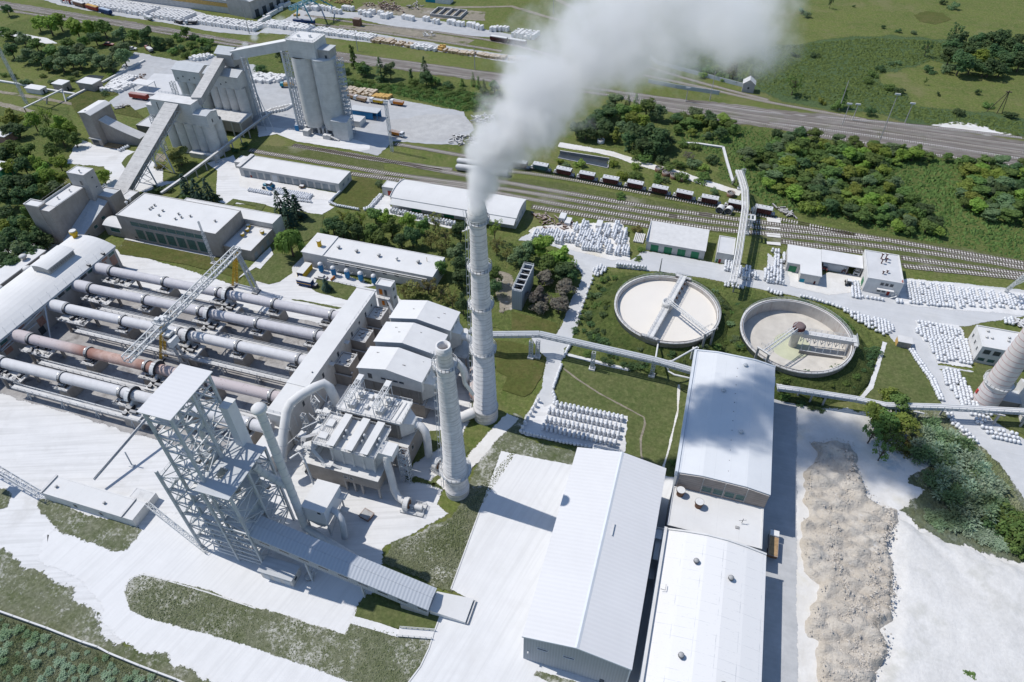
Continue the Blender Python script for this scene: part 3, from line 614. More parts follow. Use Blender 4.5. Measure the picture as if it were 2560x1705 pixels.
def mk_pier(i, u, drive, where):
 v = KV[i]; z = kz(u)-2.9; rr = random.Random(i*100+int(u))
 w = 3.6 if drive else 2.3
 t = thing('kiln_pier', 'concrete pier under %s kiln, %s' % (KDES[i], where), 'pier', (u,v,0), 'concrete piers carrying the kilns')
 b = MB().hexa([(u-w,v-2.7,0),(u+w,v-2.7,0),(u+w,v+2.7,0),(u-w,v+2.7,0)], [(u-w*.8,v-2.4,z-.6),(u+w*.8,v-2.4,z-.6),(u+w*.8,v+2.4,z-.6),(u-w*.8,v+2.4,z-.6)])
 part(b, 'pier', 'brown_concrete', t)
 part(MB().box(u-w-.3,u+w+.3,v-3.3,v+3.3,z-.6,z), 'platform', 'concrete', t)
 for s in (-1,1):
  m = MB(); c = v+s*1.5; m.tube([(u-.9,c,z+.75),(u+.9,c,z+.75)], .7, 10); m.box(u-1.5,u-1.0,c-.7,c+.7,z,z+1.1); m.box(u+1.0,u+1.5,c-.7,c+.7,z,z+1.1); part(m, 'roller_station', 'steel_dark', t)
 if drive:
  u2 = u+5.2; v2 = v-3.6
  part(MB().hexa([(u2-3.2,v2-3.2,0),(u2+3.4,v2-3.2,0),(u2+3.4,v2+3,0),(u2-3.2,v2+3,0)], [(u2-2.8,v2-2.8,z-.7),(u2+3,v2-2.8,z-.7),(u2+3,v2+2.6,z-.7),(u2-2.8,v2+2.6,z-.7)]), 'drive_pier', 'brown_concrete', t)
  part(MB().box(u2-3.6,u2+3.8,v2-3.5,v2+3.2,z-.7,z-.25), 'drive_platform', 'pale_concrete', t)
  m = MB(); m.box(u2-2.4,u2-.6,v2-.9,v2+1.2,z-.25,z+1.3); m.tube([(u2-.4,v2-1.2,z+.7),(u2+2.2,v2-1.2,z+.7)], .65, 10); m.box(u2+.6,u2+1.6,v2+.2,v2+1.9,z-.25,z+.9)
  m.box(u2-2.6,u2-1.2,v2-2.8,v2-1.6,z-.25,z+.7)
  part(m, 'gearbox', 'steel_dark', t)
  part(MB().extrude([(v2+.5,z),(v2+.6,z+1.6),(v2+1.3,z+2.3),(v2+2.2,z+2.4),(v2+2.9,z+1.6),(v2+3,z)], 'x', u2-1.9, u2-1.1), 'pinion_guard', 'steel_white', t)
 m = MB()
 for k in range(9):
  a, c = rr.uniform(-w,w), rr.uniform(-3,3); s = rr.uniform(.15,.45); m.box(u+a-s,u+a+s,v+c-s,v+c+s,z,z+rr.uniform(.3,.9))
 part(m, 'machine_parts', 'steel_dark', t)
 rl = MB().rail([(u-w-.2,v-3.2,z),(u+w+.2,v-3.2,z)], 1.0, .08, 1.5); part(rl, 'railing', 'steel_grey', t)
 return t
for i in range(5):
 mk_pier(i, -190.8, False, 'next to the kiln hall'); mk_pier(i, -165.4, True, 'with the drive and gearbox beside it'); mk_pier(i, -142.2, False, 'third from the hall')
 if i != 9: mk_pier(i, -120, False, 'next to the white gallery')
 u, v = -210, KV[i]; z = kz(u)-2.4
 t = thing('hood_platform', 'brown concrete landing by the hall at %s kiln' % KDES[i], 'platform', (u,v-3,0), 'landings at the kiln hoods')
 part(MB().box(u-8,u+4,v-4.6,v+2.4,z-.5,z), 'deck', 'concrete', t)
 for dx, dy in ((-5,-3.8),(3,-3.8),(3,1.6)): part(MB().beam((u+dx,v+dy,z-.5),(u+dx+.8,v+dy-.6,0),.8), 'leg', 'brown_concrete', t)
 rr = random.Random(i); m = MB()
 for k in range(14):
  a, c = rr.uniform(-7,3), rr.uniform(-4.2,-1); s = rr.uniform(.2,.6); m.box(u+a-s,u+a+s,v+c-s,v+c+s,z,z+rr.uniform(.3,1.2))
 part(m, 'burner_gear', 'steel_dark', t)
 part(MB().rail([(u-8,v-4.5,z),(u+4,v-4.5,z),(u+4,v+2.3,z)], 1.0, .08, 1.5), 'railing', 'steel_grey', t)
for i, (v, z, des) in enumerate(((154.9,4.6,'between the two violet kilns'),(143.0,4.6,'between the violet and the white kiln'),(130.2,4.6,'just in front of the middle white kiln'),(112.9,4.6,'in front of the rust red kiln'),(101.0,4.6,'in front of the nearest kiln'))):
 x0, x1 = -208, (-116 if i < 4 else -150)
 t = thing('catwalk', 'long steel catwalk on posts running %s' % des, 'walkway', ((x0+x1)/2,v,0), 'catwalks along the kilns')
 m = MB().box(x0,x1,v-.8,v+.8,z-.12,z)
 for s in (-.75,.75): m.beam((x0,v+s,z-.4),(x1,v+s,z-.4),.18,.5)
 part(m, 'deck', 'concrete', t)
 m = MB()
 for s in (-.8,.8): m.rail([(x0,v+s,z),(x1,v+s,z)], 1.1, .09, 3)
 part(m, 'railing', 'steel_grey', t)
 for k, x in enumerate(range(int(x0)+6, int(x1), 14)):
  p = MB().beam((x,v-.7,0),(x,v-.5,z-.2),.28).beam((x,v+.7,0),(x,v+.5,z-.2),.28).beam((x-1.6,v-.7,0),(x,v-.6,z*.8),.16).beam((x,v-.7,z*.4),(x,v+.7,z*.4),.15); part(p, 'post', 'steel_grey', t)
 t2 = MB().tube([(x0,v+1.6,z-.6),(x1,v+1.6,z-.6)], .2, 6); one(t2, 'pipe', 'steel_grey', 'thin grey pipe beside the catwalk %s' % des, 'pipe', (x0,v+1.6,z-.6), 'thin pipes beside the catwalks')
def mk_gantry():
 x, z = -164.2, 19.4
 t = thing('gantry_crane', 'white lattice gantry crane straddling three kilns on splayed legs', 'crane', (x,150,0))
 part(MB().truss((x,112,z),(x,175,z), 2.6, 2.2, 21, .34, .17), 'bridge_girder', 'truss_paint', t)
 part(MB().box(x+.2,x+1.2,112,172,z-1.25,z-1.12), 'walkway', 'steel_grey', t)
 for (px, py, tx, m) in ((-171.4,174.2,-1,'yellow_paint'),(-160.4,173.2,1,'steel_grey'),(-172.2,130.2,-1,'yellow_paint'),(-161.2,129.2,1,'steel_grey')):
  for o in (-.6,.9): part(MB().truss((px+o*.6,py+o,0),(x+tx*.8+o*.2,py+o*.6,z-1.1), .55, .55, 12, .16, .09), 'leg', m, t)
  part(MB().box(px-1.2,px+1.2,py-1.6,py+1.6,0,.7), 'bogie', 'steel_dark', t)
 for y in (174,130): part(MB().beam((-171,y,1.6),(-160.8,y-.5,1.6),.4), 'tie_beam', 'steel_grey', t)
 tr = part(MB().box(x-1.9,x+1.9,128,132.4,z+1.1,z+1.5).box(x-1.4,x+.2,128.6,130.2,z+1.5,z+2.8).tube([(x+.2,130,z+2),(x+1.6,130,z+2)], .5, 10).box(x+.5,x+1.5,131,132,z+1.5,z+2.4), 'trolley', 'steel_white', t)
 part(MB().rail([(x-1.9,128,z+1.5),(x+1.9,128,z+1.5),(x+1.9,132.4,z+1.5)], 1, .08, 1.3), 'trolley_rail', 'steel_grey', tr)
 cab = part(MB().box(x+2.0,x+4.6,126.4,129.4,z-4.2,z-1.4), 'cab', 'pale_concrete', t)
 part(MB().box(x+2.3,x+4.65,126.35,129.0,z-3.2,z-2.2), 'cab_window', 'glass_dark', cab)
 part(MB().box(x+4.9,x+6.2,124.6,128.6,z-5.0,z-2.4), 'balance_box', 'steel_white', t)
mk_gantry()
mb = MB()
for o in (-1,1): mb.beam((-176,166.2+o*.76,.3),(-112,166.2+o*.76,.3),.2)
# kiln hall
def arch(x0, x1, z0, rise, n=10): return [(x0+(x1-x0)*i/n, z0+rise*(1-(2*i/n-1)**2)) for i in range(n+1)]
def mk_hall():
 x0, x1, y0, y1 = -245.0, -223.6, 60.0, 172.0
 t = thing('kiln_hall', 'long white vaulted kiln hall with pinkish brick front at the left edge', 'industrial hall', (-234,120,0))
 part(MB().extrude([(x0,0),(x1,0)]+arch(x1,x0,9.9,2.6), 'y', y0, y1), 'wall', 'concrete', t)
 rf = MB().extrude(arch(x0-.7,x1+.7,10.0,2.75)+arch(x1+.7,x0-.7,10.3,2.75), 'y', y0-.4, y1+.5); part(rf, 'roof', 'roof_white', t)
 part(MB().box(x1+.2,x1+.8,y0,y1,9.45,9.85), 'gutter', 'steel_grey', t)
 rr = random.Random(3)
 for k in range(24):
  ya = 78+k*3.9
  if rr.random() < .55: opening(t, 'brick_panel', 'E', (x0,x1,y0,y1), ya, ya+rr.uniform(1.6,3.4), rr.choice((1.5,3.2)), rr.uniform(5.5,7.6), 'brick')
  opening(t, 'window_band', 'E', (x0,x1,y0,y1), ya+.3, ya+3.3, 7.7, 9.2, rr.choice(('glass_green','glass_green','pale_concrete','brick','glass_dark')), off=.06)
 for ya in (168,127.5,103): opening(t, 'doorway', 'E', (x0,x1,y0,y1), ya, ya+2.4, 0, 3.2, 'glass_dark', off=.08)
 ln = MB().extrude([(-238.2,11.2),(-230.6,11.2)]+arch(-230.6,-238.2,15.2,.7,6), 'y', 147, 160.2); lw = part(ln, 'roof_lantern', 'concrete', t)
 part(MB().extrude(arch(-238.6,-230.2,15.25,.75,6)+arch(-230.2,-238.6,15.45,.75,6), 'y', 146.6, 160.6), 'lantern_roof', 'roof_white', lw)
 m = MB()
 for k in range(12): m.box(-230.62,-230.5,147.8+k*1.02,148.5+k*1.02,13.4,14.6)
 part(m, 'louvre', 'concrete_dark', lw)
 m = MB()
 for k in range(26):
  y = 64+k*4.1; m.beam((x1+.3,y,10.2),(x1+.3,y,11.9),.07); m.beam((x1-1.8,y+1,10.9),(x1-1.8,y+1,12.0),.06)
 part(m, 'roof_rods', 'steel_grey', t)
 part(MB().box(-238.5,-236.7,122.5,124.6,12.4,13.6), 'roof_box', 'pale_concrete', t)
 yv = MB().lathe((-240.3,170.8,12.0), [(1.0,-.8),(1.0,1.4),(1.5,1.9),(1.5,3.3),(1.0,3.5),(0,3.4)], 14); yv = part(yv, 'roof_ventilator', 'yellow_paint', t)
 part(MB().disc((-240.3,170.8,15.55), 1.3, 14), 'ventilator_cap', 'roof_white', yv)
 m = MB()
 for y in (166, 158): m.box(x1-.5,x1+.9,y-.4,y+.4,10.2,11.3)
 part(m, 'winch_box', 'steel_dark', t)
 part(MB().beam((x1+.6,134,9.3),(x1+6,126,1),.4).beam((x1+.6,134,9.3),(x1+.9,112,7),.35).beam((x1+.7,112,6.2),(x1+.7,128,6.2),.3), 'brace', 'steel_grey', t)
 l = thing('side_building', 'low flat roofed lean-to behind the kiln hall with mushroom vents', 'building', (-258,140,0))
 part(MB().box(-261.6,-254.5,104,165.2,0,6), 'wall', 'concrete_dark', l)
 part(MB().box(-262,-254,103.6,165.6,6.003,6.35), 'roof', 'roof_felt', l)
 for y, zt in ((158,2.2),): vent(l, -257.6, y, 6.3, 1.5, 2.4, 'concrete')
 part(MB().box(-254.4,-245.2,104,162,0,4.2), 'link_roof', 'concrete_dark', l)
 m = MB()
 for k in range(5): m.beam((-254.2,108+k*11,5.2+.1*k),(-245.6,108+k*11,5.2+.1*k),.15)
 for v_ in (-252,-249): m.tube([(v_,105,4.9),(v_,161,4.9)], .16, 6)
 part(m, 'pipes', 'steel_grey', l)
 for i, (x, y) in enumerate(((-249.5,160.5),(-250.5,152.5),(-251,139))):
  vm = MB().lathe((x,y,4.2), [(.7,0),(.7,2.2),(1.5,2.6),(1.5,3.5),(.4,4),(0,4)], 12); part(vm, 'roof_vent', 'white_wall', l)
mk_hall()
# gallery, filter houses and electrostatic filters
def mk_gallery():
 t = thing('dust_gallery', 'long white flat roofed gallery taking the right hand ends of the kilns', 'building', (-109.5,140,0))
 x0, x1 = -113, -106
 part(MB().box(x0,x1,109.6,172.6,0,13.6), 'wall', 'white_wall', t)
 part(MB().box(x0-.3,x1+.3,122.2,173,13.603,14.1).box(x0-.3,x1+.3,109.2,122.2,13.603,13.85), 'roof', 'roof_white', t)
 part(MB().box(x0-.5,x1+.5,172.4,173.3,14.1,14.35), 'coping', 'pale_concrete', t)
 part(MB().box(-113,-106.6,97.5,109.2,0,7.4), 'annex', 'white_wall', t)
 part(MB().box(-113.3,-106.3,97.2,109.5,7.403,7.7), 'annex_roof', 'roof_white', t)
 for ya in (118,131,141.5,152,163): opening(t, 'doorway', 'E', (x0,x1,0,0), ya, ya+1.0, 9.2, 11.2, 'glass_dark')
 for ya in (126,137,147.5,158,168): opening(t, 'window', 'E', (x0,x1,0,0), ya, ya+.9, 10, 11.2)
 m = MB()
 for ya in (135.5,146.5): m.box(x1,x1+1.8,ya,ya+1.6,11.2,11.4); m.beam((x1+1.6,ya+.2,11.2),(x1,ya+.2,9.2),.15)
 part(m, 'hoist_bracket', 'white_wall', t)
 part(MB().rail([(x0,110,13.85),(x1,110,13.85)],1,.08,2).rail([(x1,150,14.1),(x1,172,14.1)],1,.07,3), 'railing', 'steel_grey', t)
 vent(t, -108, 117.5, 13.85, .4, .7); vent(t, -107.6, 128.5, 14.1, .3, .5)
 s = flat_block('stair_tower', 'grey stair tower with an orange door behind the white gallery', 'building', (-107.6,-101.3,176.3,180.4), 14.2, 'pale_concrete', 'roof_felt')
 rc = (-107.6,-101.3,176.3,180.4)
 opening(s, 'door', 'S', rc, -106.4, -105.1, 9.6, 12.2, 'orange_paint'); opening(s, 'doorway', 'S', rc, -104.3, -103.2, 9.4, 12.2, 'glass_dark'); opening(s, 'door', 'S', rc, -106.0, -104.9, 4.4, 6.6, 'orange_paint'); opening(s, 'doorway', 'S', rc, -103.9, -102.8, 4.4, 6.6, 'glass_dark')
 for z in (3,7,11): opening(s, 'window', 'E', rc, 177.8, 179, z, z+1.4)
 part(MB().box(-107.4,-102,174.6,176.2,8.9,9.1).rail([(-107.4,174.7,9.1),(-102,174.7,9.1)],1,.08,1.5), 'landing', 'white_wall', s)
 part(MB().beam((-103,175.4,9),(-98,171,3.4),.9,.2), 'stair_flight', 'white_wall', s)
 for i, (a, b, c, d) in enumerate(((-105.9,-100.2,163.4,170.2),(-105.9,-100.2,150.8,157.6),(-105.9,-100.2,138.4,144.8))):
  e = thing('dust_chamber', ['concrete dust chamber with a sunken roof, beside the stair tower','concrete dust chamber with a railed roof, in the middle of the gallery side','concrete dust chamber with rubble on its roof, by the kiln duct'][i], 'chamber', ((a+b)/2,(c+d)/2,0), 'dust chambers between the gallery and the filter houses')
  w = MB().box(a,b,c,d,0,8.4)
  for q in ((a,b,c,c+.4),(a,b,d-.4,d),(a,a+.4,c+.4,d-.4),(b-.4,b,c+.4,d-.4)): w.box(*q,8.4,9.1)
  part(w, 'wall', 'brown_concrete', e)
  part(MB().box(a+.4,b-.4,c+.4,d-.4,8.403,8.6), 'roof', 'concrete', e)
  part(MB().box(a-.1,b+.6,c-.9,c-.3,0,5).box(b+.3,b+.9,c-.3,c+.5,0,6.5), 'buttress', 'brown_concrete', e)
  rr = random.Random(i+50); m = MB()
  for k in range(8): x, y, s_ = rr.uniform(a+1,b-1), rr.uniform(c+1,d-1), rr.uniform(.2,.5); m.box(x-s_,x+s_,y-s_,y+s_,8.6,8.6+rr.uniform(.2,.7))
  part(m, 'roof_clutter', 'concrete_dark' if i != 2 else 'steel_dark', e)
  part(MB().rail([(a,c,9.1),(b,c,9.1),(b,d,9.1)],.9,.07,1.6), 'railing', 'steel_grey', e)
mk_gallery()
def mk_filter(i, y0, y1, lab):
 x0, x1, zr = -92.4, -69.7, -81.8
 t = thing('filter_house', lab, 'filter house', (-81,(y0+y1)/2,0), 'gabled filter houses beside the big chimney')
 part(MB().extrude([(x0+.4,13.2),(x1-.4,13.2),(x1-.4,17.9),(zr,20.1),(x0+.4,17.9)], 'y', y0+.3, y1-.3), 'wall', 'white_wall', t)
 part(MB().extrude([(x0,18.0),(zr,20.3),(zr,20.55),(x0,18.25)], 'y', y0, y1), 'roof', 'roof_white', t)
 part(MB().extrude([(zr+.03,20.3),(x1,18.0),(x1,18.25),(zr+.03,20.55)], 'y', y0, y1), 'roof', 'roof_felt', t)
 b = MB().box(x0+1,x1-1.2,y0+.8,y1-.8,6.5,13.19)
 for k in range(7): b.box(x0+1+k*3.2,x0+1.5+k*3.2,y0+.5,y0+.82,6.5,13.1)
 part(b, 'filter_casing', 'concrete_dark', t)
 part(MB().box(x0+.6,x1-.6,y0+.5,y1-.5,0,6.49), 'base', 'brown_concrete', t)
 m = MB()
 yc = (y0+y1)/2
 m.hexa([(x1-1.2,y0+1.2,8),(x1+2.2,yc-1.5,9),(x1+2.2,yc+1.5,9),(x1-1.2,y1-1.2,8)], [(x1-1.2,y0+1.2,16.5),(x1+2.2,yc-1.5,14),(x1+2.2,yc+1.5,14),(x1-1.2,y1-1.2,16.5)])
 part(m, 'outlet_cone', 'pale_concrete', t)
 part(MB().tube([(x1+2.0,yc,12.0),(x1+4.5,yc,11.5),(x1+6.6,yc,9),(x1+7.4,yc,5),(x1+7.6,yc,1.2)], 1.35, 12), 'duct', 'white_wall', t)
 part(MB().box(x1-.6,x1+5,y0+.6,y1-.6,5.4,5.7).rail([(x1-.6,y0+.6,5.7),(x1+5,y0+.6,5.7),(x1+5,y1-.6,5.7)],1,.08,1.8), 'platform', 'concrete', t)
 for q in ((x1+4.6,y0+1),(x1+4.6,y1-1)): part(MB().beam((q[0],q[1],0),(q[0],q[1],5.4),.4), 'leg', 'brown_concrete', t)
 rc = (x0+.4,x1-.4,y0+.3,y1-.3)
 if i == 2:
  opening(t, 'doorway', 'S', rc, -88.8, -87.4, 14.4, 16.6, 'glass_dark')
  for k in range(4): opening(t, 'window', 'S', rc, -84.2+k*2.1, -82.6+k*2.1, 15.2, 16.0)
 for k in range(2): opening(t, 'window', 'E', rc, y0+2.5+k*3.5, y0+4+k*3.5, 15, 16.4)
 m = MB(); rr = random.Random(i)
 for k in range(3): x, y = rr.uniform(-90,-72), rr.uniform(y0+2,y1-2); zz = 18.3+(2.25*(1-abs(x-zr)/11)); m.box(x,x+rr.uniform(.4,1.3),y,y+.3,zz-.1,zz+.12)
 part(m, 'roof_scraps', 'steel_dark', t)
mk_filter(0, 156.2, 166.3, 'white gabled filter house farthest back, beside the stair tower')
mk_filter(1, 143.9, 154.2, 'white gabled filter house in the middle of three, with a small hole in its roof')
mk_filter(2, 131.2, 141.6, 'white gabled filter house nearest the camera with a row of dark windows')
def mk_esp2():
 t = thing('electrostatic_filter', 'electrostatic filter with an open white railed deck and two lattice frames', 'filter', (-80,118,0))
 x0, x1, y0, y1 = -90.4, -69.4, 113.9, 123.2
 part(MB().box(-92,-67.6,112.4,124.2,0,9.4), 'base_building', 'brown_concrete', t)
 part(MB().box(-92.3,-67.3,112.1,124.5,9.403,9.7), 'base_roof', 'concrete', t)
 part(MB().box(-69.3,-67.3,111.9,112.4,0,9.4), 'corner_post', 'brick', t)
 c = MB().box(x0+1,x1-1,y0+.7,y1-.7,9.71,17.3)
 for k in range(6): c.box(x0+1+k*3.6,x0+1.5+k*3.6,y0+.4,y0+.72,9.71,17.2)
 part(c, 'casing', 'concrete_dark', t)
 part(MB().box(x0,x1,y0,y1,17.303,18), 'deck', 'white_wall', t)
 part(MB().rail([(x0,y0,18),(x1,y0,18),(x1,y1,18),(x0,y1,18)],1.1,.1,1.6,closed=True), 'railing', 'steel_white', t)
 for xa in (-86.6,-77.4):
  fr = MB()
  for z in (22.2,): fr.truss((xa,y0+.6,22.4),(xa,y1+1.6,22.4), 1.6, 1.2, 6, .2, .11)
  for y in (y0+.8,y0+4.2,y1-1.2,y1+1.0):
   for s in (-.8,.8): fr.beam((xa+s,y,18),(xa+s,y,21.9),.18)
  fr.beam((xa-.8,y0+.8,18.2),(xa-.8,y0+4.2,21.6),.12).beam((xa+.8,y0+4.2,18.2),(xa+.8,y1-1.2,21.6),.12)
  fr = part(fr, 'hoist_frame', 'steel_white', t)
  part(MB().box(xa-.9,xa+.9,y1-.6,y1+1.8,23.05,23.2), 'frame_roof', 'roof_white', fr)
  part(MB().box(xa-.7,xa+1.6,y0+1.6,y0+4.0,18,19.6), 'transformer', 'pale_concrete', t)
  part(MB().lathe((xa+1.4,y0+6.6,18), [(.8,0),(.8,1.6),(.5,1.9),(0,1.9)], 12).box(xa+.2,xa+2.6,y0+5.4,y0+7.8,18,18.5), 'insulator_pot', 'pale_concrete', t)
 m = MB().box(-82.6,-81.4,y0+6,y0+7.6,18,19.2).box(-82,-81.3,y0+2.2,y0+3.8,18,19).box(-80.8,-79.6,y0+6.6,y0+8,18,19).box(-74,-73,y0+6,y0+7.2,18,18.8).box(-88.6,-87.8,y0+3,y0+3.8,18,18.9)
 for k in range(4): m.tube([(-76+k*1.5,y0+.8,18.3),(-75.5+k*1.5,y1-1,18.3)], .13, 6)
 part(m, 'deck_machinery', 'white_wall', t)
 yc = 118.6
 part(MB().hexa([(x1-1,y0+1,10.5),(x1+2.4,yc-1.4,11.5),(x1+2.4,yc+1.4,11.5),(x1-1,y1-1,10.5)], [(x1-1,y0+1,17),(x1+2.4,yc-1.4,15),(x1+2.4,yc+1.4,15),(x1-1,y1-1,17)]), 'outlet_cone', 'white_wall', t)
 part(MB().tube([(x1+2.2,yc,13.3),(x1+4,yc,13.2),(x1+5.6,yc-.6,11.8),(x1+6.2,yc-1.2,9),(x1+6.4,yc-2,2)], 1.25, 12), 'outlet_duct', 'white_wall', t)
 part(MB().hexa([(x0+1,y0+1,11),(x0-2.6,yc-1.4,12),(x0-2.6,yc+1.4,12),(x0+1,y1-1,11)], [(x0+1,y0+1,16.5),(x0-2.6,yc-1.4,15),(x0-2.6,yc+1.4,15),(x0+1,y1-1,16.5)]), 'inlet_cone', 'white_wall', t)
 opening(t, 'window', 'E', (-92,-67.6,112.4,124.2), 115, 116.2, 5, 6.8)
mk_esp2()
def mk_esp1():
 t = thing('electrostatic_filter', 'electrostatic filter with three long white roof hoods over a concrete base', 'filter', (-82,105,0))
 part(MB().box(-95,-71,98.6,111.4,5.2,9.6).box(-95,-83,99.4,111.2,0,5.19), 'base_building', 'brown_concrete', t)
 part(MB().box(-95.3,-70.7,98.3,111.7,9.603,9.85), 'base_roof', 'pale_concrete', t)
 for x, y in ((-71.4,99),(-71.4,105),(-71.4,111),(-77,99),(-79.6,99.2),(-82.4,99)): part(MB().beam((x,y,0),(x,y,5.2),.5), 'leg', 'concrete', t)
 opening(t, 'window', 'S', (-95,-71,98.6,111), -82, -81, 7, 8.1); opening(t, 'window', 'S', (-95,-71,98.6,111), -80.2, -79.2, 7, 8.1)
 x0, x1, y0, y1 = -91.6, -72.4, 101.4, 112.4
 c = MB().box(-86.6,-72.9,y0,y1-1,9.86,16.6)
 for k in range(5): c.box(-86.4+k*3.3,-85.7+k*3.3,y0-.35,y0,9.86,16.5)
 part(c, 'casing', 'white_wall', t)
 part(MB().box(x0,x1+.6,y0-.6,y1,16.603,17), 'deck', 'white_wall', t)
 part(MB().rail([(x0,y0-.6,17),(x1+.6,y0-.6,17),(x1+.6,y1,17),(x0,y1,17)],1.1,.1,1.5,closed=True), 'railing', 'steel_white', t)
 for xa in (-86.2,-80.4,-75.6):
  h = part(MB().box(xa,xa+1.9,y0-.2,y1-.4,17,18.9), 'roof_hood', 'pale_concrete', t)
  part(MB().box(xa-.25,xa+2.1,y0-1.2,y1,18.903,19.1), 'hood_roof', 'roof_white', h)
  part(MB().box(xa+.2,xa+1.7,y0-.28,y0-.2,17.2,18.4), 'hood_door', 'glass_dark', h)
  part(MB().lathe((xa+2.7,y0+5.5,17), [(.5,0),(.5,1.5),(.2,1.8),(0,1.8)], 10).lathe((xa+2.8,y0+3.6,17), [(.4,0),(.4,1.2),(0,1.4)], 10), 'insulator_pot', 'steel_grey', t)
 m = MB()
 for k in range(8): m.beam((-91.4+k*.62,y0+.4,17.4),(-91.4+k*.62,y1-1,17.4),.12)
 m.box(-90.8,-88.2,y0+1.4,y0+3.6,17,17.9).box(-90.6,-88.4,y0+6,y0+8.6,17,18)
 part(m, 'deck_machinery', 'steel_white', t)
 part(MB().box(-95.2,-91.8,y0-1.4,y0+4,14.6,14.8).beam((-92,y0-1,14.8),(-88,y0-2.4,11),.9,.2).box(-88.4,-85.6,y0-3.2,y0-.9,10.8,11).beam((-85.6,y0-2,11),(-83,y0-2,9.9),.8,.2).rail([(-95.2,y0-1.4,14.8),(-91.8,y0-1.4,14.8)],1,.08,1).rail([(-88.4,y0-3.2,11),(-85.6,y0-3.2,11)],1,.08,1), 'stair', 'steel_white', t)
 for k in range(3): part(MB().box(-95,-91,y0-1,y0+8,11+k*1.8,11.15+k*1.8).rail([(-95,y0-1,11.15+k*1.8),(-91,y0-1,11.15+k*1.8)],1,.08,1.2), 'service_landing', 'steel_white', t)
 part(MB().hexa([(-72.9,103,10.5),(-70,104,14),(-70,107.4,14),(-72.9,109,10.5)], [(-72.9,103,16.4),(-70,104,16.4),(-70,107.4,16.4),(-72.9,109,16.4)]), 'outlet_cone', 'white_wall', t)
 part(MB().box(-72.2,-67.6,103.2,107.8,14.2,16.9), 'outlet_box', 'steel_white', t)
 part(MB().tube([(-69.6,103.8,15.4),(-69.4,102.9,13.6),(-68.6,102.2,9),(-67.6,101.0,3.4),(-66,99.9,1.9),(-63.8,99.2,1.7)], 1.15, 12), 'outlet_duct', 'white_wall', t)
 part(MB().truss((-66.4,107.5,0),(-66.4,107.5,13.6), 2.6, 2.6, 9, .2, .13).rail([(-67.7,106.2,13.6),(-65.1,106.2,13.6),(-65.1,108.8,13.6)],1,.08,1), 'stair_cage', 'steel_grey', t)
mk_esp1()
def mk_fan(x, y, rz, label):
 t = thing('exhaust_fan', label, 'fan', (x,y,0), 'exhaust fans near the small chimney', rz)
 def pp(m, n, ma, par=t): return m.build(n, ma, par, loc=(0,0,0))
 pp(MB().box(-1.5,5.5,-2.2,2.2,0,.5), 'plinth', 'concrete', t)
 h = MB().tube([(-.7,0,2.1),(.7,0,2.1)], 2.1, 18, smooth=False); h.box(-.6,.6,-2.0,-.2,.5,2); pp(h, 'fan_housing', 'white_wall', t)
 pp(MB().tube([(.7,0,2.1),(.8,0,2.1)], 1.4, 16, smooth=False), 'fan_cover', 'rust', t)
 pp(MB().tube([(.8,0,1.6),(2.4,0,1.6)], .35, 8).box(1.2,2.2,-.6,.6,.5,1.5), 'bearing', 'steel_grey', t)
 pp(MB().tube([(2.6,0,1.6),(4.8,0,1.6)], .85, 12).box(2.8,4.6,-.9,.9,.5,1), 'motor', 'white_wall', t)
 pp(MB().rail([(-1.4,-2.1,.5),(5.4,-2.1,.5),(5.4,2.1,.5),(2,2.1,.5)],1,.08,1.4), 'railing', 'steel_grey', t)
 return t
mk_fan(-62.6, 98.4, 0.05, 'dusty fan and motor set with a rusty cover, below the hooded filter')
mk_fan(-59.2, 114.3, -.3, 'large dusty fan housing between the open deck filter and the small chimney')
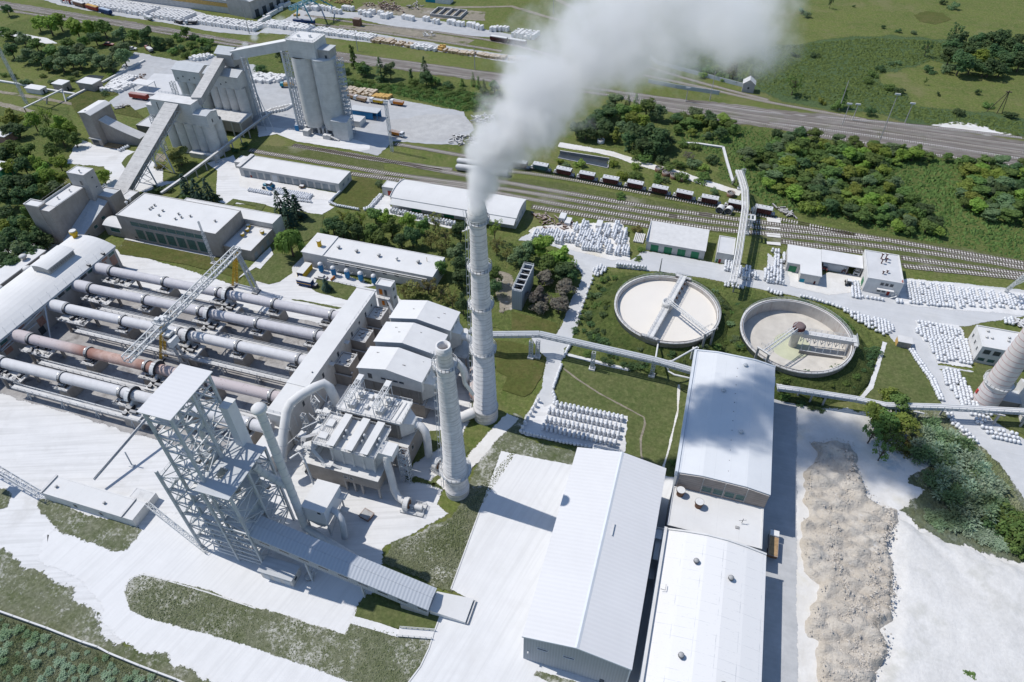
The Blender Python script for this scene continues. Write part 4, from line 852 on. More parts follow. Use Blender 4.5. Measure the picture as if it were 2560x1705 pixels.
def mk_baghouse():
 t = thing('bag_filter', 'small white hopper bottomed filter box on legs with a bent duct', 'filter', (-82.6,87.6,0))
 x0, x1, y0, y1 = -86.2, -79.4, 83.2, 92.4
 part(MB().box(x0,x1,y0,y1,6.2,12.4), 'casing', 'cladding_trim', t)
 part(MB().box(x0-.2,x1+.2,y0-.2,y1+.2,12.403,12.7), 'roof', 'roof_white', t)
 part(MB().hexa([(x0+2.4,y0+1,2.6),(x1-2.4,y0+1,2.6),(x1-2.4,y1-1,2.6),(x0+2.4,y1-1,2.6)], [(x0,y0,6.19),(x1,y0,6.19),(x1,y1,6.19),(x0,y1,6.19)]), 'hopper', 'steel_grey', t)
 for x in (x0+.3,x1-.3):
  for y in (y0+.3,y1-.3): part(MB().beam((x,y,0),(x,y,6.2),.35), 'leg', 'steel_grey', t)
 part(MB().beam((x1-.3,y0+.3,.3),(x1-.3,y1-.3,6),.18).beam((x0+.3,y0+.3,.3),(x1-.3,y0+.3,6),.18), 'brace', 'steel_grey', t)
 part(MB().box(x0+4.6,x0+5.6,y0-.06,y0,11,11.8), 'hatch', 'glass_dark', t)
 part(MB().tube([(x1-.2,y0+3.6,8.6),(x1+1.6,y0+3.0,8.8),(x1+3.2,y0+2.2,8.0),(x1+4,y0+1.2,5.6),(x1+4.2,y0+.2,1.4)], .95, 12), 'duct', 'steel_grey', t)
 part(MB().box(x1+.1,x1+2,y1-2,y1,9,9.15).rail([(x1+2,y1-2,9.15),(x1+2,y1,9.15)],1,.08,1).box(x1+.1,x1+2.6,y1-3.4,y1-1.6,4.6,4.75).rail([(x1+.1,y1-3.4,4.75),(x1+2.6,y1-3.4,4.75)],1,.08,1), 'landing', 'steel_white', t)
 b = thing('dust_skip', 'small rusty open skip left on the dusty ground below the filters', 'skip', (-73.2,92.4,0))
 m = MB().hexa([(-74.4,91.2,0),(-71.6,90.6,0),(-71,93,0),(-73.8,93.8,0)], [(-74.8,91,1.3),(-71.4,90.3,1.3),(-70.6,93.2,1.3),(-74.1,94.1,1.3)]); part(m, 'body', 'rust', b)
 part(MB().add([(-74.4,91.2,1.31),(-71.6,90.7,1.31),(-71,93,1.31),(-73.9,93.7,1.31)],[(0,1,2,3)]), 'load', 'steel_dark', b)
mk_baghouse()
# ducts and the vent stack by the tower
def seams(mb, path, r, step):
 for a, b in zip(path, path[1:]):
  a, b = Vector(a), Vector(b); d = (b-a).normalized(); n = int((b-a).length/step)
  for k in range(n): p = a+d*(k+.5)*step; mb.tube([p-d*.07,p+d*.07], r+.06, 16)
vs_ = thing('vent_stack', 'slim pale blue grey vent stack with a dusty mushroom cap beside the steel tower', 'stack', (-87,82.6,0))
pth = [(-87,82.6,2),(-87,82.6,53.2)]
part(MB().tube(pth, 1.12, 18), 'pipe', 'steel_white', vs_)
m_ = MB(); seams(m_, pth, 1.12, 3.1); part(m_, 'seam_rings', 'steel_grey', vs_)
part(MB().lathe((-87,82.6,53), [(1.12,0),(1.75,.5),(1.85,1.2),(1.2,2.0),(.4,2.2),(0,2.2)], 20), 'cap', 'roof_white', vs_)
sd_ = thing('process_duct', 'big white S shaped duct bending over to the open deck filter', 'duct', (-103,104,0))
pth = [(-102.2,97.6,8),(-103.0,103,14.5),(-103.4,107.6,19.2),(-103.0,110,20.8),(-101.2,113,21.6),(-98.6,117.4,21.6),(-97.0,119.6,21.4),(-95.3,119.6,20),(-94.2,119,17.4),(-93.4,118.6,14)]
part(MB().tube(pth, 1.45, 16), 'pipe', 'white_wall', sd_)
m_ = MB(); seams(m_, pth[:3], 1.45, 3.4); part(m_, 'seam_rings', 'steel_grey', sd_)
part(MB().beam((-96,117,16),(-98.6,116.6,21),.25).beam((-96,121,15),(-97.6,120,21),.25).beam((-96,117,16),(-96,121,21),.2), 'bracket', 'steel_grey', sd_)
pth = [W('twb',1130,150,33), (-92.5,81.6,27.5), (-89.4,82.2,24.4), (-87.6,82.4,23)]
dd_ = thing('process_duct', 'slanting pale duct from the tower deck down to the vent stack', 'duct', (-92,82,0))
part(MB().tube(pth, 1.0, 14), 'pipe', 'steel_white', dd_); m_ = MB(); seams(m_, pth, 1.0, 2.2); part(m_, 'seam_rings', 'steel_grey', dd_)
part(MB().beam((-94,80.8,20),(-94,80.8,28),.3).beam((-90,81.6,14),(-90,81.6,24.4),.3), 'prop', 'steel_grey', dd_)
fd_ = thing('process_duct', 'low dusty duct lying behind the inclined gallery', 'duct', (-78,79,0))
part(MB().tube([(-87,82.6,3),(-84,81.4,3.6),(-70.6,78.6,2.2),(-68.4,78.2,1.2)], 1.05, 12), 'pipe', 'steel_grey', fd_)
st = thing('pipe_trestle', 'tangled grey steel trestle under the S shaped duct', 'trestle', (-97,108,0))
rr = random.Random(8)
for (x, y) in ((-100.5,111),(-95.5,112),(-100,117),(-95.4,117.6)): part(MB().truss((x,y,0),(x+rr.uniform(-.6,.6),y,15), 1.3, 1.3, 8, .2, .13), 'tower_leg', 'steel_grey', st)
m_ = MB()
for k in range(34):
 z = rr.uniform(2,17); a = Vector((rr.uniform(-103,-93),rr.uniform(99,119),z)); b = a+Vector((rr.uniform(-5,5),rr.uniform(-6,6),rr.uniform(-4,4))); b.z = max(.5,b.z); m_.beam(a,b,rr.choice((.14,.2,.28)))
part(m_, 'cross_beams', 'steel_grey', st)
m_ = MB()
for k in range(7): x, y, z = rr.uniform(-103,-97), rr.uniform(100,117), rr.uniform(4,17); m_.box(x,x+rr.uniform(2,4),y,y+rr.uniform(1.5,3),z,z+.12); m_.rail([(x,y,z+.12),(x+3,y,z+.12)],1,.08,1)
part(m_, 'gratings', 'steel_white', st)
part(MB().beam((-93.6,100,19),(-92.6,113,8),1.6,1.2).beam((-93,112.5,8.4),(-98,100.6,1),1.4,1), 'chute', 'concrete_dark', st)
one(MB().tube([(-97.6,96.8,12.5),(-95.4,98.4,14),(-93.6,97.8,12),(-91.6,96,3)], .32, 8), 'pipe', 'steel_white', 'thin bent pipe dropping behind the vent stack', 'pipe', (-93,97,0))
# steel tower and inclined gallery
def mk_tower():
 t = thing('steel_tower', 'tall open steel tower with a white roof on top and a lower blue shaded deck', 'tower', (-100,76,0))
 X = (-112.6,-107.6,-100.6,-92.6); Y = (69.4,77,85)
 cols = MB();
 H = {0: 37.0, 1: 59.2, 2: 59.2, 3: 34.6}
 for i, x in enumerate(X):
  for j, y in enumerate(Y):
   if i == 0 and j == 2: continue
   yy = y if i in (0,3) else y+1.6*(j < 2)
   part(MB().beam((x,yy,0),(x,yy,H[i]-.3),.62), 'column', 'steel_grey', t)
 for y in (69.2,): part(MB().beam((-100.6,y,0),(-100.6,y,34.4),.6), 'column', 'steel_grey', t)
 lv = [6.5,12,17.5,23,28.5,34,39.5,45,50.5,56]
 rr = random.Random(4)
 bm, br, gr, gl_ = MB(), MB(), MB(), []
 for z in lv:
  ii = (0,1,2,3) if z < 34.5 else (1,2)
  ys = {1:(71,78.6,85), 2:(71,78.6,85), 0:(69.4,77,77), 3:(69.4,77,85)}
  for a, b in zip(ii, ii[1:]):
   for j in range(3):
    if a == 0 and j == 2: continue
    bm.beam((X[a],ys[a][j],z),(X[b],ys[b][j],z),.34,.42)
    if rr.random() < .8 or j == 0: br.beam((X[a],ys[a][j],z-5.5),(X[b],ys[b][j],z),.24);
    if rr.random() < .55: br.beam((X[b],ys[b][j],z-5.5),(X[a],ys[a][j],z),.2)
  for a in ii:
   for j in range(2):
    bm.beam((X[a],ys[a][j],z),(X[a],ys[a][j+1],z),.32,.4)
    br.beam((X[a],ys[a][j+(z*2 % 2 < 1)],z-5.5),(X[a],ys[a][j+(z*2 % 2 >= 1)],z),.24)
    br.beam((X[a],(ys[a][0]+ys[a][1])/2 if j == 0 else (ys[a][1]+ys[a][2])/2,z-5.5),(X[a],ys[a][j],z),.18)
  if z < 34 :
   gr.box(-112.4,-107.8,69.6,73.5,z,z+.08)
   for k in range(3): y0 = 70+k*5; gr.box(-107.4,-107.4+rr.uniform(2,6.4),y0,y0+rr.uniform(1,3),z+.05,z+.13)
   gr.box(-100.3,-93,70+rr.uniform(0,2),82+rr.uniform(0,2),z+.05,z+.13)
  else:
   for k in range(2): y0 = 71.4+k*7; gr.box(-107.4,-101,y0,y0+rr.uniform(.8,1.6),z+.05,z+.13)
 part(bm, 'beam_frame', 'steel_grey', t); part(br, 'braces', 'steel_grey', t);
 for k in range(0, len(gr.v), 8): part(MB().add(gr.v[k:k+8], [(3,2,1,0),(4,5,6,7),(0,1,5,4),(1,2,6,5),(2,3,7,6),(3,0,4,7)]), 'grating', 'steel_white', t)
 st = MB()
 for k, z in enumerate(lv[:6]):
  a, b = ((-112,70.2,z-5.5),(-108.4,70.2,z)) if k%2 else ((-108.4,72.2,z-5.5),(-112,72.2,z)); st.beam(a,b,.9,.2); st.rail([(-112.5,69.5,z),(-107.8,69.5,z)],1.1,.08,1.5); st.rail([(-112.5,69.5,z),(-112.5,73.5,z)],1.1,.08,1.5)
 part(st, 'stairs', 'steel_white', t)
 lw = MB()
 for z in (2,4,6.5,9,12,14.5,17.5): lw.beam((-107.2,69.3,z),(-92.8,69.2,z),.3,.5)
 part(lw, 'front_girts', 'steel_grey', t)
 part(MB().box(-108.6,-99.8,70.2,85.8,59.25,59.5), 'top_roof', 'roof_rib', t)
 dk = MB(); hx = (-99.3,-97.0); hy = (72.8,76.0)
 for q in ((-101.6,-91.9,68.2,hy[0]),(-101.6,-91.9,hy[1],84.6),(-101.6,hx[0],hy[0],hy[1]),(hx[1],-91.9,hy[0],hy[1])): dk.box(*q,34.6,34.95)
 part(dk, 'deck_roof', 'roof_bluegrey', t)
 part(MB().box(-99.6,-97.4,83.2,86.4,22,49.5), 'lift_shaft', 'cladding_trim', t)
 part(MB().box(-99.8,-97.2,83,86.6,49.503,49.75), 'shaft_roof', 'roof_white', t)
 m = MB()
 m.lathe((-96.6,77,14), [(0,-6),(1.1,-6),(2.7,0),(2.7,7),(2.2,8.5),(0,8.5)], 18).lathe((-104,79,30), [(0,-5),(.9,-5),(2.1,0),(2.1,6),(1.4,7.5),(0,7.5)], 16)
 m.box(-104.6,-99,72.6,76,17.6,20.4); part(m, 'vessel', 'steel_grey', t)
 m = MB(); m.tube([(-104,79,37),(-104,79,44),(-102,80,48)], .7, 10).tube([(-96.6,77,8),(-96.6,76,3)], .6, 10).tube([(-104,78.6,25),(-100.2,77.6,21.8)], .55, 10); part(m, 'internal_duct', 'steel_white', t)
 m = MB()
 for k in range(26):
  z = rr.uniform(2,40); x = rr.uniform(-107,-101) if z > 33 else rr.uniform(-107,-94); y = rr.uniform(71,84); m.box(x,x+rr.uniform(.4,1.6),y,y+rr.uniform(.4,1.6),z,z+rr.uniform(.3,1.3))
 part(m, 'equipment', 'concrete_dark', t)
 m = MB()
 for k in range(30):
  z = rr.uniform(3,56); x0 = rr.uniform(-107.4,-101); p = Vector((x0,rr.uniform(71,84),z)); q = p+Vector((rr.uniform(-3,3),rr.uniform(-4,4),rr.uniform(-3,3))); q.z = max(1,q.z); m.beam(p,q,.15)
 part(m, 'small_members', 'steel_grey', t)
mk_tower()
def mk_incl():
 t = thing('conveyor_gallery', 'wide inclined ribbed conveyor gallery running down to the gable yard', 'conveyor', (-68,72.5,0))
 ya, yb = 69.2, 75.4; yr = (ya+yb)/2
 xa, za, xb, zb = -93.2, 17.0, -44.2, 4.9
 def P(x, y, dz):
  f = (x-xa)/(xb-xa); return Vector((x,y,za+(zb-za)*f+dz))
 def loft(prof, x0, x1):
  n = len(prof); m = MB(); m.add([P(x0,*q) for q in prof]+[P(x1,*q) for q in prof], [tuple(range(n)), tuple(range(2*n-1,n-1,-1))]+[(i,n+i,n+(i+1)%n,(i+1)%n) for i in range(n)]); return m
 part(loft([(ya+.2,-3.4),(yb-.2,-3.4),(yb-.2,-.1),(yr,.55),(ya+.2,-.1)], xa, xb), 'wall', 'cladding', t)
 t0 = NT('roof_rib_long'); p = t0.xyz(t0.geo.outputs['Position'])[0]; w = t0.math('SINE', t0.math('MULTIPLY', p, 2*pi/.95))
 c = t0.mix(t0.mr(w,-1,1,0,.3), (.50,.53,.57), (.34,.37,.42)); M['roof_rib_long'] = t0.bsdf(c, .6, w, .3, .08)
 part(loft([(ya,-.12),(yr-.02,.6),(yr-.02,.8),(ya,.08)], xa, xb+.4), 'roof', 'roof_rib_long', t)
 part(loft([(yr+.02,.6),(yb,-.12),(yb,.08),(yr+.02,.8)], xa, xb+.4), 'roof', 'roof_rib_long', t)
 for k in range(9):
  x = -90+k*5.4; part(loft([(ya+.12,-1.6),(ya+.2,-1.6),(ya+.2,-1.15),(ya+.12,-1.15)], x, x+2.6), 'window', 'glass_dark', t)
 for x in (-78.0,-62.5):
  m = MB(); z = P(x,0,-3.5).z
  for y in (ya+.4,yb-.4): m.beam((x,y,0),(x,y,z),.45)
  for k in range(4): m.beam((x,ya+.4,z*k/4),(x,yb-.4,z*(k+1)/4),.18); m.beam((x,yb-.4,z*k/4),(x,ya+.4,z*(k+1)/4),.18)
  part(m, 'support', 'steel_grey', t)
 part(MB().box(-52,-44.4,69.6,75,0,2.2), 'foot', 'concrete', t)
 part(MB().hexa([(-44.1,70.4,0),(-34.4,70.6,0),(-34.4,76.9,0),(-44.1,75.2,0)], [(-44.1,70.2,2.6),(-34.3,70.4,1.5),(-34.3,77,1.5),(-44.1,75.6,2.6)]), 'tail_canopy', 'roof_white', t)
 part(MB().beam((-33.9,70.5,.5),(-33.9,77,.5),.5,.9), 'tail_kerb', 'concrete', t)
 c = thing('control_house', 'small control house with pale doors under the inclined gallery', 'building', (-86.6,69.5,0))
 rc = (-91.6,-82,66.6,70.6); part(MB().box(*rc,0,3.9), 'wall', 'pale_concrete', c); part(MB().box(-92,-81.6,66.2,71,3.903,4.2), 'roof', 'roof_bluegrey', c)
 for k in range(3): opening(c, 'door', 'S', rc, -90.6+k*3, -88.8+k*3, 0, 2.6, 'steel_grey')
 opening(c, 'window', 'E', rc, 67.6, 68.8, 1.4, 2.6)
 one(MB().lathe((-79.4,70.4,0), [(0,0),(1.3,0),(1.3,.9),(0,.9)], 16), 'water_tub', 'concrete_dark', 'round dark tub on the ground beside the control house', 'tub', (-79.4,70.4,0))
 s = thing('footbridge', 'white concrete steps with rails across the grass to the gable yard', 'steps', W('31',1480,1120))
 a, b = W('31',1310,1115), W('31',1630,1140); part(MB().beam((a.x,a.y,.35),(b.x,b.y,.35),2.2,.25), 'steps', 'roof_white', s)
 part(MB().rail([(a.x,a.y-1.1,.4),(b.x,b.y-1.1,.4)],1,.1,1.5).rail([(a.x,a.y+1.1,.4),(b.x,b.y+1.1,.4)],1,.1,1.5), 'railing', 'steel_white', s)
mk_incl()
pb = W('20',910,1335,0); pe = W('20',1370,760,6)
l_ = thing('pipe_bridge', 'thin straight pipe bridge from the guard house roof up to the kiln pier', 'pipe bridge', pb)
part(MB().beam((pb.x,pb.y,3.8),(pe.x,pe.y,8.6),.9,.25).tube([(pb.x,pb.y,4.3),(pe.x,pe.y,9)], .22, 6), 'girder', 'concrete', l_)
q = W('20',1215,1140); part(MB().beam((q.x,q.y,0),(q.x-.4,q.y+.6,6.2),.3).box(q.x-.8,q.x+.8,q.y-.6,q.y+.6,0,.4), 'post', 'steel_grey', l_)
fa, fb = W('30',1400,0,3.4), W('30',1850,310,1.4)
l_ = thing('belt_bridge', 'low lattice belt bridge from the guard house toward the steel tower', 'conveyor', fa)
part(MB().truss((-134.6,75.6,3.6),(-110.5,68.6,1.0), 1.2, 1.0, 14, .14, .09), 'truss', 'truss_paint', l_)
fa, fb = W('20',-300,1020,6.5), W('20',350,1390,3.6)
l_ = thing('belt_bridge', 'blue grey lattice ramp reaching the guard house from the left edge', 'conveyor', fb)
part(MB().truss((fa.x,fa.y,8.6),(fb.x,fb.y,3.5), 1.8, 1.2, 16, .2, .12), 'truss', 'steel_grey', l_); part(MB().box(fa.x+12,fa.x+15,fa.y-6,fa.y-3,5,7.5), 'head_box', 'steel_dark', l_)
# chimneys
def mk_chimney(name, label, x, y, prof, m, rings, collars, h, pink=False):
 t = thing('chimney', label, 'chimney', (x,y,0))
 def rad(z):
  for (r0,z0),(r1,z1) in zip(prof, prof[1:]):
   if z0 <= z <= z1: return r0+(r1-r0)*(z-z0)/max(1e-6,z1-z0)
  return prof[-1][0]
 part(MB().lathe((x,y,0), prof+[(prof[-1][0]-.4,h),(prof[-1][0]-.5,h-3)], 36), 'shaft', m, t)
 part(MB().disc((x,y,h-2.9), prof[-1][0]-.5, 24), 'flue', 'glass_dark', t)
 mb = MB(); z = 1.5
 while z < h-6: r = rad(z); mb.lathe((x,y,z), [(r,-.07),(r+.05,-.07),(r+.05,.07),(r,.07)], 28); z += rings
 part(mb, 'hoops', 'ring_pink' if pink else 'concrete', t)
 for z in collars:
  r = rad(z); p = part(MB().lathe((x,y,z), [(r-.05,-.9),(r+.9,0),(r+.95,.12),(r-.05,.12)], 28), 'platform', 'pale_concrete', t)
  rl = MB(); pts = arc((x,y), r+.9, 0, 345, 20); rl.rail([(q.x,q.y,z+.12) for q in pts], 1.2, .09, 1.2, closed=True); part(rl, 'railing', 'steel_grey', p)
 mb = MB()
 a = radians(195) if not pink else radians(20)
 for z0 in range(2, int(h-4), 3):
  r0, r1 = rad(z0)+.45, rad(z0+3)+.45
  p, q = Vector((x+cos(a)*r0,y+sin(a)*r0,z0)), Vector((x+cos(a)*r1,y+sin(a)*r1,z0+3)); o = Vector((-sin(a),cos(a),0))*.32
  mb.beam(p+o,q+o,.09); mb.beam(p-o,q-o,.09); mb.beam(p-o,p+o,.07)
  c = p+Vector((cos(a),sin(a),0))*.7; mb.beam(p+o,c,.07); mb.beam(p-o,c,.07); mb.beam(c,q+Vector((cos(a),sin(a),0))*.7,.07)
 part(mb, 'ladder', 'steel_grey', t)
 return t
BC = W('S',1215,1040); SCH = W('S',1144,1228)
mk_chimney('chimney', 'tallest white chimney with smoke pouring from its top', BC.x, BC.y, [(4.05,0),(4.0,4.6),(4.15,4.7),(4.15,5.3),(3.8,5.4),(2.15,76),(2.15,77),(2.5,77.6),(2.5,80),(2.3,80.2),(2.3,80.9),(2.05,81.1),(2.05,82)], 'stack_brick', 1.9, (31.2,48.8,62,77), 82)
t_ = mk_chimney('chimney', 'shorter white ringed chimney with a wide collar and dark open mouth', SCH.x, SCH.y, [(3.6,0),(3.55,2.6),(3.7,2.7),(3.7,3.0),(3.5,3.1),(3.4,10.4),(3.75,10.6),(3.75,11.6),(3.4,11.8),(2.25,53.5),(2.25,55.2),(1.75,58.6),(2.0,58.9),(2.0,59.6),(1.85,59.8),(1.85,61.2)], 'stack_brick', 1.8, (10.8,54.6), 61.2)
part(MB().tube([(SCH.x+2.2,SCH.y+2.4,54),(SCH.x+3.4,SCH.y+2.8,50),(SCH.x+3.6,SCH.y+3,46),(SCH.x+4.8,SCH.y+4,42),(SCH.x+5,SCH.y+4.6,40.4)], .5, 10), 'side_pipe', 'white_wall', t_)
RC = W('rb',497,1225)
mk_chimney('chimney', 'pinkish white chimney with rusty hoops leaving the right edge', RC.x, RC.y, [(4.0,0),(3.3,26),(2.2,62),(2.2,64)], 'stack_pink', 2.0, (9.6,), 64, True)
one(MB().box(RC.x-4.25,RC.x-3.75,RC.y-.4,RC.y+.5,3,4.6), 'warning_sign', 'red_sign', 'small red sign fixed low on the pinkish chimney', 'sign', (RC.x-4,RC.y,0))
def mk_flue():
 t = thing('flue_house', 'grey flue building beside the pinkish chimney at the right edge', 'building', (RC.x+9,RC.y+1,0))
 part(MB().box(RC.x+3.5,RC.x+9,RC.y-1.6,RC.y+4,0,3.4), 'wall', 'concrete_dark', t); part(MB().box(RC.x+3.4,RC.x+9.2,RC.y-1.8,RC.y+4.2,3.403,3.6), 'roof', 'roof_bluegrey', t)
 part(MB().extrude([(RC.y-7,0),(RC.y+7,0),(RC.y+7,7),(RC.y,9),(RC.y-7,7)], 'x', RC.x+9.2, RC.x+26), 'flue_hall', 'white_wall', t)
mk_flue()
t_ = thing('flue_duct', 'rough brick flue climbing between the filter houses and the big chimney', 'duct', (-61,146,0))
part(MB().tube([(-62,161,1.5),(-60,152,3),(-57,144,3.6),(BC.x-2,BC.y+3,4)], 2.2, 12), 'flue', 'brick', t_)
part(MB().tube([(-61.6,136,1),(-58,134,2.5),(BC.x-2.5,BC.y-1,3)], 1.8, 12), 'branch', 'white_wall', t_)
# settling tanks
def rock_mound(name, c, r0, r1, h, m, sector=None):
 n, k = 64, 7; vs = []
 for j in range(k+1):
  f = j/k; r = r1+(r0-r1)*f
  for i in range(n):
   a = 2*pi*i/n; rr_ = r+noise.noise(Vector((cos(a)*3+c[0],sin(a)*3,f*3)))*2.0*(1-f); vs.append((c[0]+rr_*cos(a), c[1]+rr_*sin(a), h*(f**.8)+.02+noise.noise(Vector((cos(a)*9,sin(a)*9,f*5+c[0])))*.35*f*(1-f)*4))
 ob = MB().add(vs, [(j*n+i,j*n+(i+1)%n,(j+1)*n+(i+1)%n,(j+1)*n+i) for j in range(k) for i in range(n)], True).build(name, m); ob['kind'] = 'structure'; return ob
T1, T2, TR, RIM = (-1.2,203.2), (45.4,202.0), 19.4, 7.0
ground_mat('bank_green', [(.045,.075,.022),(.08,.115,.03),(.115,.13,.045)], bump=1.0, bd=1.0, fine=.7, alpha=False)
rock_mound('embankment', T1, TR+.1, 29.5, 4.6, 'bank_green'); rock_mound('embankment', T2, TR+.1, 28.5, 4.6, 'bank_green')
def mk_tank(c, lab, level, slm, hollow):
 t = thing('settling_tank', lab, 'tank', (c[0],c[1],0), 'round settling tanks')
 part(MB().lathe((c[0],c[1],0), [(TR,0),(TR,RIM-.5),(TR+.35,RIM-.5),(TR+.35,RIM),(TR-.9,RIM),(TR-.9,RIM-.3),(TR-1.0,.4)], 96, True), 'wall', 'tank_wall', t)
 part(MB().lathe((c[0],c[1],RIM), [(TR-.55,.0),(TR-.55,.14),(TR-.4,.14),(TR-.4,.0)], 72), 'rail_ring', 'rail', t)
 part(MB().lathe((c[0],c[1],level), [(TR-.98,0),(9,-.5 if hollow else 0),(4,-.9 if hollow else 0),(0,-.9 if hollow else 0)], 64), 'sludge', slm, t)
 rl = MB(); pts = arc(c, TR+.25, 0, 355, 60); rl.rail([(p.x,p.y,RIM) for p in pts], 1.0, .07, 3, closed=True); part(rl, 'railing', 'steel_grey', t)
 return t
ta = mk_tank(T1, 'round settling tank brim full of smooth cream slurry', 5.3, 'slurry', False)
tb = mk_tank(T2, 'round settling tank nearly empty with a green pool round its column', 2.0, 'slurry_floor', True)
def ring(c, r, a, z): return Vector((c[0]+r*cos(radians(a)), c[1]+r*sin(radians(a)), z))
part(MB().lathe((T2[0],T2[1],1.42), [(6.6,0),(4,-.04),(0,-.04)], 30).lathe((T2[0]-3,T2[1]-5,1.45), [(5,-.0),(0,0)], 24), 'green_pool', 'slurry_green', tb)
def tank_bridge(c, lab, ang, both, arm, z, colr):
 t = thing('scraper_bridge', lab, 'bridge', (c[0],c[1],z))
 d = Vector((cos(radians(ang)),sin(radians(ang)),0)); n = Vector((-d.y,d.x,0)); C = Vector((c[0],c[1],0))
 a = C-d*(TR+.6 if both else 0); b = C+d*(TR+.8)
 up = Vector((0,0,1))
 m = MB().beam(a+up*(z+.15),b+up*(z+.15),2.3,.3);
 for s in (-1.1,1.1): m.beam(a+n*s+up*(z-.55),b+n*s+up*(z-.55),.22,1.3)
 part(m, 'deck', 'pale_concrete', t)
 m = MB()
 for s in (-1.1,1.1): m.rail([a+n*s+up*(z+.3),b+n*s+up*(z+.3)],1.1,.08,2)
 part(m, 'railing', 'steel_grey', t)
 for e, sg in ((b,1),(a,-1)) if both else ((b,1),):
  m = MB().beam(e-n*3+up*(z-.3)-d*sg*.6,e+n*3+up*(z-.3)-d*sg*.6,1.3,.8)
  for s in (-2.6,2.6): m.beam(e+n*(s-.7)+up*(RIM+.45)-d*sg*.7,e+n*(s+.7)+up*(RIM+.45)-d*sg*.7,.4,.85)
  part(m, 'wheel_carriage', 'concrete_dark', t)
  part(MB().rail([e-n*3+up*(z+.1),e+n*3+up*(z+.1)],1,.08,1.2), 'carriage_rail', 'steel_grey', t)
 part(MB().lathe((c[0],c[1],0), [(1.5,.6),(1.5,z-.8),(2.1,z-.6),(2.1,z+2.2),(1.7,z+2.2),(1.6,z+1.6),(0,z+1.6)], 22), 'centre_column', colr, t)
 m = MB(); dn = -d if both else d
 f0, f1 = C+d*2.5+n*1.6, C+d*(TR-2.2)+n*1.6
 if not both:
  for k in range(7):
   p = f0.lerp(f1,k/6); m.beam(p+up*(z-.6),p+up*2.4,.18); m.beam(p-n*3.2+up*(z-.6),p-n*5+up*2.4,.15)
   if k < 6: q = f0.lerp(f1,(k+1)/6); m.beam(p+up*(z-.8),q+up*2.6,.15); m.beam(q+up*(z-.8),p+up*2.6,.15); m.beam(p+up*4.6,q+up*4.6,.15); m.beam(p-n*5+up*2.6,q-n*5+up*2.6,.2)
  part(m, 'scraper_lattice', 'steel_grey', t)
  part(MB().beam(C+d*2-n*3.6+up*2.2,C+d*(TR-2.5)-n*3.6+up*2.2,.35,1.5), 'scraper_blade', 'concrete_dark', t)
 else:
  for k in range(5):
   p = C+d*(4+k*3.2)-n*1.4; m.lathe((p.x,p.y,z-1.2), [(.5,0),(.5,.8),(.3,1),(0,1)], 8); m.beam(p+up*(z-1),p-n*1.2+up*5.4,.1)
  part(m, 'scraper_motors', 'rust', t)
 d2 = Vector((cos(radians(arm)),sin(radians(arm)),0)); n2 = Vector((-d2.y,d2.x,0)); e = C+d2*(TR+1.0)
 m = MB()
 for s in (-.5,.5): m.tube([C+d2*.4+n2*s+up*(z+2.9),e+n2*s+up*(z+2.6)], .17, 6)
 for k in range(13): p = C.lerp(e,k/12); m.beam(p-n2*.8+up*(z+2.5),p+n2*.8+up*(z+2.5),.12); m.beam(p-n2*1.1+up*(z+2.5),p-n2*1.1+up*(z+3.7),.08)
 m.beam(C-n2*.8+up*(z+2.4),e-n2*.8+up*(z+2.4),.2); m.beam(C+n2*.8+up*(z+2.4),e+n2*.8+up*(z+2.4),.2); m.beam(C-n2*1.1+up*(z+3.7),e-n2*1.1+up*(z+3.7),.08)
 part(m, 'pipe_arm', 'steel_white', t)
 m = MB()
 for s in (-2.1,2.1): m.beam(e+d2*.9+n2*s,e+d2*.9+n2*s+up*(z+3.4),.75)
 m.beam(e+d2*.9-n2*2.6+up*(z+3.3),e+d2*.9+n2*2.6+up*(z+3.3),.5); m.rail([e-n2*2.4+up*(z+3.5)-d2,e+n2*2.4+up*(z+3.5)-d2,e+n2*2.4+up*(z+3.5)+d2*2],1,.08,1.2)
 part(m, 'portal', 'concrete', t)
 return t
tank_bridge(T1, 'long scraper bridge right across the full cream tank', 79, True, -40, 7.9, 'pale_concrete')
tank_bridge(T2, 'half length scraper bridge reaching from the column of the empty tank', 2.5, False, 236, 8.2, 'pale_concrete')
part(MB().lathe((T2[0],T2[1],9.6), [(2.0,0),(2.2,.3),(2.2,1.4),(1.4,2.2),(0,2.2)], 16), 'rust_drum', 'maroon_paint', tb)
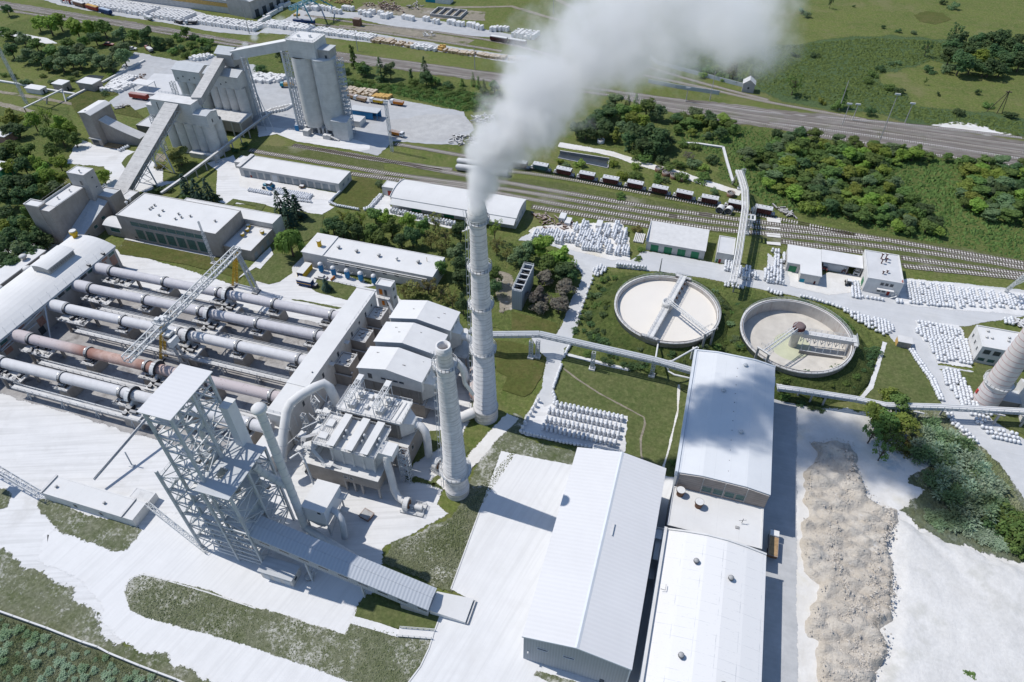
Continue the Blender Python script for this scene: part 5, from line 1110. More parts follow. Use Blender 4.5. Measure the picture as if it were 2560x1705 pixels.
# pipe racks
def rack(name, label, pts, w, ph, npipe, m='steel_grey', posts=(), pm='steel_white', foot=False):
 t = thing(name, label, 'pipe rack', (pts[len(pts)//2][0],pts[len(pts)//2][1],0))
 pts = [Vector(p) for p in pts]; mp, mg, mr_ = MB(), MB(), MB()
 for a, b in zip(pts, pts[1:]):
  d = (b-a).normalized(); n = Vector((-d.y,d.x,0)).normalized(); up = Vector((0,0,1))
  for k in range(npipe): s = w*(-.42+.84*k/max(1,npipe-1)); mp.beam(a+n*s+up*.25,b+n*s+up*.25,.22,.3) if k%2 else mp.tube([a+n*s+up*.35,b+n*s+up*.35], .24, 8)
  for s in (-w*.5,w*.5): mg.beam(a+n*s-up*.5,b+n*s-up*.5,.22); mg.beam(a+n*s+up*.1,b+n*s+up*.1,.2)
  k = max(2,int((b-a).length/2.6))
  for i in range(k+1):
   p = a.lerp(b,i/k); mg.beam(p-n*w*.5,p+n*w*.5,.16)
   for s in (-w*.5,w*.5):
    mg.beam(p+n*s-up*.5,p+n*s+up*.1,.14)
    if i < k: q = a.lerp(b,(i+1)/k); mg.beam(p+n*s-up*(.5 if i%2 else -.1),q+n*s-up*(-.1 if i%2 else .5),.12)
  mr_.rail([a-n*w*.55+up*.1,b-n*w*.55+up*.1],1.1,.09,2.2)
 part(mp, 'pipes', pm, t); part(mg, 'girder', m, t); part(mr_, 'railing', 'steel_grey', t)
 for x, y, z, kind in posts:
  if kind == 'truss': part(MB().truss((x,y,.9),(x,y,z), 1.2, 1.0, max(4,int(z/1.3)), .2, .12), 'post', 'steel_grey', t); part(MB().box(x-1.1,x+1.1,y-1,y+1,0,.9), 'footing', 'white_wall', t)
  else: part(MB().beam((x,y,0),(x,y,z),.55).beam((x-1.6,y,z-.3),(x+1.6,y,z-.3),.4), 'post', 'concrete', t)
 return t
A_, B_, C_, D_ = W('pip',30,150,9), W('pip',540,145,9), W('pip',1740,415,9), W('pip',2200,545,9.5)
def pb_(x, y): q = W('pip',x,y); return q
po = []
for x, y in ((450,400),(520,395),(1093,520),(1718,590)): q = pb_(x,y); po.append((q.x,q.y,8.5,'truss'))
rack('pipe_rack', 'long elevated pipe rack from the big chimney to the pale blue roofed hall', [A_-Vector((8,0,0)),A_,B_,C_,D_], 2.6, 0, 6, posts=po, pm='roof_bluegrey')
one(MB().tube([W('pip',1760,420,8.5),W('pip',1790,240,6),], .32, 8).tube([W('pip',1840,440,8.5),W('pip',1940,430,8.5),W('pip',2200,285,9.5)], .35, 8).tube([W('pip',1870,450,8),W('pip',1900,540,7),W('pip',1960,575,7),W('pip',2140,615,7)], .32, 8), 'pipe', 'steel_white', 'white branch pipes leaving the rack end toward the full tank', 'pipe', (0,176,0))
m_ = MB()
for x in (2115,2140,2160): p = W('pip',x,470); m_.tube([(p.x,p.y,0),(p.x,p.y,8.6)], .38, 8)
one(m_, 'riser_pipes', 'white_wall', 'three white upright pipes beside the pale blue roofed hall', 'pipe', (9,178,0))
bx = [W('brg',462,1430,8),W('brg',520,1130,9),W('brg',560,870,10),W('brg',590,660,11),W('brg',585,480,11.5),W('brg',555,370,11.5),W('brg',520,275,11.5)]
po = []
for x, y, h in ((463,1530,8),(505,1225,8.6),(600,930,9.6),(640,850,9.8),(530,470,11)): q = W('brg',x,y); po.append((q.x,q.y,h,'truss' if y != 1530 else 'post'))
rk = rack('pipe_rack', 'tall white pipe bridge crossing all the sidings toward the wood', bx, 2.6, 0, 5, posts=po, pm='white_wall', m='truss_paint')
e = bx[-1]; part(MB().beam(e,W('brg',455,415,0),.5).beam(e+Vector((1,0,0)),W('brg',510,400,0),.4), 'end_legs', 'concrete', rk)
lp = [W('brg',585,730,10.2),W('brg',690,738,10.2),W('brg',688,790,10.2),W('brg',580,770,10)]
m_ = MB()
for a, b in zip(lp, lp[1:]): m_.beam(a,b,.7,.5)
m_.beam(W('brg',650,740,10.2),W('brg',648,782,10.2),.5); part(m_, 'expansion_loop', 'white_wall', rk)
gl = [W('brg',-60,0),W('brg',100,8),W('brg',250,30),W('brg',360,45),W('brg',400,200),W('brg',460,400)]
t_ = thing('ground_pipe', 'pale concrete cased pipe lying on the ground beside the wood', 'pipe', gl[3]); m_ = MB()
for a, b in zip(gl, gl[1:]): m_.beam(a+Vector((0,0,.7)),b+Vector((0,0,.7)),1.3,.7)
part(m_, 'casing', 'pale_concrete', t_)
rr_ = [W('23',85,420,5.5),W('23',280,445,5.5),W('23',800,525,5.5),W('23',1080,585,5.5),W('23',1600,600,5.5),W('23',2350,640,5.5),W('23',2800,660,5.5)]
po = []
for x, y in ((85,490),(258,525),(375,565),(495,590),(1330,740),(1570,680),(2060,760),(2310,780)): q = W('23',x,y); po.append((q.x,q.y,5.2,'post'))
rack('pipe_rack', 'low pipe rack running to the right edge over the works road', rr_, 1.9, 0, 5, posts=po, pm='steel_white')
# warehouses in front
def mk_gable():
 x0, x1, y0, y1 = -18.0, 8.1, 66.2, 124.2; xr = (x0+x1)/2
 t = thing('gable_warehouse', 'big grey clad gable warehouse with a ribbed white roof, nearest the camera', 'warehouse', (xr,95,0))
 part(MB().extrude([(x0+.35,0),(x1-.35,0),(x1-.35,13.6),(xr,16.1),(x0+.35,13.6)], 'y', y0+.35, y1-.35), 'wall', 'cladding', t)
 part(MB().extrude([(x0,13.55),(xr-.02,16.2),(xr-.02,16.45),(x0,13.8)], 'y', y0, y1), 'roof', 'roof_rib', t)
 part(MB().extrude([(xr+.02,16.2),(x1,13.55),(x1,13.8),(xr+.02,16.45)], 'y', y0, y1), 'roof', 'roof_rib', t)
 part(MB().extrude([(xr-.55,16.36),(xr,16.52),(xr+.55,16.36),(xr,16.62)], 'y', y0, y1), 'ridge_cap', 'cladding_trim', t)
 part(MB().extrude([(x0,13.3),(xr,15.95),(x1,13.3),(x1,13.85),(xr,16.5),(x0,13.85)], 'y', y0-.12, y0-.003), 'verge_trim', 'cladding_trim', t)
 part(MB().beam((x1-.3,y0+.3,0),(x1-.3,y0+.3,13.5),.35), 'corner_trim', 'cladding_trim', t)
 rc = (x0+.35,x1-.35,y0+.35,y1-.35)
 for a in (-14.2,-7.8):
  w = opening(t, 'window', 'S', rc, a, a+2.6, 8.6, 9.2, 'glass_dark', 'cladding_trim');
 opening(t, 'door', 'S', rc, 1.6, 2.7, 0, 2.3, 'glass_dark'); opening(t, 'sign', 'S', rc, 5.4, 6.6, .8, 1.5, 'white_paint')
 part(MB().box(-16.6,-16.3,y0-.15,y0+.35,5.0,5.5), 'wall_lamp', 'white_paint', t)
 part(MB().box(xr+2.2,xr+2.35,97,100.6,16.1,16.45), 'roof_rod', 'steel_grey', t)
 s = thing('metal_stair', 'open metal stair and landing on the far gable of the clad warehouse', 'stair', (-9,126,0))
 part(MB().box(-13.6,-5.8,y1+.1,y1+2.6,12.2,12.35).rail([(-13.6,y1+.1,12.35),(-13.6,y1+2.6,12.35),(-5.8,y1+2.6,12.35),(-5.8,y1+.1,12.35)],1.2,.11,1.4), 'landing', 'steel_white', s)
 part(MB().beam((-13,y1+2,12.2),(-7,y1+2,6.4),.9,.2).beam((-7,y1+1,6.2),(-13,y1+1,.4),.9,.2), 'flight', 'steel_white', s)
 m = MB()
 for x in (-13.5,-5.9): m.beam((x,y1+2.5,0),(x,y1+2.5,12.2),.16)
 part(m, 'post', 'steel_grey', s)
mk_gable()
def mk_bluehall():
 x0, x1, y0, y1 = 11.4, 36.4, 122.4, 173.0; xm = (x0+x1)/2
 t = thing('store_hall', 'pale blue roofed store hall with slatted brown gable above the lower roof', 'hall', (24,148,0))
 w = MB().extrude([(x0,0),(x1,0),(x1,15.2),(xm+6,16.3),(xm-6,16.5),(x0,15.6)], 'y', y0, y1); part(w, 'wall', 'cladding', t)
 pr = [(x0-.1,15.62),(xm-6,16.52),(xm+6,16.35),(x1+.1,15.25)]
 part(MB().extrude(pr+[(a,b+.25) for a, b in pr[::-1]], 'y', y0-.1, y1+.1), 'roof', 'roof_hall', t)
 part(MB().box(x0-.9,x0-.1,y0-.3,y1+.3,14.2,16.3).box(x0,x0+.6,y0,y1,15.9,16.0), 'parapet', 'cladding_trim', t)
 part(MB().extrude([(x0-.4,15.6),(xm-6,16.6),(xm+6,16.5),(x1+.2,15.2),(x1+.2,15.8),(xm+6,17.0),(xm-6,17.1),(x0-.4,16.2)], 'y', y1+.1, y1+.6), 'end_coping', 'cladding_trim', t)
 part(MB().extrude([(x0+.5,9.3),(x1-.1,9.3),(x1-.1,15),(xm+6,16.1),(xm-6,16.3),(x0+.5,15.4)], 'y', y0-.35, y0-.003), 'slatted_gable', 'wood_slats', t)
 for a in (x0+7,x0+13,x0+19): part(MB().box(a,a+.25,y0-.5,y0-.36,9.3,16), 'batten', 'concrete', t)
 for k in range(4): opening(t, 'window', 'S', (x0,x1,y0-.35,y1), x0+7.4+k*3.1, x0+10.0+k*3.1, 10.4, 12.6, 'glass_green', 'brown_concrete')
 for x, y in ((21,156.5),(27.2,141.2),(27,169.8)): vent(t, x, y, 16.5, .7, .9, 'roof_bluegrey')
 m = MB()
 for k in range(12): m.box(24.6-.01*k,24.75,126+k*3.8,126.2+k*3.8,16.45,16.8)
 part(m, 'roof_pegs', 'steel_dark', t)
 part(MB().box(x1+.03,x1+1.0,168,172,11,12.4), 'gutter_box', 'white_paint', t)
 a = flat_block('link_block', 'lower flat white block between the blue roofed hall and the white roofed store', 'building', (11.0,36.2,108.8,122.0), 9.4, 'pale_concrete', 'roof_white', .35)
 for x, y in ((13.2,119.8),(18.6,117.4)):
  d = part(MB().lathe((x,y,9.0), [(1.0,0),(1.0,1.9),(1.25,1.95),(1.25,2.5)], 18), 'roof_drum', 'rust', a); part(MB().disc((x,y,11.5), 1.2, 18), 'drum_lid', 'roof_white', d)
 part(MB().box(29,30,113.2,114,9.1,9.4).beam((30.6,115.4,9.1),(30.6,115.4,11.4),.12).beam((29.6,115,10.6),(31.6,115.8,10.6),.1), 'roof_mast', 'steel_dark', a)
 x0, x1, y0, y1 = 11.2, 37.3, 58.0, 107.0; xm = (x0+x1)/2
 b = thing('white_store', 'white felt roofed store at the bottom edge, right of the gable warehouse', 'warehouse', (24,84,0))
 n = 5; pr = [(x0+(x1-x0)*i/n, 9.4+2.2*(1-abs(2*i/n-1)**1.6)) for i in range(n+1)]
 part(MB().extrude([(x0,0),(x1,0)]+pr[::-1], 'y', y0, y1), 'wall', 'pale_concrete', b)
 t0 = NT('roof_store'); p = t0.xyz(t0.geo.outputs['Position']); fx = t0.math('FRACT', t0.math('MULTIPLY', p[0], 1/5.2)); fy = t0.math('FRACT', t0.math('MULTIPLY', p[1], 1/2.6))
 nn = t0.noise(.25, 6, .7); ns = t0.noise(1.2, 4, .6, (1,3,1))
 ln = t0.math('MAXIMUM', t0.math('LESS_THAN', fx, .03), t0.math('MULTIPLY', t0.math('LESS_THAN', fy, .05), .7))
 c = t0.mix(t0.math('MULTIPLY', ln, t0.mr(nn,.45,.62,0,.55)), (.74,.735,.73), (.35,.37,.4)); c = t0.mix(t0.math('MULTIPLY', t0.mr(ns,.62,.72),.4), c, (.45,.45,.45)); M['roof_store'] = t0.bsdf(c, .9)
 part(MB().extrude([(a,z+.003) for a, z in pr]+[(a,z+.25) for a, z in pr[::-1]], 'y', y0-.1, y1), 'roof', 'roof_store', b)
 part(MB().box(x0-.9,x0-.02,y0-.4,y1+.4,7.6,10.5), 'parapet', 'white_wall', b)
 part(MB().extrude([(x0-.5,9)]+[(a,z-.2) for a, z in pr]+[(a,z+.65) for a, z in pr[::-1]]+[(x0-.5,10.2)], 'y', y1+.003, y1+.5), 'end_coping', 'white_wall', b)
 for x, y in ((19.5,98.6),(28.4,96.4),(18.6,73.4),(28.6,69.6)): vent(b, x, y, 11.2, .75, 1.5, 'steel_dark')
 part(MB().beam((13,89,10.9),(13,90.6,10.9),.12).beam((13,89,10.9),(11.8,89,10.9),.12), 'roof_bracket', 'steel_dark', b)
 s = thing('metal_stair', 'rusty white metal stair clinging to the white store beside the shadowed alley', 'stair', (9.2,101,0))
 part(MB().box(7.2,10.2,103.6,106.4,9.6,9.75).rail([(7.2,103.6,9.75),(7.2,106.4,9.75),(10.2,106.4,9.75)],1.1,.1,1.2), 'landing', 'steel_white', s)
 part(MB().beam((8.0,103.6,9.6),(7.6,97.4,4.6),1.0,.2).rail([(7.4,103.6,9.6),(7.2,97.4,4.6)],1.0,.09,1.2).box(6.8,10,94.4,97.4,4.4,4.6).rail([(6.8,94.4,4.6),(6.8,97.4,4.6)],1,.09,1).box(8.8,10.2,98,105,8.4,8.55), 'flight', 'white_wall', s)
 part(MB().beam((7.2,97,0),(7.2,97,9.6),.15).beam((7.2,103.8,0),(7.2,103.8,9.6),.15), 'post', 'steel_grey', s)
mk_bluehall()
# middle buildings
def mk_mid():
 rc = (-235.9,-186.3,189.2,207.8)
 t = flat_block('factory_building', 'large flat white roofed factory with green glazing along its brown front', 'factory', rc, 12.5, 'brown_concrete', 'roof_white', .35)
 for k in range(8): a = -229.6+k*4.6; opening(t, 'window', 'S', rc, a, a+4.35, 8.2, 10.4, 'glass_green', 'brown_concrete')
 for k in range(7): a = -228.6+k*5.2; opening(t, 'window', 'S', rc, a, a+4.1, 1.4, 6.6, 'glass_green', 'brown_concrete')
 opening(t, 'doorway', 'S', rc, -230.5, -229.2, 0, 2.2, 'glass_dark'); opening(t, 'doorway', 'S', rc, -193.5, -191.8, 0, 2.4, 'glass_dark')
 for x, y in ((1420,320),(1395,340),(1375,355),(1495,370),(1460,412),(1640,400),(1665,430),(1610,445),(1748,420),(1975,465)): q = W('10',x,y,12.4); vent(t, q.x, q.y, 12.4, .55, .9)
 for x, y in ((1190,275),(1160,305)): q = W('10',x,y,12.2); vent(t, q.x+.4, q.y, 12.2, .7, 1.6, 'white_wall')
 part(MB().box(-236.2,-226,188.0,189,0,.5).box(-226,-190,188.2,189,0,.35), 'plinth', 'concrete', t)
 rc2 = (-221,-172.2,208.1,215.5)
 flat_block('rear_block', 'long lower white roofed block behind the factory', 'building', rc2, 8, 'pale_concrete', 'roof_white', .3)
 rc3 = (-186,-172.8,191.0,207.7)
 e = flat_block('side_block', 'small flat block at the factory end with yellow roof ventilators', 'building', rc3, 5.4, 'brown_concrete', 'roof_felt', .3)
 for x, y in ((-183.3,206.0),(-182.1,203.2),(-182.2,199.6),(-175,203.6)):
  d = part(MB().lathe((x,y,5.2), [(.4,0),(.9,.6),(1.0,1.7),(.85,1.7),(.8,1.4),(0,1.4)], 14), 'roof_ventilator', 'yellow_paint', e); part(MB().disc((x,y,6.75), .75, 12), 'ventilator_cap', 'roof_white', d)
 for k in range(3): opening(e, 'door', 'E', rc3, 192.5+k*4.6, 194.5+k*4.6, 0, 3, 'gate_grey')
 m = thing('lattice_mast', 'thin rusty lattice lightning mast in front of the factory', 'mast', W('10',1965,850)); q = W('10',1965,850)
 part(MB().truss((q.x,q.y,0),(q.x,q.y,15.5),.9,.9,14,.11,.08).truss((q.x,q.y,15.5),(q.x,q.y,21),.5,.5,6,.09,.07), 'mast', 'steel_grey', m)
 part(MB().box(q.x-1.2,q.x+1.2,q.y-1,q.y+1,0,.5), 'footing', 'concrete_dark', m)
 l = thing('link_shed', 'vaulted roofed link shed between the grey works and the factory', 'shed', (-243,195,0))
 part(MB().extrude([(189.5,0),(196.5,0)]+[(196.5-7*i/6,5+1.2*(1-(i/3-1)**2)) for i in range(7)], 'x', -246, -236.2), 'wall', 'brown_concrete', l)
 part(MB().extrude([(196.8-7.6*i/6,5.05+1.25*(1-(i/3-1)**2)) for i in range(7)]+[(189.2+7.6*i/6,5.3+1.25*(1-(i/3-1)**2)) for i in range(7)], 'x', -246.4, -236.3), 'roof', 'roof_felt', l)
 opening(l, 'window', 'S', (-246,-236.2,189.5,196.5), -243, -238, 2.5, 4.5, 'glass_green')
 rc = (-150.6,-92.5,194.8,208.4)
 c = flat_block('compressor_house', 'long white roofed compressor house with blue air tanks along its front', 'building', rc, 7, 'pale_concrete', 'roof_white', .25)
 part(MB().box(-150.9,-141,194.5,208.7,7.003,7.3), 'raised_roof', 'roof_white', c)
 for x, y in ((760,710),(925,745),(1130,785),(1490,845)): q = W('11',x,y,7); vent(c, q.x, q.y, 6.9, .8, 1.4)
 q = W('11',1295,820,7); vent(c, q.x, q.y, 6.9, .6, 1.6, 'pale_concrete'); q = W('11',1370+200,830,7); part(MB().beam((q.x,q.y,6.9),(q.x,q.y,9),.15), 'pole', 'timber_yellow', c)
 q = W('11',585,690,7.3); d = part(MB().lathe((q.x,q.y,7.3), [(.9,0),(.9,2.4),(1.05,2.4),(1.05,2.9)], 14), 'roof_drum', 'yellow_paint', c); part(MB().disc((q.x,q.y,10.2), 1.0, 14), 'drum_lid', 'roof_white', d)
 for k in range(6): a = -136.5+k*5.2+(1.2 if k > 2 else 0); opening(c, 'window', 'S', rc, a, a+1.9, 3.6, 5.0)
 part(MB().box(-139,-95,194.3,194.75,5.4,5.7).tube([(-139,194.2,4.9),(-95,194.2,4.9)], .15, 6), 'pipe_run', 'concrete', c)
 tl = ['air tank nearest the yellow container', 'second air tank from the yellow container', 'middle air tank of the five', 'fourth air tank from the yellow container', 'air tank beside the stair tower']
 for k, (x, y) in enumerate(((605,930),(720,965),(845,990),(968,1015),(1090,1040))):
  q = W('11',x,y); a = thing('air_tank', 'upright blue '+tl[k], 'tank', q, 'air tanks before the compressor house')
  part(MB().lathe((q.x,q.y,.7), [(0,0),(.95,.1),(1.0,.4),(1.0,3.4)], 16), 'shell', 'blue_paint', a); part(MB().lathe((q.x,q.y,4.1), [(1.0,0),(.95,.5),(.5,.9),(0,1.0)], 16), 'dome', 'white_paint', a)
  part(MB().beam((q.x-.7,q.y,0),(q.x-.7,q.y,.8),.2).beam((q.x+.7,q.y,0),(q.x+.7,q.y,.8),.2).box(q.x-1.2,q.x+1.2,q.y-1,q.y+1,0,.15), 'legs', 'steel_grey', a)
  part(MB().tube([(q.x,q.y,5.0),(q.x+1.0,q.y+.4,4.8),(q.x+1.3,q.y+.6,2.2),(q.x+1.3,q.y+2.4,2)], .13, 6), 'pipe', 'steel_white', a)
 q0 = W('11',440,965)
 k = thing('yellow_container', 'yellow container with a dusty white top beside the compressor house', 'container', (-147,190.6,0)); q = W('11',480,950)
 part(MB().box(-149.2,-146.2,186.2,193.4,.2,3.0), 'body', 'yellow_paint', k); part(MB().box(-149.3,-146.1,186.1,193.5,3.003,3.1), 'top', 'roof_white', k); part(MB().box(-148.9,-147.9,186.1,186.19,.3,2.8).box(-147.7,-146.5,186.1,186.19,.3,2.8), 'doors', 'darkblue_paint', k)
 v = thing('trailer_van', 'dark blue box trailer with a grey roof on the white drive', 'trailer', W('11',470,1060)); q = W('11',465,1052)
 part(MB().box(q.x-3.4,q.x+3.0,q.y-1.3,q.y+1.3,.8,3.1), 'body', 'darkblue_paint', v); part(MB().box(q.x-3.45,q.x+3.05,q.y-1.35,q.y-1.3,1.7,2.1), 'stripe', 'timber_yellow', v); part(MB().box(q.x-3.5,q.x+3.1,q.y-1.4,q.y+1.4,3.103,3.25), 'roof', 'concrete', v)
 for dx in (-2.2,1.8,2.6): part(MB().tube([(q.x+dx,q.y-1.35,.5),(q.x+dx,q.y+1.35,.5)], .5, 12), 'wheel', 'black_rubber', v)
 part(MB().beam((q.x+3,q.y,.8),(q.x+4.6,q.y,.7),.2).box(q.x+3.4,q.x+5,q.y-.9,q.y+.9,.6,1.7), 'drawbar_unit', 'steel_dark', v)
 one(MB().box(*[v for a in [W('11',600,990)] for v in (a.x-2.5,a.x+2.5,a.y-1.2,a.y+1.2)],0,1.1).box(*[v for a in [W('11',600,990)] for v in (a.x-.8,a.x+1.4,a.y-.9,a.y+.9)],1.1,1.8), 'pump_unit', 'concrete', 'dusty grey pump unit on the pad before the air tanks', 'machine', W('11',600,990))
 m_ = MB(); a, b = W('11',690,1015), W('11',725,985); m_.beam((a.x,a.y,.6),(b.x,b.y,.9),.3,1.2); one(m_, 'orange_panel', 'orange_paint', 'tilted orange panel leaning by the second air tank', 'panel', a)
 fl = [W('11',720,1025),W('11',800,1048),W('11',870,1062),W('11',940,1075)]; one(MB().rail([(p.x,p.y,0) for p in fl],1.2,.1,1.6), 'fence', 'steel_grey', 'low grey railing along the pad of the air tanks', 'fence', fl[0])
 rc = (-217.9,-163.1,250.9,263.2)
 g = flat_block('long_garage', 'long low garage with many grey doors and a white roof', 'garage', rc, 5, 'pale_concrete', 'roof_white', .3)
 part(MB().box(-219,-216.8,250.6,263.6,5.003,5.5), 'parapet', 'concrete', g)
 for k in range(13): a = -215.6+k*3.95; opening(g, 'garage_door', 'S', rc, a, a+2.9, 0, 3.6, 'gate_grey' if k != 4 else 'steel_white')
 for y in (254,259): opening(g, 'window', 'E', rc, y, y+1.6, 1.6, 3.2, 'gate_grey')
 opening(g, 'red_board', 'S', rc, -212.4, -211.4, 0, 1.4, 'red_paint')
 flat_block('lean_to', 'small white roofed lean-to at the left end of the long garage', 'shed', (-225,-219.2,257,263.6), 3.6, 'pale_concrete', 'roof_white', .2)
 x0, x1, y0, y1 = -133.9, -73.5, 243.6, 262.6
 s = thing('vaulted_shed', 'big low shed with a gently curved white roof behind the smoking chimney', 'shed', (-103,253,0))
 pr = [(y0+2.5+(y1-y0-2.5)*i/10, 5.4+1.6*(1-(i/5-1)**2)) for i in range(11)]
 part(MB().extrude([(y1,0),(y0+2.5,0)]+pr, 'x', x0, x1), 'wall', 'pale_concrete', s)
 part(MB().extrude([(a,z+.003) for a, z in pr]+[(a,z+.3) for a, z in pr[::-1]], 'x', x0-.2, x1+.3), 'roof', 'roof_white', s)
 part(MB().hexa([(x0+.5,y0-.6,3.7),(x1,y0-.6,3.7),(x1,y0+2.45,5.0),(x0+.5,y0+2.45,5.0)], [(x0+.5,y0-.6,3.9),(x1,y0-.6,3.9),(x1,y0+2.45,5.3),(x0+.5,y0+2.45,5.3)]), 'awning', 'roof_felt', s)
 part(MB().extrude([(a,z+.3) for a, z in pr]+[(a,z+.75) for a, z in pr[::-1]], 'x', x0-.5, x0-.21), 'end_parapet', 'pale_concrete', s)
 for a in (-124,-108,-92): opening(s, 'doorway', 'S', (x0,x1,y0+2.5,y1), a, a+5, 0, 3, 'gate_green')
 for k in range(3): opening(s, 'window', 'E', (x0,x1,y0,y1), 247+k*4.5, 248.6+k*4.5, 1.2, 3, 'gate_grey')
 b = flat_block('small_block', 'small flat white annex at the left end of the vaulted shed', 'building', (-142.6,-135,254.9,260.8), 4.8, 'pale_concrete', 'roof_white', .25)
 opening(b, 'red_door', 'S', (-142.6,-135,254.9,260.8), -139.8, -137.4, .4, 3, 'red_paint')
 x0, x1, y0, y1 = -15.3, 9.3, 247.2, 260.8
 g = thing('green_garage', 'slate roofed garage with four green gates', 'garage', (-3,254,0))
 part(MB().extrude([(y1,0),(y0,0),(y0,4.6),(y1,5.8)], 'x', x0, x1), 'wall', 'pale_concrete', g)
 part(MB().extrude([(y0-.5,4.56),(y1+.4,5.84),(y1+.4,6.08),(y0-.5,4.8)], 'x', x0-.2, x1+.2), 'roof', 'roof_slate', g)
 for k in range(4): opening(g, 'gate', 'S', (x0,x1,y0,y1), x0+2+k*5.7, x0+5.3+k*5.7, 0, 3.3, 'gate_green')
 part(MB().box(x0-.5,x0-.2,y0-.4,y1+.2,3.5,6.3), 'end_coping', 'pale_concrete', g)
 h = flat_block('brick_hut', 'small flat roofed hut right beside the tall pipe bridge', 'hut', (14,20.9,246.9,259.7), 5.2, 'pale_concrete', 'roof_grey', .4)
 opening(h, 'door', 'S', (14,20.9,246.9,259.7), 15.4, 16.4, 0, 2, 'red_paint'); opening(h, 'door', 'S', (14,20.9,246.9,259.7), 14.5, 15.1, 0, 1.8, 'gate_green')
 l = thing('repair_shop', 'L shaped white roofed repair shop with a green gate', 'workshop', (50,252,0))
 P1 = [(42.6,249.2),(47.8,249.2),(47.8,243.2),(55.4,243.2),(55.4,261.8),(42.6,261.8)]
 part(MB().prism(P1,0,4.4), 'wall', 'pale_concrete', l); P2 = [(42.3,248.8),(47.4,248.8),(47.4,242.8),(55.7,242.8),(55.7,262.1),(42.3,262.1)]; part(MB().prism(P2,4.403,4.75), 'roof', 'roof_white', l)
 opening(l, 'gate', 'S', (42.6,55,249.2,262), 43.6, 46.6, 0, 3.1, 'gate_green'); opening(l, 'booth', 'S', (47.8,55.4,243.2,262), 48.1, 49.9, 0, 1.9, 'teal_paint'); opening(l, 'locker', 'S', (47.8,55.4,243.2,262), 53.5, 54.2, 0, 1.7, 'maroon_paint')
 o = thing('open_shed', 'open fronted lean shed bridging the repair shop and the two storey block', 'shed', (64,258,0))
 part(MB().box(55.6,72,261,261.4,0,4.6).box(57,66.2,254.6,255,0,3.4), 'wall', 'roof_bluegrey', o); part(MB().hexa([(55.8,253.6,4.3),(72,253.6,4.3),(72,262,4.7),(55.8,262,4.7)],[(55.8,253.6,4.6),(72,253.6,4.6),(72,262,5.0),(55.8,262,5.0)]), 'roof', 'roof_felt', o)
 for x in (56.2,66.4,71.6): part(MB().beam((x,254,0),(x,254,4.3),.3), 'post', 'concrete', o)
 x0, x1, y0, y1 = 72.3,85.6,244.4,263.9; rc = (x0,x1,y0,y1)
 b = flat_block('two_storey_block', 'two storey white block with rusty roof vents and a door canopy', 'building', rc, 7, 'white_wall', 'roof_grey', .4)
 for k in range(3): opening(b, 'window', 'S', rc, 77.6+k*1.75, 78.8+k*1.75, 4.4, 5.7)
 for k in range(2): opening(b, 'window', 'S', rc, 77.4+k*1.8, 78.7+k*1.8, 1.2, 2.2)
 opening(b, 'door', 'S', rc, 81.2, 82.2, 0, 2.1, 'red_paint'); part(MB().box(77,83.2,y0-1.3,y0-.003,2.9,3.1), 'canopy', 'roof_white', b)
 opening(b, 'gate', 'W', rc, 247.5, 250.5, 0, 3, 'gate_green')
 part(MB().rail([(82.6,y0-2,1.2),(84.4,y0-.6,1.2)],1,.1,1).beam((82.4,y0-1.6,0),(84.6,y0-1.6,1.6),.7,.2), 'steps', 'steel_grey', b)
 for x, y, hh in ((1310,290,2.4),(1320,410,2.0),(1430,290,2.2),(1440,370,1.8),(1360,690,1.2),(1470,660,1.0)):
  q = W('2st',x,y,6.8); v = part(MB().lathe((q.x,q.y,6.6), [(.22,0),(.22,hh),(.5,hh+.1),(.5,hh+.45),(.3,hh+.6),(0,hh+.6)], 10), 'roof_vent', 'maroon_paint', b); part(MB().disc((q.x,q.y,6.6+hh+.62), .42, 10), 'vent_cap', 'roof_white', v)
 part(MB().box(85,85.3,244.8,246.4,6.6,7.3), 'red_hatch', 'red_paint', b)
 x0, x1, y0, y1 = 107.8,121.8,213.4,225.2; rc = (x0,x1,y0,y1)
 b = flat_block('white_block', 'white two storey block with dark windows at the right edge behind the pinkish chimney', 'building', rc, 7.8, 'white_wall', 'roof_white', .5)
 for k in range(3): opening(b, 'window', 'S', rc, 109+k*3.2, 111.2+k*3.2, 4.6, 6.6); opening(b, 'window', 'S', rc, 108.6+k*3.2, 110.8+k*3.2, 1.2, 2.6, 'glass_green')
 for y in (215.5,219,222.5): opening(b, 'window', 'W', rc, y, y+.9, 3.6, 5.2)
 for x, y in ((540,175),(520,265),(600,280),(860,275),(850,325)): q = W('rb',x,y,7.4); vent(b, q.x, q.y, 7.3, .5, .7)
 x0, x1, y0, y1 = -59.2,-55.2,193.1,210.2
 c = thing('cooling_box', 'tall grey open topped cooling box beside the plum coloured trees', 'cooler', (-57,201.6,0)); w = MB()
 for q in ((x0,x1,y0,y0+.35),(x0,x1,y1-.35,y1),(x0,x0+.35,y0+.35,y1-.35),(x1-.35,x1,y0+.35,y1-.35)): w.box(*q,0,9.6)
 part(w, 'wall', 'cladding', c); part(MB().box(x0+.36,x1-.36,y0+.36,y1-.36,6.2,6.5), 'floor', 'glass_dark', c); m = MB()
 for k in range(6): y = y0+.4+k*3.25; m.box(x0-.1,x1+.1,y,y+.5,9.603,9.9)
 m.rail([(x0,y0,9.6),(x1,y0,9.6),(x1,y1,9.6),(x0,y1,9.6)],1,.1,2,closed=True); part(m, 'top_frame', 'steel_grey', c)
 for k in range(4): y = y0+2.4+k*3.9; part(MB().lathe(((x0+x1)/2,y,8), [(1.4,0),(1.5,.8),(1.4,.8)], 14), 'fan_ring', 'steel_dark', c)
 rc = (-166.8,-134.8,69.6,75.8)
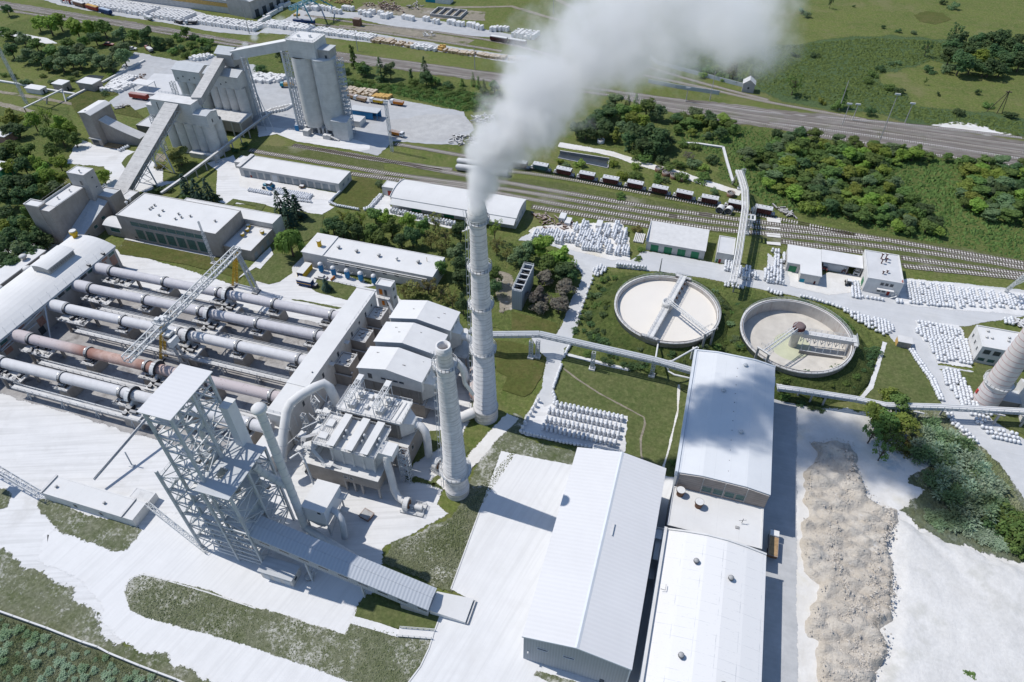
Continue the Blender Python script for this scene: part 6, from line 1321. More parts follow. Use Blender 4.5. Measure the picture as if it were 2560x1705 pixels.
 g = flat_block('guard_house', 'long low white roofed house between the belt bridges, lower left', 'building', rc, 3.8, 'white_wall', 'roof_white', .2)
 part(MB().box(-138.9,-138.3,69.4,76,3.803,4.15).box(-167.2,-166.5,69.4,76,3.803,4.15), 'fire_wall', 'concrete', g)
 for x, y in ((520,1335),(960,1485)): q = W('20',x,y,3.8); vent(g, q.x, q.y, 3.7, .45, .8)
 for k in range(2): opening(g, 'window', 'S', rc, -156+k*9, -155+k*9, 1.2, 2.6)
 flat_block('rear_store', 'pale low store joined to the back of the guard house', 'building', (-141.8,-135,76,79.8), 3.0, 'white_wall', 'concrete', .2)
 c = thing('kiosk', 'small kiosk with an orange front beside the grassy bank path', 'kiosk', W('23',1250,60)); q = W('23',1255,60)
 part(MB().box(q.x-3,q.x+1.6,q.y,q.y+3.2,0,2.6), 'wall', 'brown_concrete', c); part(MB().box(q.x-3.2,q.x+1.9,q.y-.3,q.y+3.4,2.603,2.85), 'roof', 'roof_slate', c); part(MB().box(q.x-3.06,q.x-3.001,q.y,q.y+3.2,0,2.6), 'orange_front', 'timber_yellow', c)
mk_mid()
# left works: mill building, silos, crusher
def mk_mill():
 t = thing('mill_building', 'tall grey mill building with a stepped parapet roof at the left', 'building', (-262,188,0))
 part(MB().box(-268.8,-261.6,177,180.8,0,18.9).box(-263.4,-256.8,177.2,197.2,0,17.6), 'wall', 'brown_concrete', t)
 part(MB().box(-263.1,-257.1,181,196.9,17.603,17.75).box(-268.4,-262,177.4,180.4,18.903,19.05), 'roof', 'roof_felt', t)
 part(MB().box(-263.8,-263.41,180.8,197.2,17.5,18.6).box(-268.9,-261.5,176.8,177.1,18.9,19.4).box(-268.9,-261.5,180.7,181,18.9,19.4).box(-268.9,-268.6,177.1,180.7,18.9,19.4), 'parapet', 'pale_concrete', t)
 for x, y in ((-260,186),(-259.6,192.4)): vent(t, x, y, 17.7, .4, 1.4, 'pale_concrete')
 part(MB().beam((-264.2,181,19.2),(-264.2,196.8,19.6),.1).beam((-264.2,181,18.2),(-264.2,181,19.2),.1), 'cable', 'steel_dark', t)
 s = flat_block('lift_tower', 'square grey lift tower rising above the mill building', 'tower', (-262.8,-253.8,197.3,203.4), 24, 'concrete', 'roof_white', .3)
 opening(s, 'doorway', 'S', (-262.8,-253.8,197.3,203.4), -257.6, -256.4, 18.6, 20.6, 'glass_dark')
 vent(s, -257, 199, 23.8, .4, 1.6, 'pale_concrete')
 for z in (16,20.6): opening(s, 'window', 'E', (-262.8,-253.8,197.3,203.4), 200.4, 201.4, z, z+.7)
 r = flat_block('transfer_house', 'grey transfer house in shade between the lift tower and the factory', 'building', (-255.9,-247.2,199.3,206.5), 13, 'brown_concrete', 'roof_bluegrey', .5)
 p = thing('ramp_gallery', 'blue shaded sloping gallery roof beside the mill building', 'gallery', (-256,186,0))
 m = MB().hexa([(-256.7,176.5,0),(-249.6,174.5,0),(-249.6,199.2,0),(-256.7,199.2,0)], [(-256.7,176.5,3.0),(-249.6,174.5,2.2),(-249.6,199.2,10.5),(-256.7,199.2,11.8)]); part(m, 'wall', 'brown_concrete', p)
 part(MB().hexa([(-256.7,176.3,3.05),(-249.3,174.2,2.25),(-249.3,199.25,10.55),(-256.7,199.25,11.85)], [(-256.7,176.3,3.35),(-249.3,174.2,2.55),(-249.3,199.25,10.85),(-256.7,199.25,12.15)]), 'roof', 'roof_bluegrey', p)
 for k in range(3): opening(p, 'window', 'E', (0,-249.6,0,0), 182+k*5.4, 184+k*5.4, 2.2+k*1.3, 3.6+k*1.3, 'glass_green')
 c = thing('conveyor_gallery', 'broad weathered slab conveyor gallery climbing from the mill to the front silos', 'conveyor', (-256,240,0))
 a, b = (-257.2,211,4.6), (-256.6,262.8,27.2)
 m = MB(); w = 3.8
 m.hexa([(a[0]-w,a[1],a[2]-2.6),(a[0]+w,a[1],a[2]-2.6),(b[0]+w,b[1],b[2]-2.6),(b[0]-w,b[1],b[2]-2.6)], [(a[0]-w,a[1],a[2]),(a[0]+w,a[1],a[2]),(b[0]+w,b[1],b[2]),(b[0]-w,b[1],b[2])]); part(m, 'casing', 'concrete_dark', c)
 mat('roof_slabs', (.47,.455,.435), dust=.35, var=.16, sc_=.4, stain=.4, line=('y',2.0,.22,.8)); M['roof_slabs'] = bpy.data.materials['roof_slabs']
 part(MB().hexa([(a[0]-w-.2,a[1],a[2]+.003),(a[0]+w+.2,a[1],a[2]+.003),(b[0]+w+.2,b[1],b[2]+.003),(b[0]-w-.2,b[1],b[2]+.003)], [(a[0]-w-.2,a[1],a[2]+.3),(a[0]+w+.2,a[1],a[2]+.3),(b[0]+w+.2,b[1],b[2]+.3),(b[0]-w-.2,b[1],b[2]+.3)]), 'roof', 'roof_slabs', c)
 m = MB()
 for s in (w+.1,-w-.1):
  n = 14
  for k in range(n):
   p0 = Vector(a).lerp(Vector(b),k/n)+Vector((s,0,-.3)); p1 = Vector(a).lerp(Vector(b),(k+1)/n)+Vector((s,0,-.3)); d = Vector((0,0,-3.0)); m.beam(p0,p0+d,.16); m.beam(p0 if k%2 else p0+d,p1+d if k%2 else p1,.16); m.beam(p0+d,p1+d,.22)
 part(m, 'side_truss', 'steel_grey', c)
 for y in (231,244):
  z = a[2]+(b[2]-a[2])*(y-a[1])/(b[1]-a[1])-3; q = MB()
  for s in (-3.4,3.4): q.beam((-257+s*1.5,y,0),(-257+s,y,z),.5);
  for k in range(3): q.beam((-257-3.4,y,z*k/3),(-257+3.4,y,z*(k+1)/3),.2); q.beam((-257+3.4,y,z*k/3),(-257-3.4,y,z*(k+1)/3),.2)
  part(q, 'support', 'steel_grey', c)
 h = flat_block('conveyor_house', 'dim brick house under the foot of the slab conveyor gallery', 'building', (-252.8,-247.6,208,215.5), 6.6, 'brown_concrete', 'concrete', .3)
 opening(h, 'round_sign', 'E', (-252.8,-247.6,208,215.5), 211, 212, 3.4, 4.4, 'blue_paint')
mk_mill()
def mk_silos():
 t = thing('front_silos', 'front group of concrete silos with a stepped head house where the slab conveyor ends', 'silos', (-254,267,0))
 for i, x in enumerate((-264.8,-258.4,-252.6,-247.2,-241.9)):
  for y in (266.0,272.2): part(MB().lathe((x,y,0), [(3.1,0),(3.1,17.2)], 22), 'silo', 'silo_concrete', t)
 part(MB().box(-270,-246.0,263.4,270.6,17.0,27.6), 'head_house', 'silo_concrete', t); part(MB().box(-270.3,-245.7,263.1,270.9,27.603,27.95), 'head_roof', 'pale_concrete', t)
 part(MB().rail([(-270,270.8,27.95),(-246,270.8,27.95)],1,.1,2), 'roof_rail', 'steel_grey', t)
 part(MB().extrude([(262.6,17.0),(271.0,17.0),(271,22.4),(266.5,23.8),(262.6,23)], 'x', -245.97, -238.2), 'side_house', 'silo_concrete', t)
 part(MB().extrude([(262.4,23.0),(266.5,23.9),(271.2,22.5),(271.2,22.75),(266.5,24.15),(262.4,23.25)], 'x', -245.9, -238.0), 'side_roof', 'roof_bluegrey', t)
 part(MB().box(-274.6,-270.1,264.4,270,17.0,23.6), 'left_house', 'silo_concrete', t); part(MB().box(-274.8,-270.1,264.2,270.2,23.603,23.9), 'left_roof', 'pale_concrete', t)
 for y in (264.6,): opening(t, 'window', 'E', (0,-238.2,0,0), y+1, y+1.8, 18.6, 20.4)
 opening(t, 'window', 'S', (0,0,263.4,0), -266.6, -266.1, 22.5, 26.5)
 part(MB().truss((-271.6,262.6,0),(-271.6,262.6,19),2.2,2.2,10,.2,.14), 'stair_cage', 'steel_grey', t)
 b = MB().box(-254,-238,260.0,262.8,0,2.6); part(b, 'base_annex', 'pale_concrete', t)
 t = thing('rear_silos', 'rear group of concrete silos under two grey roofed head houses', 'silos', (-264,301,0))
 for x in (-280.2,-274.6,-269.2,-260.8,-255.4,-250.2,-244.8):
  for y in (300.9,306.6): part(MB().lathe((x,y,0 if x < -265 else 4), [(2.85,0),(2.85,21.2 if x < -265 else 17.2)], 22), 'silo', 'silo_concrete', t)
 for x0, x1 in ((-283.2,-266.2),(-263.6,-242.6)):
  h = part(MB().extrude([(298.4,21),(309.4,21),(309.4,27.4),(303.9,29.2),(298.4,27.4)], 'x', x0, x1), 'head_house', 'silo_concrete', t)
  part(MB().extrude([(298.1,27.4),(303.9,29.3),(309.7,27.4),(309.7,27.7),(303.9,29.6),(298.1,27.7)], 'x', x0-.3, x1+.3), 'head_roof', 'roof_bluegrey', h)
  m = MB()
  for k in range(4): m.box(x0+2+k*3.6,x0+2.7+k*3.6,298.3,298.41,22.6+k%2*1.4,23.3+k%2*1.4)
  part(m, 'holes', 'glass_dark', h)
 part(MB().truss((-286.5,299,0),(-286.5,299,20),2,2,10,.2,.14), 'stair_cage', 'steel_grey', t)
 q = thing('loading_shed', 'brown panelled loading shed with a flat mossy roof beneath the rear silos', 'shed', (-250,291,0))
 part(MB().box(-262,-239.6,287.4,297.6,2.2,8.2).box(-262,-239.6,296.9,298.0,0,2.1), 'wall', 'brown_concrete', q); part(MB().box(-262.6,-239,286.8,298.0,8.203,8.6), 'roof', 'concrete_dark', q); part(MB().box(-262.8,-238.8,286.5,286.79,8.1,8.8).box(-238.99,-238.6,286.5,298,8.1,8.8), 'coping', 'pale_concrete', q)
 for k in range(5): part(MB().box(-262.2+k*5.5,-261.6+k*5.5,287,287.39,0,8.2), 'pilaster', 'pale_concrete', q)
 e = thing('elevator_house', 'grey elevator house with a sloped roof above the rear silos', 'tower', (-252.6,309,0))
 part(MB().box(-257.2,-248.4,310,316.4,0,36).box(-257.6,-248,305.5,314,30,36.2), 'shaft', 'concrete', e)
 part(MB().extrude([(304.6,36.2),(309.6,38.6),(314.6,36.2),(314.6,36.5),(309.6,39),(304.6,36.5)], 'x', -258, -247.6), 'roof', 'roof_bluegrey', e)
 part(MB().extrude([(305.5,35.9),(313.9,35.9),(309.6,38.3)], 'x', -257.4, -248.2), 'gable', 'concrete', e)
 g = thing('conveyor_gallery', 'steep grey conveyor gallery linking the front silos to the elevator house', 'conveyor', (-246,285,0))
 def gal(par, a, b, w, h, m1, m2):
  a, b = Vector(a), Vector(b); d = (b-a); n = Vector((-d.y,d.x,0)).normalized()*w*.5; u = Vector((0,0,h))
  part(MB().hexa([a-n-u,a+n-u,b+n-u,b-n-u],[a-n,a+n,b+n,b-n]), 'casing', m1, par); e_ = n*1.08; part(MB().hexa([a-e_+u*.01,a+e_+u*.01,b+e_+u*.01,b-e_+u*.01],[a-e_+u*.09,a+e_+u*.09,b+e_+u*.09,b-e_+u*.09]), 'roof', m2, par)
 gal(g, (-246.6,269.2,28.6), (-255.2,304.2,34.2), 5.0, 3.4, 'concrete', 'roof_slabs')
 t = thing('tall_silos', 'pair of tall round silos with a big square head house', 'silos', (-200,306,0))
 for x in (-205.1,-193.5):
  part(MB().lathe((x,306.4,7.2), [(6.15,0),(6.15,33.8)], 40), 'silo', 'silo_concrete', t); part(MB().lathe((x,306.4,3.8), [(5.7,0),(6.1,3.38)], 40), 'silo_ring', 'silo_concrete', t)
 part(MB().box(-210,-194.6,301.6,313.6,41.0,49.4), 'head_house', 'silo_concrete', t); part(MB().box(-210.3,-194.3,301.3,313.9,49.403,49.7).box(-206,-205,306,307,49.7,51).box(-200,-199,307,308,49.7,51), 'head_roof', 'roof_white', t)
 part(MB().rail([(-210,301.6,49.7),(-194.6,301.6,49.7),(-194.6,313.6,49.7),(-210,313.6,49.7)],1,.1,2,closed=True), 'roof_rail', 'steel_grey', t)
 part(MB().box(-194.57,-188.2,304,311,41,45.4), 'side_house', 'concrete', t); part(MB().box(-194.57,-187.9,303.7,311.3,45.403,45.7), 'side_roof', 'roof_bluegrey', t); opening(t, 'doorway', 'S', (0,0,304,0), -191, -189.8, 41.2, 43, 'glass_dark')
 part(MB().lathe((-193.5,306.4,41.0), [(6.4,0),(6.4,.4),(0,.4)], 40), 'silo_top', 'roof_bluegrey', t)
 for x in (-210,-206.4,-202,-199.4,-197,-193.4,-189):
  for y in (302.4,309): part(MB().box(x-.6,x+.6,y-.6,y+.6,0,3.79), 'pillar', 'pale_concrete', t)
 part(MB().box(-211,-188,302.8,311,3.5,3.79), 'table', 'concrete', t)
 part(MB().box(-209.5,-206.2,297.6,301,0,3.2).box(-197.4,-193,297.4,300,0,2.4), 'booth', 'pale_concrete', t)
 part(MB().extrude([(298.6,0),(303.6,0),(303.6,11.8),(298.6,10.6)], 'x', -191.2, -182.4), 'stair_house', 'silo_concrete', t); part(MB().extrude([(298.4,10.6),(303.9,11.85),(303.9,12.1),(298.4,10.85)], 'x', -191.4, -182.2), 'stair_roof', 'roof_bluegrey', t)
 part(MB().beam((-195,297.9,2.6),(-188,297.9,.4),1.2,.4), 'outer_stair', 'concrete', t)
 rr = random.Random(12); st = MB().truss((-185.2,307,0),(-185.2,307,41),3.2,3.0,22,.2,.15)
 for k in range(16): st.box(-186.8,-183.6,305.5,308.5,2.4*k+1.5,2.4*k+1.6); st.beam((-186.6,306,2.4*k),(-183.8,306,2.4*k+1.5),.6,.15)
 part(st, 'stair_cage', 'steel_grey', t)
 part(MB().box(-216.5,-214.6,301.4,302.4,0,3.4), 'blue_cabinet', 'blue_paint', t)
 g = thing('conveyor_bridge', 'white high conveyor bridge spanning from the elevator house to the tall silos', 'conveyor', (-230,307,38))
 gal(g, (-249,308.6,37.4), (-210.2,307.4,47.6), 4.6, 4.4, 'silo_concrete', 'roof_white')
 part(MB().truss((-214.8,306.4,0),(-214.8,306.4,41.5),3.0,2.4,24,.4,.16).beam((-216.4,305,0),(-216.4,305,42),.9), 'support', 'steel_white', g)
 part(MB().truss((-238,303.5,0),(-241,306,36),2.6,2.2,16,.3,.16).beam((-232,297,0),(-240,304,30),.35).beam((-226,296,0),(-238,304,22),.3), 'support', 'steel_grey', g)
 o = thing('pipe_bridge', 'low pipe bridge on stilts passing the foot of the silos', 'pipe bridge', W('00',2000,1400))
 a, b = W('00',1700,1620,4.5), W('00',2350,1130,5.2); a2 = W('10',1480,205,4.5)
 part(MB().beam(a2,a,1.2,.9).beam(a,b,1.2,.9).beam(b,b+Vector((1,14,0)),1.2,.9), 'girder', 'concrete', o)
 for k in range(9): p = a.lerp(b,k/8); part(MB().beam((p.x,p.y,0),(p.x,p.y,4.2),.45), 'post', 'concrete', o)
 c = thing('crusher_tower', 'grey pitched roof crusher tower with an open gateway at its foot', 'tower', (-308,263,0))
 part(MB().extrude([(-312,0),(-305,0),(-305,17.2),(-307.5,18.4),(-312,17.8)], 'y', 256.3, 271), 'wall', 'brown_concrete', c) ; part(MB().extrude([(-312.3,17.85),(-307.5,18.5),(-304.7,17.2),(-304.7,17.5),(-307.5,18.8),(-312.3,18.15)], 'y', 256, 271.3), 'roof', 'roof_white', c)
 opening(c, 'gateway', 'S', (-312,-305,256.3,271), -311, -307, 0, 3.6, 'glass_dark'); part(MB().box(-312.4,-304.6,255.7,256.25,3.7,4.2), 'lintel', 'pale_concrete', c); vent(c, -309, 258, 18.2, .5, .8, 'pale_concrete')
 r = thing('ramp_gallery', 'curving weathered ramp gallery coming down from the crusher tower', 'gallery', (-295,266,0)); m, m2 = MB(), MB(); N = 8
 for k in range(N):
  f0, f1 = k/N, (k+1)/N; z = lambda f: 13.2-9.4*f+2.0*(f*f-f); x = lambda f: -304.8+19*f; y = lambda f: 262.6+3.2*f
  m.hexa([(x(f0),y(f0)-2.8,0),(x(f1),y(f1)-2.8,0),(x(f1),y(f1)+2.6,0),(x(f0),y(f0)+2.6,0)],[(x(f0),y(f0)-2.8,z(f0)),(x(f1),y(f1)-2.8,z(f1)),(x(f1),y(f1)+2.6,z(f1)),(x(f0),y(f0)+2.6,z(f0))])
  m2.hexa([(x(f0),y(f0)-3,z(f0)+.003),(x(f1),y(f1)-3,z(f1)+.003),(x(f1),y(f1)+2.8,z(f1)+.003),(x(f0),y(f0)+2.8,z(f0)+.003)],[(x(f0),y(f0)-3,z(f0)+.3),(x(f1),y(f1)-3,z(f1)+.3),(x(f1),y(f1)+2.8,z(f1)+.3),(x(f0),y(f0)+2.8,z(f0)+.3)])
 part(m, 'wall', 'brown_concrete', r); part(m2, 'roof', 'roof_slate', r)
 w = flat_block('sunken_shed', 'low grey flat roofed shed behind the curved ramp', 'shed', (-299,-283,276,289), 4, 'concrete_dark', 'roof_grey', .3)
 d = thing('rail_shelter', 'canopy shelter over the red wagon beside the front silos', 'shelter', W('00',1330,850)); a = W('00',1310,830)
 part(MB().box(a.x-4,a.x+8,a.y-3,a.y+4,5,5.3), 'roof', 'roof_felt', d)
 for dx, dy in ((-3.5,-2.6),(7.5,-2.6),(-3.5,3.6),(7.5,3.6)): part(MB().beam((a.x+dx,a.y+dy,0),(a.x+dx,a.y+dy,5),.3), 'post', 'steel_grey', d)
 v = thing('red_wagon', 'dusty red goods wagon standing half under the shelter', 'wagon', W('00',1270,900)); a = W('00',1275,910); ang = radians(-14)
 part(MB().box(a.x-5,a.x+7,a.y-1.4,a.y+1.4,1.2,3.4), 'body', 'red_paint', v); part(MB().box(a.x-5,a.x+7,a.y-1.2,a.y+1.2,3.403,3.6), 'roof', 'red_paint', v)
 for dx in (-3,-1.4,4,5.6): part(MB().tube([(a.x+dx,a.y-1.1,.55),(a.x+dx,a.y+1.1,.55)], .5, 10), 'wheel', 'steel_dark', v)
 s = thing('loading_dock', 'grey flat dock slab behind the front silos', 'dock', W('00',1500,760)); part(MB().prism([(p.x,p.y) for p in PL('00',(1230,870),(1690,890),(1600,700),(1420,690))],0,1.2), 'slab', 'roof_grey', s)
 h = thing('blue_shed', 'blue walled loading shed right of the tall silos', 'shed', W('01',1000,1080)); q = [W('01',*p,4.4) for p in ((870,1000),(1110,1040),(1145,1005),(900,975))]
 x0, x1 = min(p.x for p in q), max(p.x for p in q); y0, y1 = min(p.y for p in q), max(p.y for p in q)
 part(MB().box(x0,x1-3,y0,y0+.4,0,4.4).box(x0,x1,y1-.4,y1,0,4.4).box(x0,x0+.4,y0+.4,y1-.4,0,4.4), 'wall', 'blue_paint', h); part(MB().box(x0-.5,x1+.4,y0-.5,y1+.5,4.403,4.7), 'roof', 'roof_bluegrey', h); part(MB().beam((x1-.2,y0,0),(x1-.2,y0,4.4),.3), 'post', 'blue_paint', h)
 k = flat_block('weigh_house', 'small white weigh house below the blue shed', 'building', tuple(v for a in [W('01',930,1150)] for v in (a.x-5,a.x+3,a.y-2,a.y+5)), 3.4, 'white_wall', 'roof_grey', .2)
 for i, (x, y, w_, d_, h_, lb, rf) in enumerate(((585,820,7.5,6,4.2,'little pale hut on the grass beside the pipe frame','roof_white'),(845,810,11,7.5,4.4,'wider flat roofed hut beside the white block stacks','roof_white'),(345,845,11,5,2.8,'long low white cabin in the grass by the pipe frame','roof_white'))):
  q = W('00',x,y); b = thing('hut', lb, 'hut', q, 'huts on the left grass'); part(MB().box(q.x-w_/2,q.x+w_/2,q.y-d_/2,q.y+d_/2,0,h_), 'wall', 'brown_concrete' if i < 2 else 'white_wall', b); part(MB().box(q.x-w_/2-.3,q.x+w_/2+.3,q.y-d_/2-.3,q.y+d_/2+.3,h_+.003,h_+.35), 'roof', rf, b)
  opening(b, 'door', 'E', (q.x-w_/2,q.x+w_/2,q.y-d_/2,q.y+d_/2), q.y-.6, q.y+.6, 0, 2.1, 'glass_dark')
 q = W('00',60,1290); b = thing('hut', 'small grey hut among the trees at the left edge', 'hut', q); part(MB().box(q.x-4,q.x+4,q.y-3,q.y+4,0,4), 'wall', 'brick', b); part(MB().box(q.x-4.4,q.x+4.4,q.y-3.4,q.y+4.4,4.003,4.3), 'roof', 'roof_felt', b)
 q = W('10',20,40); b = thing('green_roof_house', 'house with a pale roof and green wall among the left trees', 'house', q); part(MB().box(q.x-9,q.x+5,q.y-3,q.y+4,0,5), 'wall', 'gate_green', b); part(MB().box(q.x-9.4,q.x+5.4,q.y-3.4,q.y+4.4,5.003,5.4), 'roof', 'roof_felt', b)
 o = thing('pipe_bridge', 'white pipe frame standing on posts in the left meadow', 'pipe bridge', W('00',430,900))
 a, b = W('00',220,990,5), W('00',570,820,5); m = MB().beam(a,b,.9,.6); part(m, 'girder', 'white_wall', o)
 for q, k in ((W('00',240,1030),a),(W('00',605,935),b),(W('00',430,955),a.lerp(b,.6))): part(MB().beam((q.x,q.y,0),k,.6), 'post', 'concrete', o)
 for nm, l, lb in (('ground_pipe', [W('00',-100,735),W('00',150,775),W('00',400,825),W('00',690,870)], 'white pipe lying across the left meadow'), ('ground_pipe', [W('00',620,915),W('00',800,825)], 'short white pipe leading to the flat roofed hut'), ('ground_pipe', [W('00',940,765),W('00',1330,560)], 'pale wall like pipe along the trees beside the silo yard')):
  m = MB()
  for p, q in zip(l, l[1:]): m.beam(p+Vector((0,0,.6)),q+Vector((0,0,.6)),1.2,.9)
  one(m, nm, 'white_wall', lb, 'pipe', l[0])
mk_silos()
l_ = [W('30',-200,870,0),W('30',0,935,0),W('30',450,1095,0),W('30',780,1225,0),W('30',920,1270,0),W('30',1020,1325,0),W('30',1300,1440,0),W('30',1640,1568,0),W('30',1900,1690,0)]
fn = thing('concrete_fence', 'long white topped concrete panel fence across the lower left grass', 'fence', l_[3]); m_ = MB(); m2 = MB()
for a, b in zip(l_, l_[1:]):
 m_.beam(a+Vector((0,0,.9)),b+Vector((0,0,.9)),.18,1.8); n = max(1,int((b-a).length/4))
 m2.beam(a+Vector((0,0,1.86)),b+Vector((0,0,1.86)),.4,.12)
 for i in range(n): p = a.lerp(b,i/n); part(MB().beam(p,p+Vector((0,0,2.0)),.3), 'post', 'concrete', fn)
part(m_, 'panels', 'concrete', fn); part(m2, 'coping', 'white_wall', fn)
for line, lb in ((PL('02',(1270,540),(1330,590),(1700,690),(2120,800)), 'grey panel fence along the upper branch tracks'), (PL('02',(1250,760),(1500,810),(1900,870)), 'shorter grey panel fence between the branch tracks')):
 m_ = MB()
 for a, b in zip(line, line[1:]): m_.beam(a+Vector((0,0,1.2)),b+Vector((0,0,1.2)),.25,2.4)
 one(m_, 'panel_fence', 'roof_bluegrey', lb, 'fence', line[0])
def mast(k, x, y, h, label, head=True, lattice=False):
 q = W(k,x,y); t = thing('lamp_mast', label, 'mast', q)
 if lattice: part(MB().truss((q.x,q.y,0),(q.x,q.y,h),1.2,1.2,int(h/2),.16,.1), 'pole', 'steel_grey', t)
 else: part(MB().tube([(q.x,q.y,0),(q.x,q.y,h)], [.3,.16], 8), 'pole', 'concrete', t)
 if head: part(MB().box(q.x-1.3,q.x+1.3,q.y-.25,q.y+.25,h,h+.8), 'lamp_head', 'steel_white', t)
mast('01',1250,1390,27,'tall lattice floodlight mast on the grass by the silo yard',lattice=True)
mast('00',245,950,34,'tall lattice floodlight mast in the left meadow',lattice=True)
mast('03',1010,1325,27,'tall pole with floodlights beside the main line')
mast('03',650,1010,17,'leaning concrete mast in front of a shrub by the upper branch line',False)
mast('02',1815,920,17,'concrete mast between the main line and the branch tracks',False)
mast('02',1595,935,8,'short signal mast by the main line')
mast('03',680,1150,12,'signal mast on the main line ballast')
mast('03',775,1105,9,'signal mast behind the main line tracks')
mast('01',2010,640,15,'dark pole with switch boxes beside the far track',False)
mast('01',935,470,14,'dark wire pole behind the tall silos',False)
mast('02',378,130,16,'dark pole in the scrubby field under the smoke',False)
mast('00',2290,310,16,'dark wire pole beside the depot road',False)
mast('12',1355,925,7,'thin black lamp pole beside the full tank',False)
mast('03',1255,1130,11,'faint lamp pole at the edge of the reed field')
q = W('03',2100,1040); t_ = thing('power_pole', 'three legged wooden power pole in the right meadow', 'pole', q); part(MB().beam(q,q+Vector((1,1,13)),.35).beam(q+Vector((-5,1,0)),q+Vector((.6,1,12)),.3).beam(q+Vector((2.5,0,0)),q+Vector((1,1,13)),.3), 'legs', 'bark', t_); part(MB().box(q.x-.5,q.x+2.5,q.y+.7,q.y+1.3,12,12.4), 'crossarm', 'bark', t_)
q = W('02',2160,850); t_ = thing('trackside_hut', 'small pitched roof hut beside the upper branch line', 'hut', q); part(MB().extrude([(q.x-3.4,0),(q.x+3.4,0),(q.x+3.4,5),(q.x,7.4),(q.x-3.4,5)], 'y', q.y, q.y+6), 'wall', 'concrete', t_); part(MB().extrude([(q.x-3.8,4.8),(q.x,7.5),(q.x+3.8,4.8),(q.x+3.8,5.1),(q.x,7.8),(q.x-3.8,5.1)], 'y', q.y-.4, q.y+6.4), 'roof', 'concrete_dark', t_); opening(t_, 'window', 'S', (q.x-3,q.x+3,q.y,0), q.x-.6, q.x+.6, 2, 3.4)
q = W('13',2180,1110); t_ = thing('mobile_crane', 'pale green lattice crane boom rising at the right edge above the bags', 'crane', W('13',2500,1110)); a = W('13',2500,1120)
part(MB().truss(q+Vector((0,0,.5)),W('13',2360,960,14),1.0,1.0,12,.14,.09).truss(W('13',2250,1050,8),W('13',2600,900,22),.8,.8,10,.14,.09), 'boom', 'truss_paint', t_); part(MB().box(a.x-3,a.x+4,a.y-2,a.y+2,.8,3.2).box(a.x-3.4,a.x+4.4,a.y-2.2,a.y+2.2,.3,.8), 'cabin', 'yellow_paint', t_)
# wagons and vehicles (built at the origin, then copied)
def lp(mb, name, m, par): return mb.build(name, m, par, loc=(0,0,0))
def mk_hopper():
 t = thing('hopper_wagon', 'x', 'wagon', (0,0,0), 'hopper wagons standing on the siding')
 lp(MB().extrude([(-1.5,1.5),(1.5,1.5),(1.55,3.2),(1.2,3.9),(-1.2,3.9),(-1.55,3.2)], 'x', -3.7, 3.7).hexa([(-2.6,-.8,.7),(2.6,-.8,.7),(2.6,.8,.7),(-2.6,.8,.7)],[(-3.6,-1.4,1.5),(3.6,-1.4,1.5),(3.6,1.4,1.5),(-3.6,1.4,1.5)]), 'body', 'maroon_paint', t)
 m = MB()
 for k in range(9):
  x = -3.6+k*.9
  for s in (-1.6,1.56): m.box(x-.05,x+.05,s,s+.05,1.5,3.2)
 lp(m, 'ribs', 'rust', t)
 rf = lp(MB().extrude([(-1.65,3.55),(-.9,4.05),(.9,4.05),(1.65,3.55),(1.65,3.68),(.9,4.2),(-.9,4.2),(-1.65,3.68)], 'x', -3.9, 3.9), 'roof', 'roof_grey', t)
 m = MB()
 for k in range(4): m.lathe((-2.7+k*1.8,0,4.2), [(.34,-.05),(.34,.12),(0,.14)], 10)
 lp(m, 'hatches', 'steel_dark', rf)
 lp(MB().box(-5.4,5.4,-.3,.3,.95,1.25).box(-5.3,-3.6,-1.4,1.4,1.1,1.3).box(3.6,5.3,-1.4,1.4,1.1,1.3), 'frame', 'steel_dark', t)
 lp(MB().beam((-5.2,-1.2,1.3),(-3.8,-1.2,3.0),.12).beam((-5.2,1.2,1.3),(-3.8,1.2,3.0),.12).beam((5.2,1.2,1.3),(3.8,1.2,3.0),.12).beam((5.2,-1.2,1.3),(3.8,-1.2,3),.12).box(-5.2,-4.6,-.6,.6,1.3,2.0), 'end_gear', 'steel_white', t)
 for x in (-4.2,4.2):
  b = lp(MB().box(x-1.2,x+1.2,-1.1,1.1,.5,.8), 'bogie', 'steel_dark', t)
  for dx in (-.9,.9):
   w = MB()
   for s in (-.8,.8): w.tube([(x+dx,s-.07,.48),(x+dx,s+.07,.48)], .47, 10)
   lp(w, 'wheelset', 'steel_dark', b)
 return t
hop = mk_hopper()
RL = [('02',200,1490),('02',415,1530),('12',625,5),('12',840,45),('12',1065,85),('12',1290,130),('12',1515,175),('12',1745,222),('12',1990,268),('12',2235,315)]
DES = ['teal sided hopper wagon just emerging from the smoke','hopper wagon second from the smoke end','hopper wagon third from the smoke end','hopper wagon fourth from the smoke end','hopper wagon in the middle of the string, fifth from the smoke','hopper wagon sixth from the smoke end','hopper wagon third before the tall pipe bridge','hopper wagon beside the two drum ends','hopper wagon standing under the tall pipe bridge','last hopper wagon beyond the tall pipe bridge, by the level crossing']
for i, (k, x, y) in enumerate(RL):
 a = W(k,x,y,4.0); nx = RL[i+1] if i+1 < len(RL) else None
 b = W(*nx,4.0) if nx else a+(a-W(*RL[i-1],4.0)); d = (b-a).normalized(); c = a+d*3.9; n = Vector((-d.y,d.x,0)); c -= n*.2
 rz = atan2(d.y,d.x)
 o = hop if i == 0 else dup(hop, (c.x,c.y,.25), rz)
 o.location = (c.x,c.y,.25); o.rotation_euler.z = rz; o['label'] = DES[i]
a0 = W('02',10,1460,4.0); o = dup(hop, (a0.x+3.9,a0.y-1,.25), atan2(d.y,d.x), 'hopper wagon half lost in the smoke, first of the string')
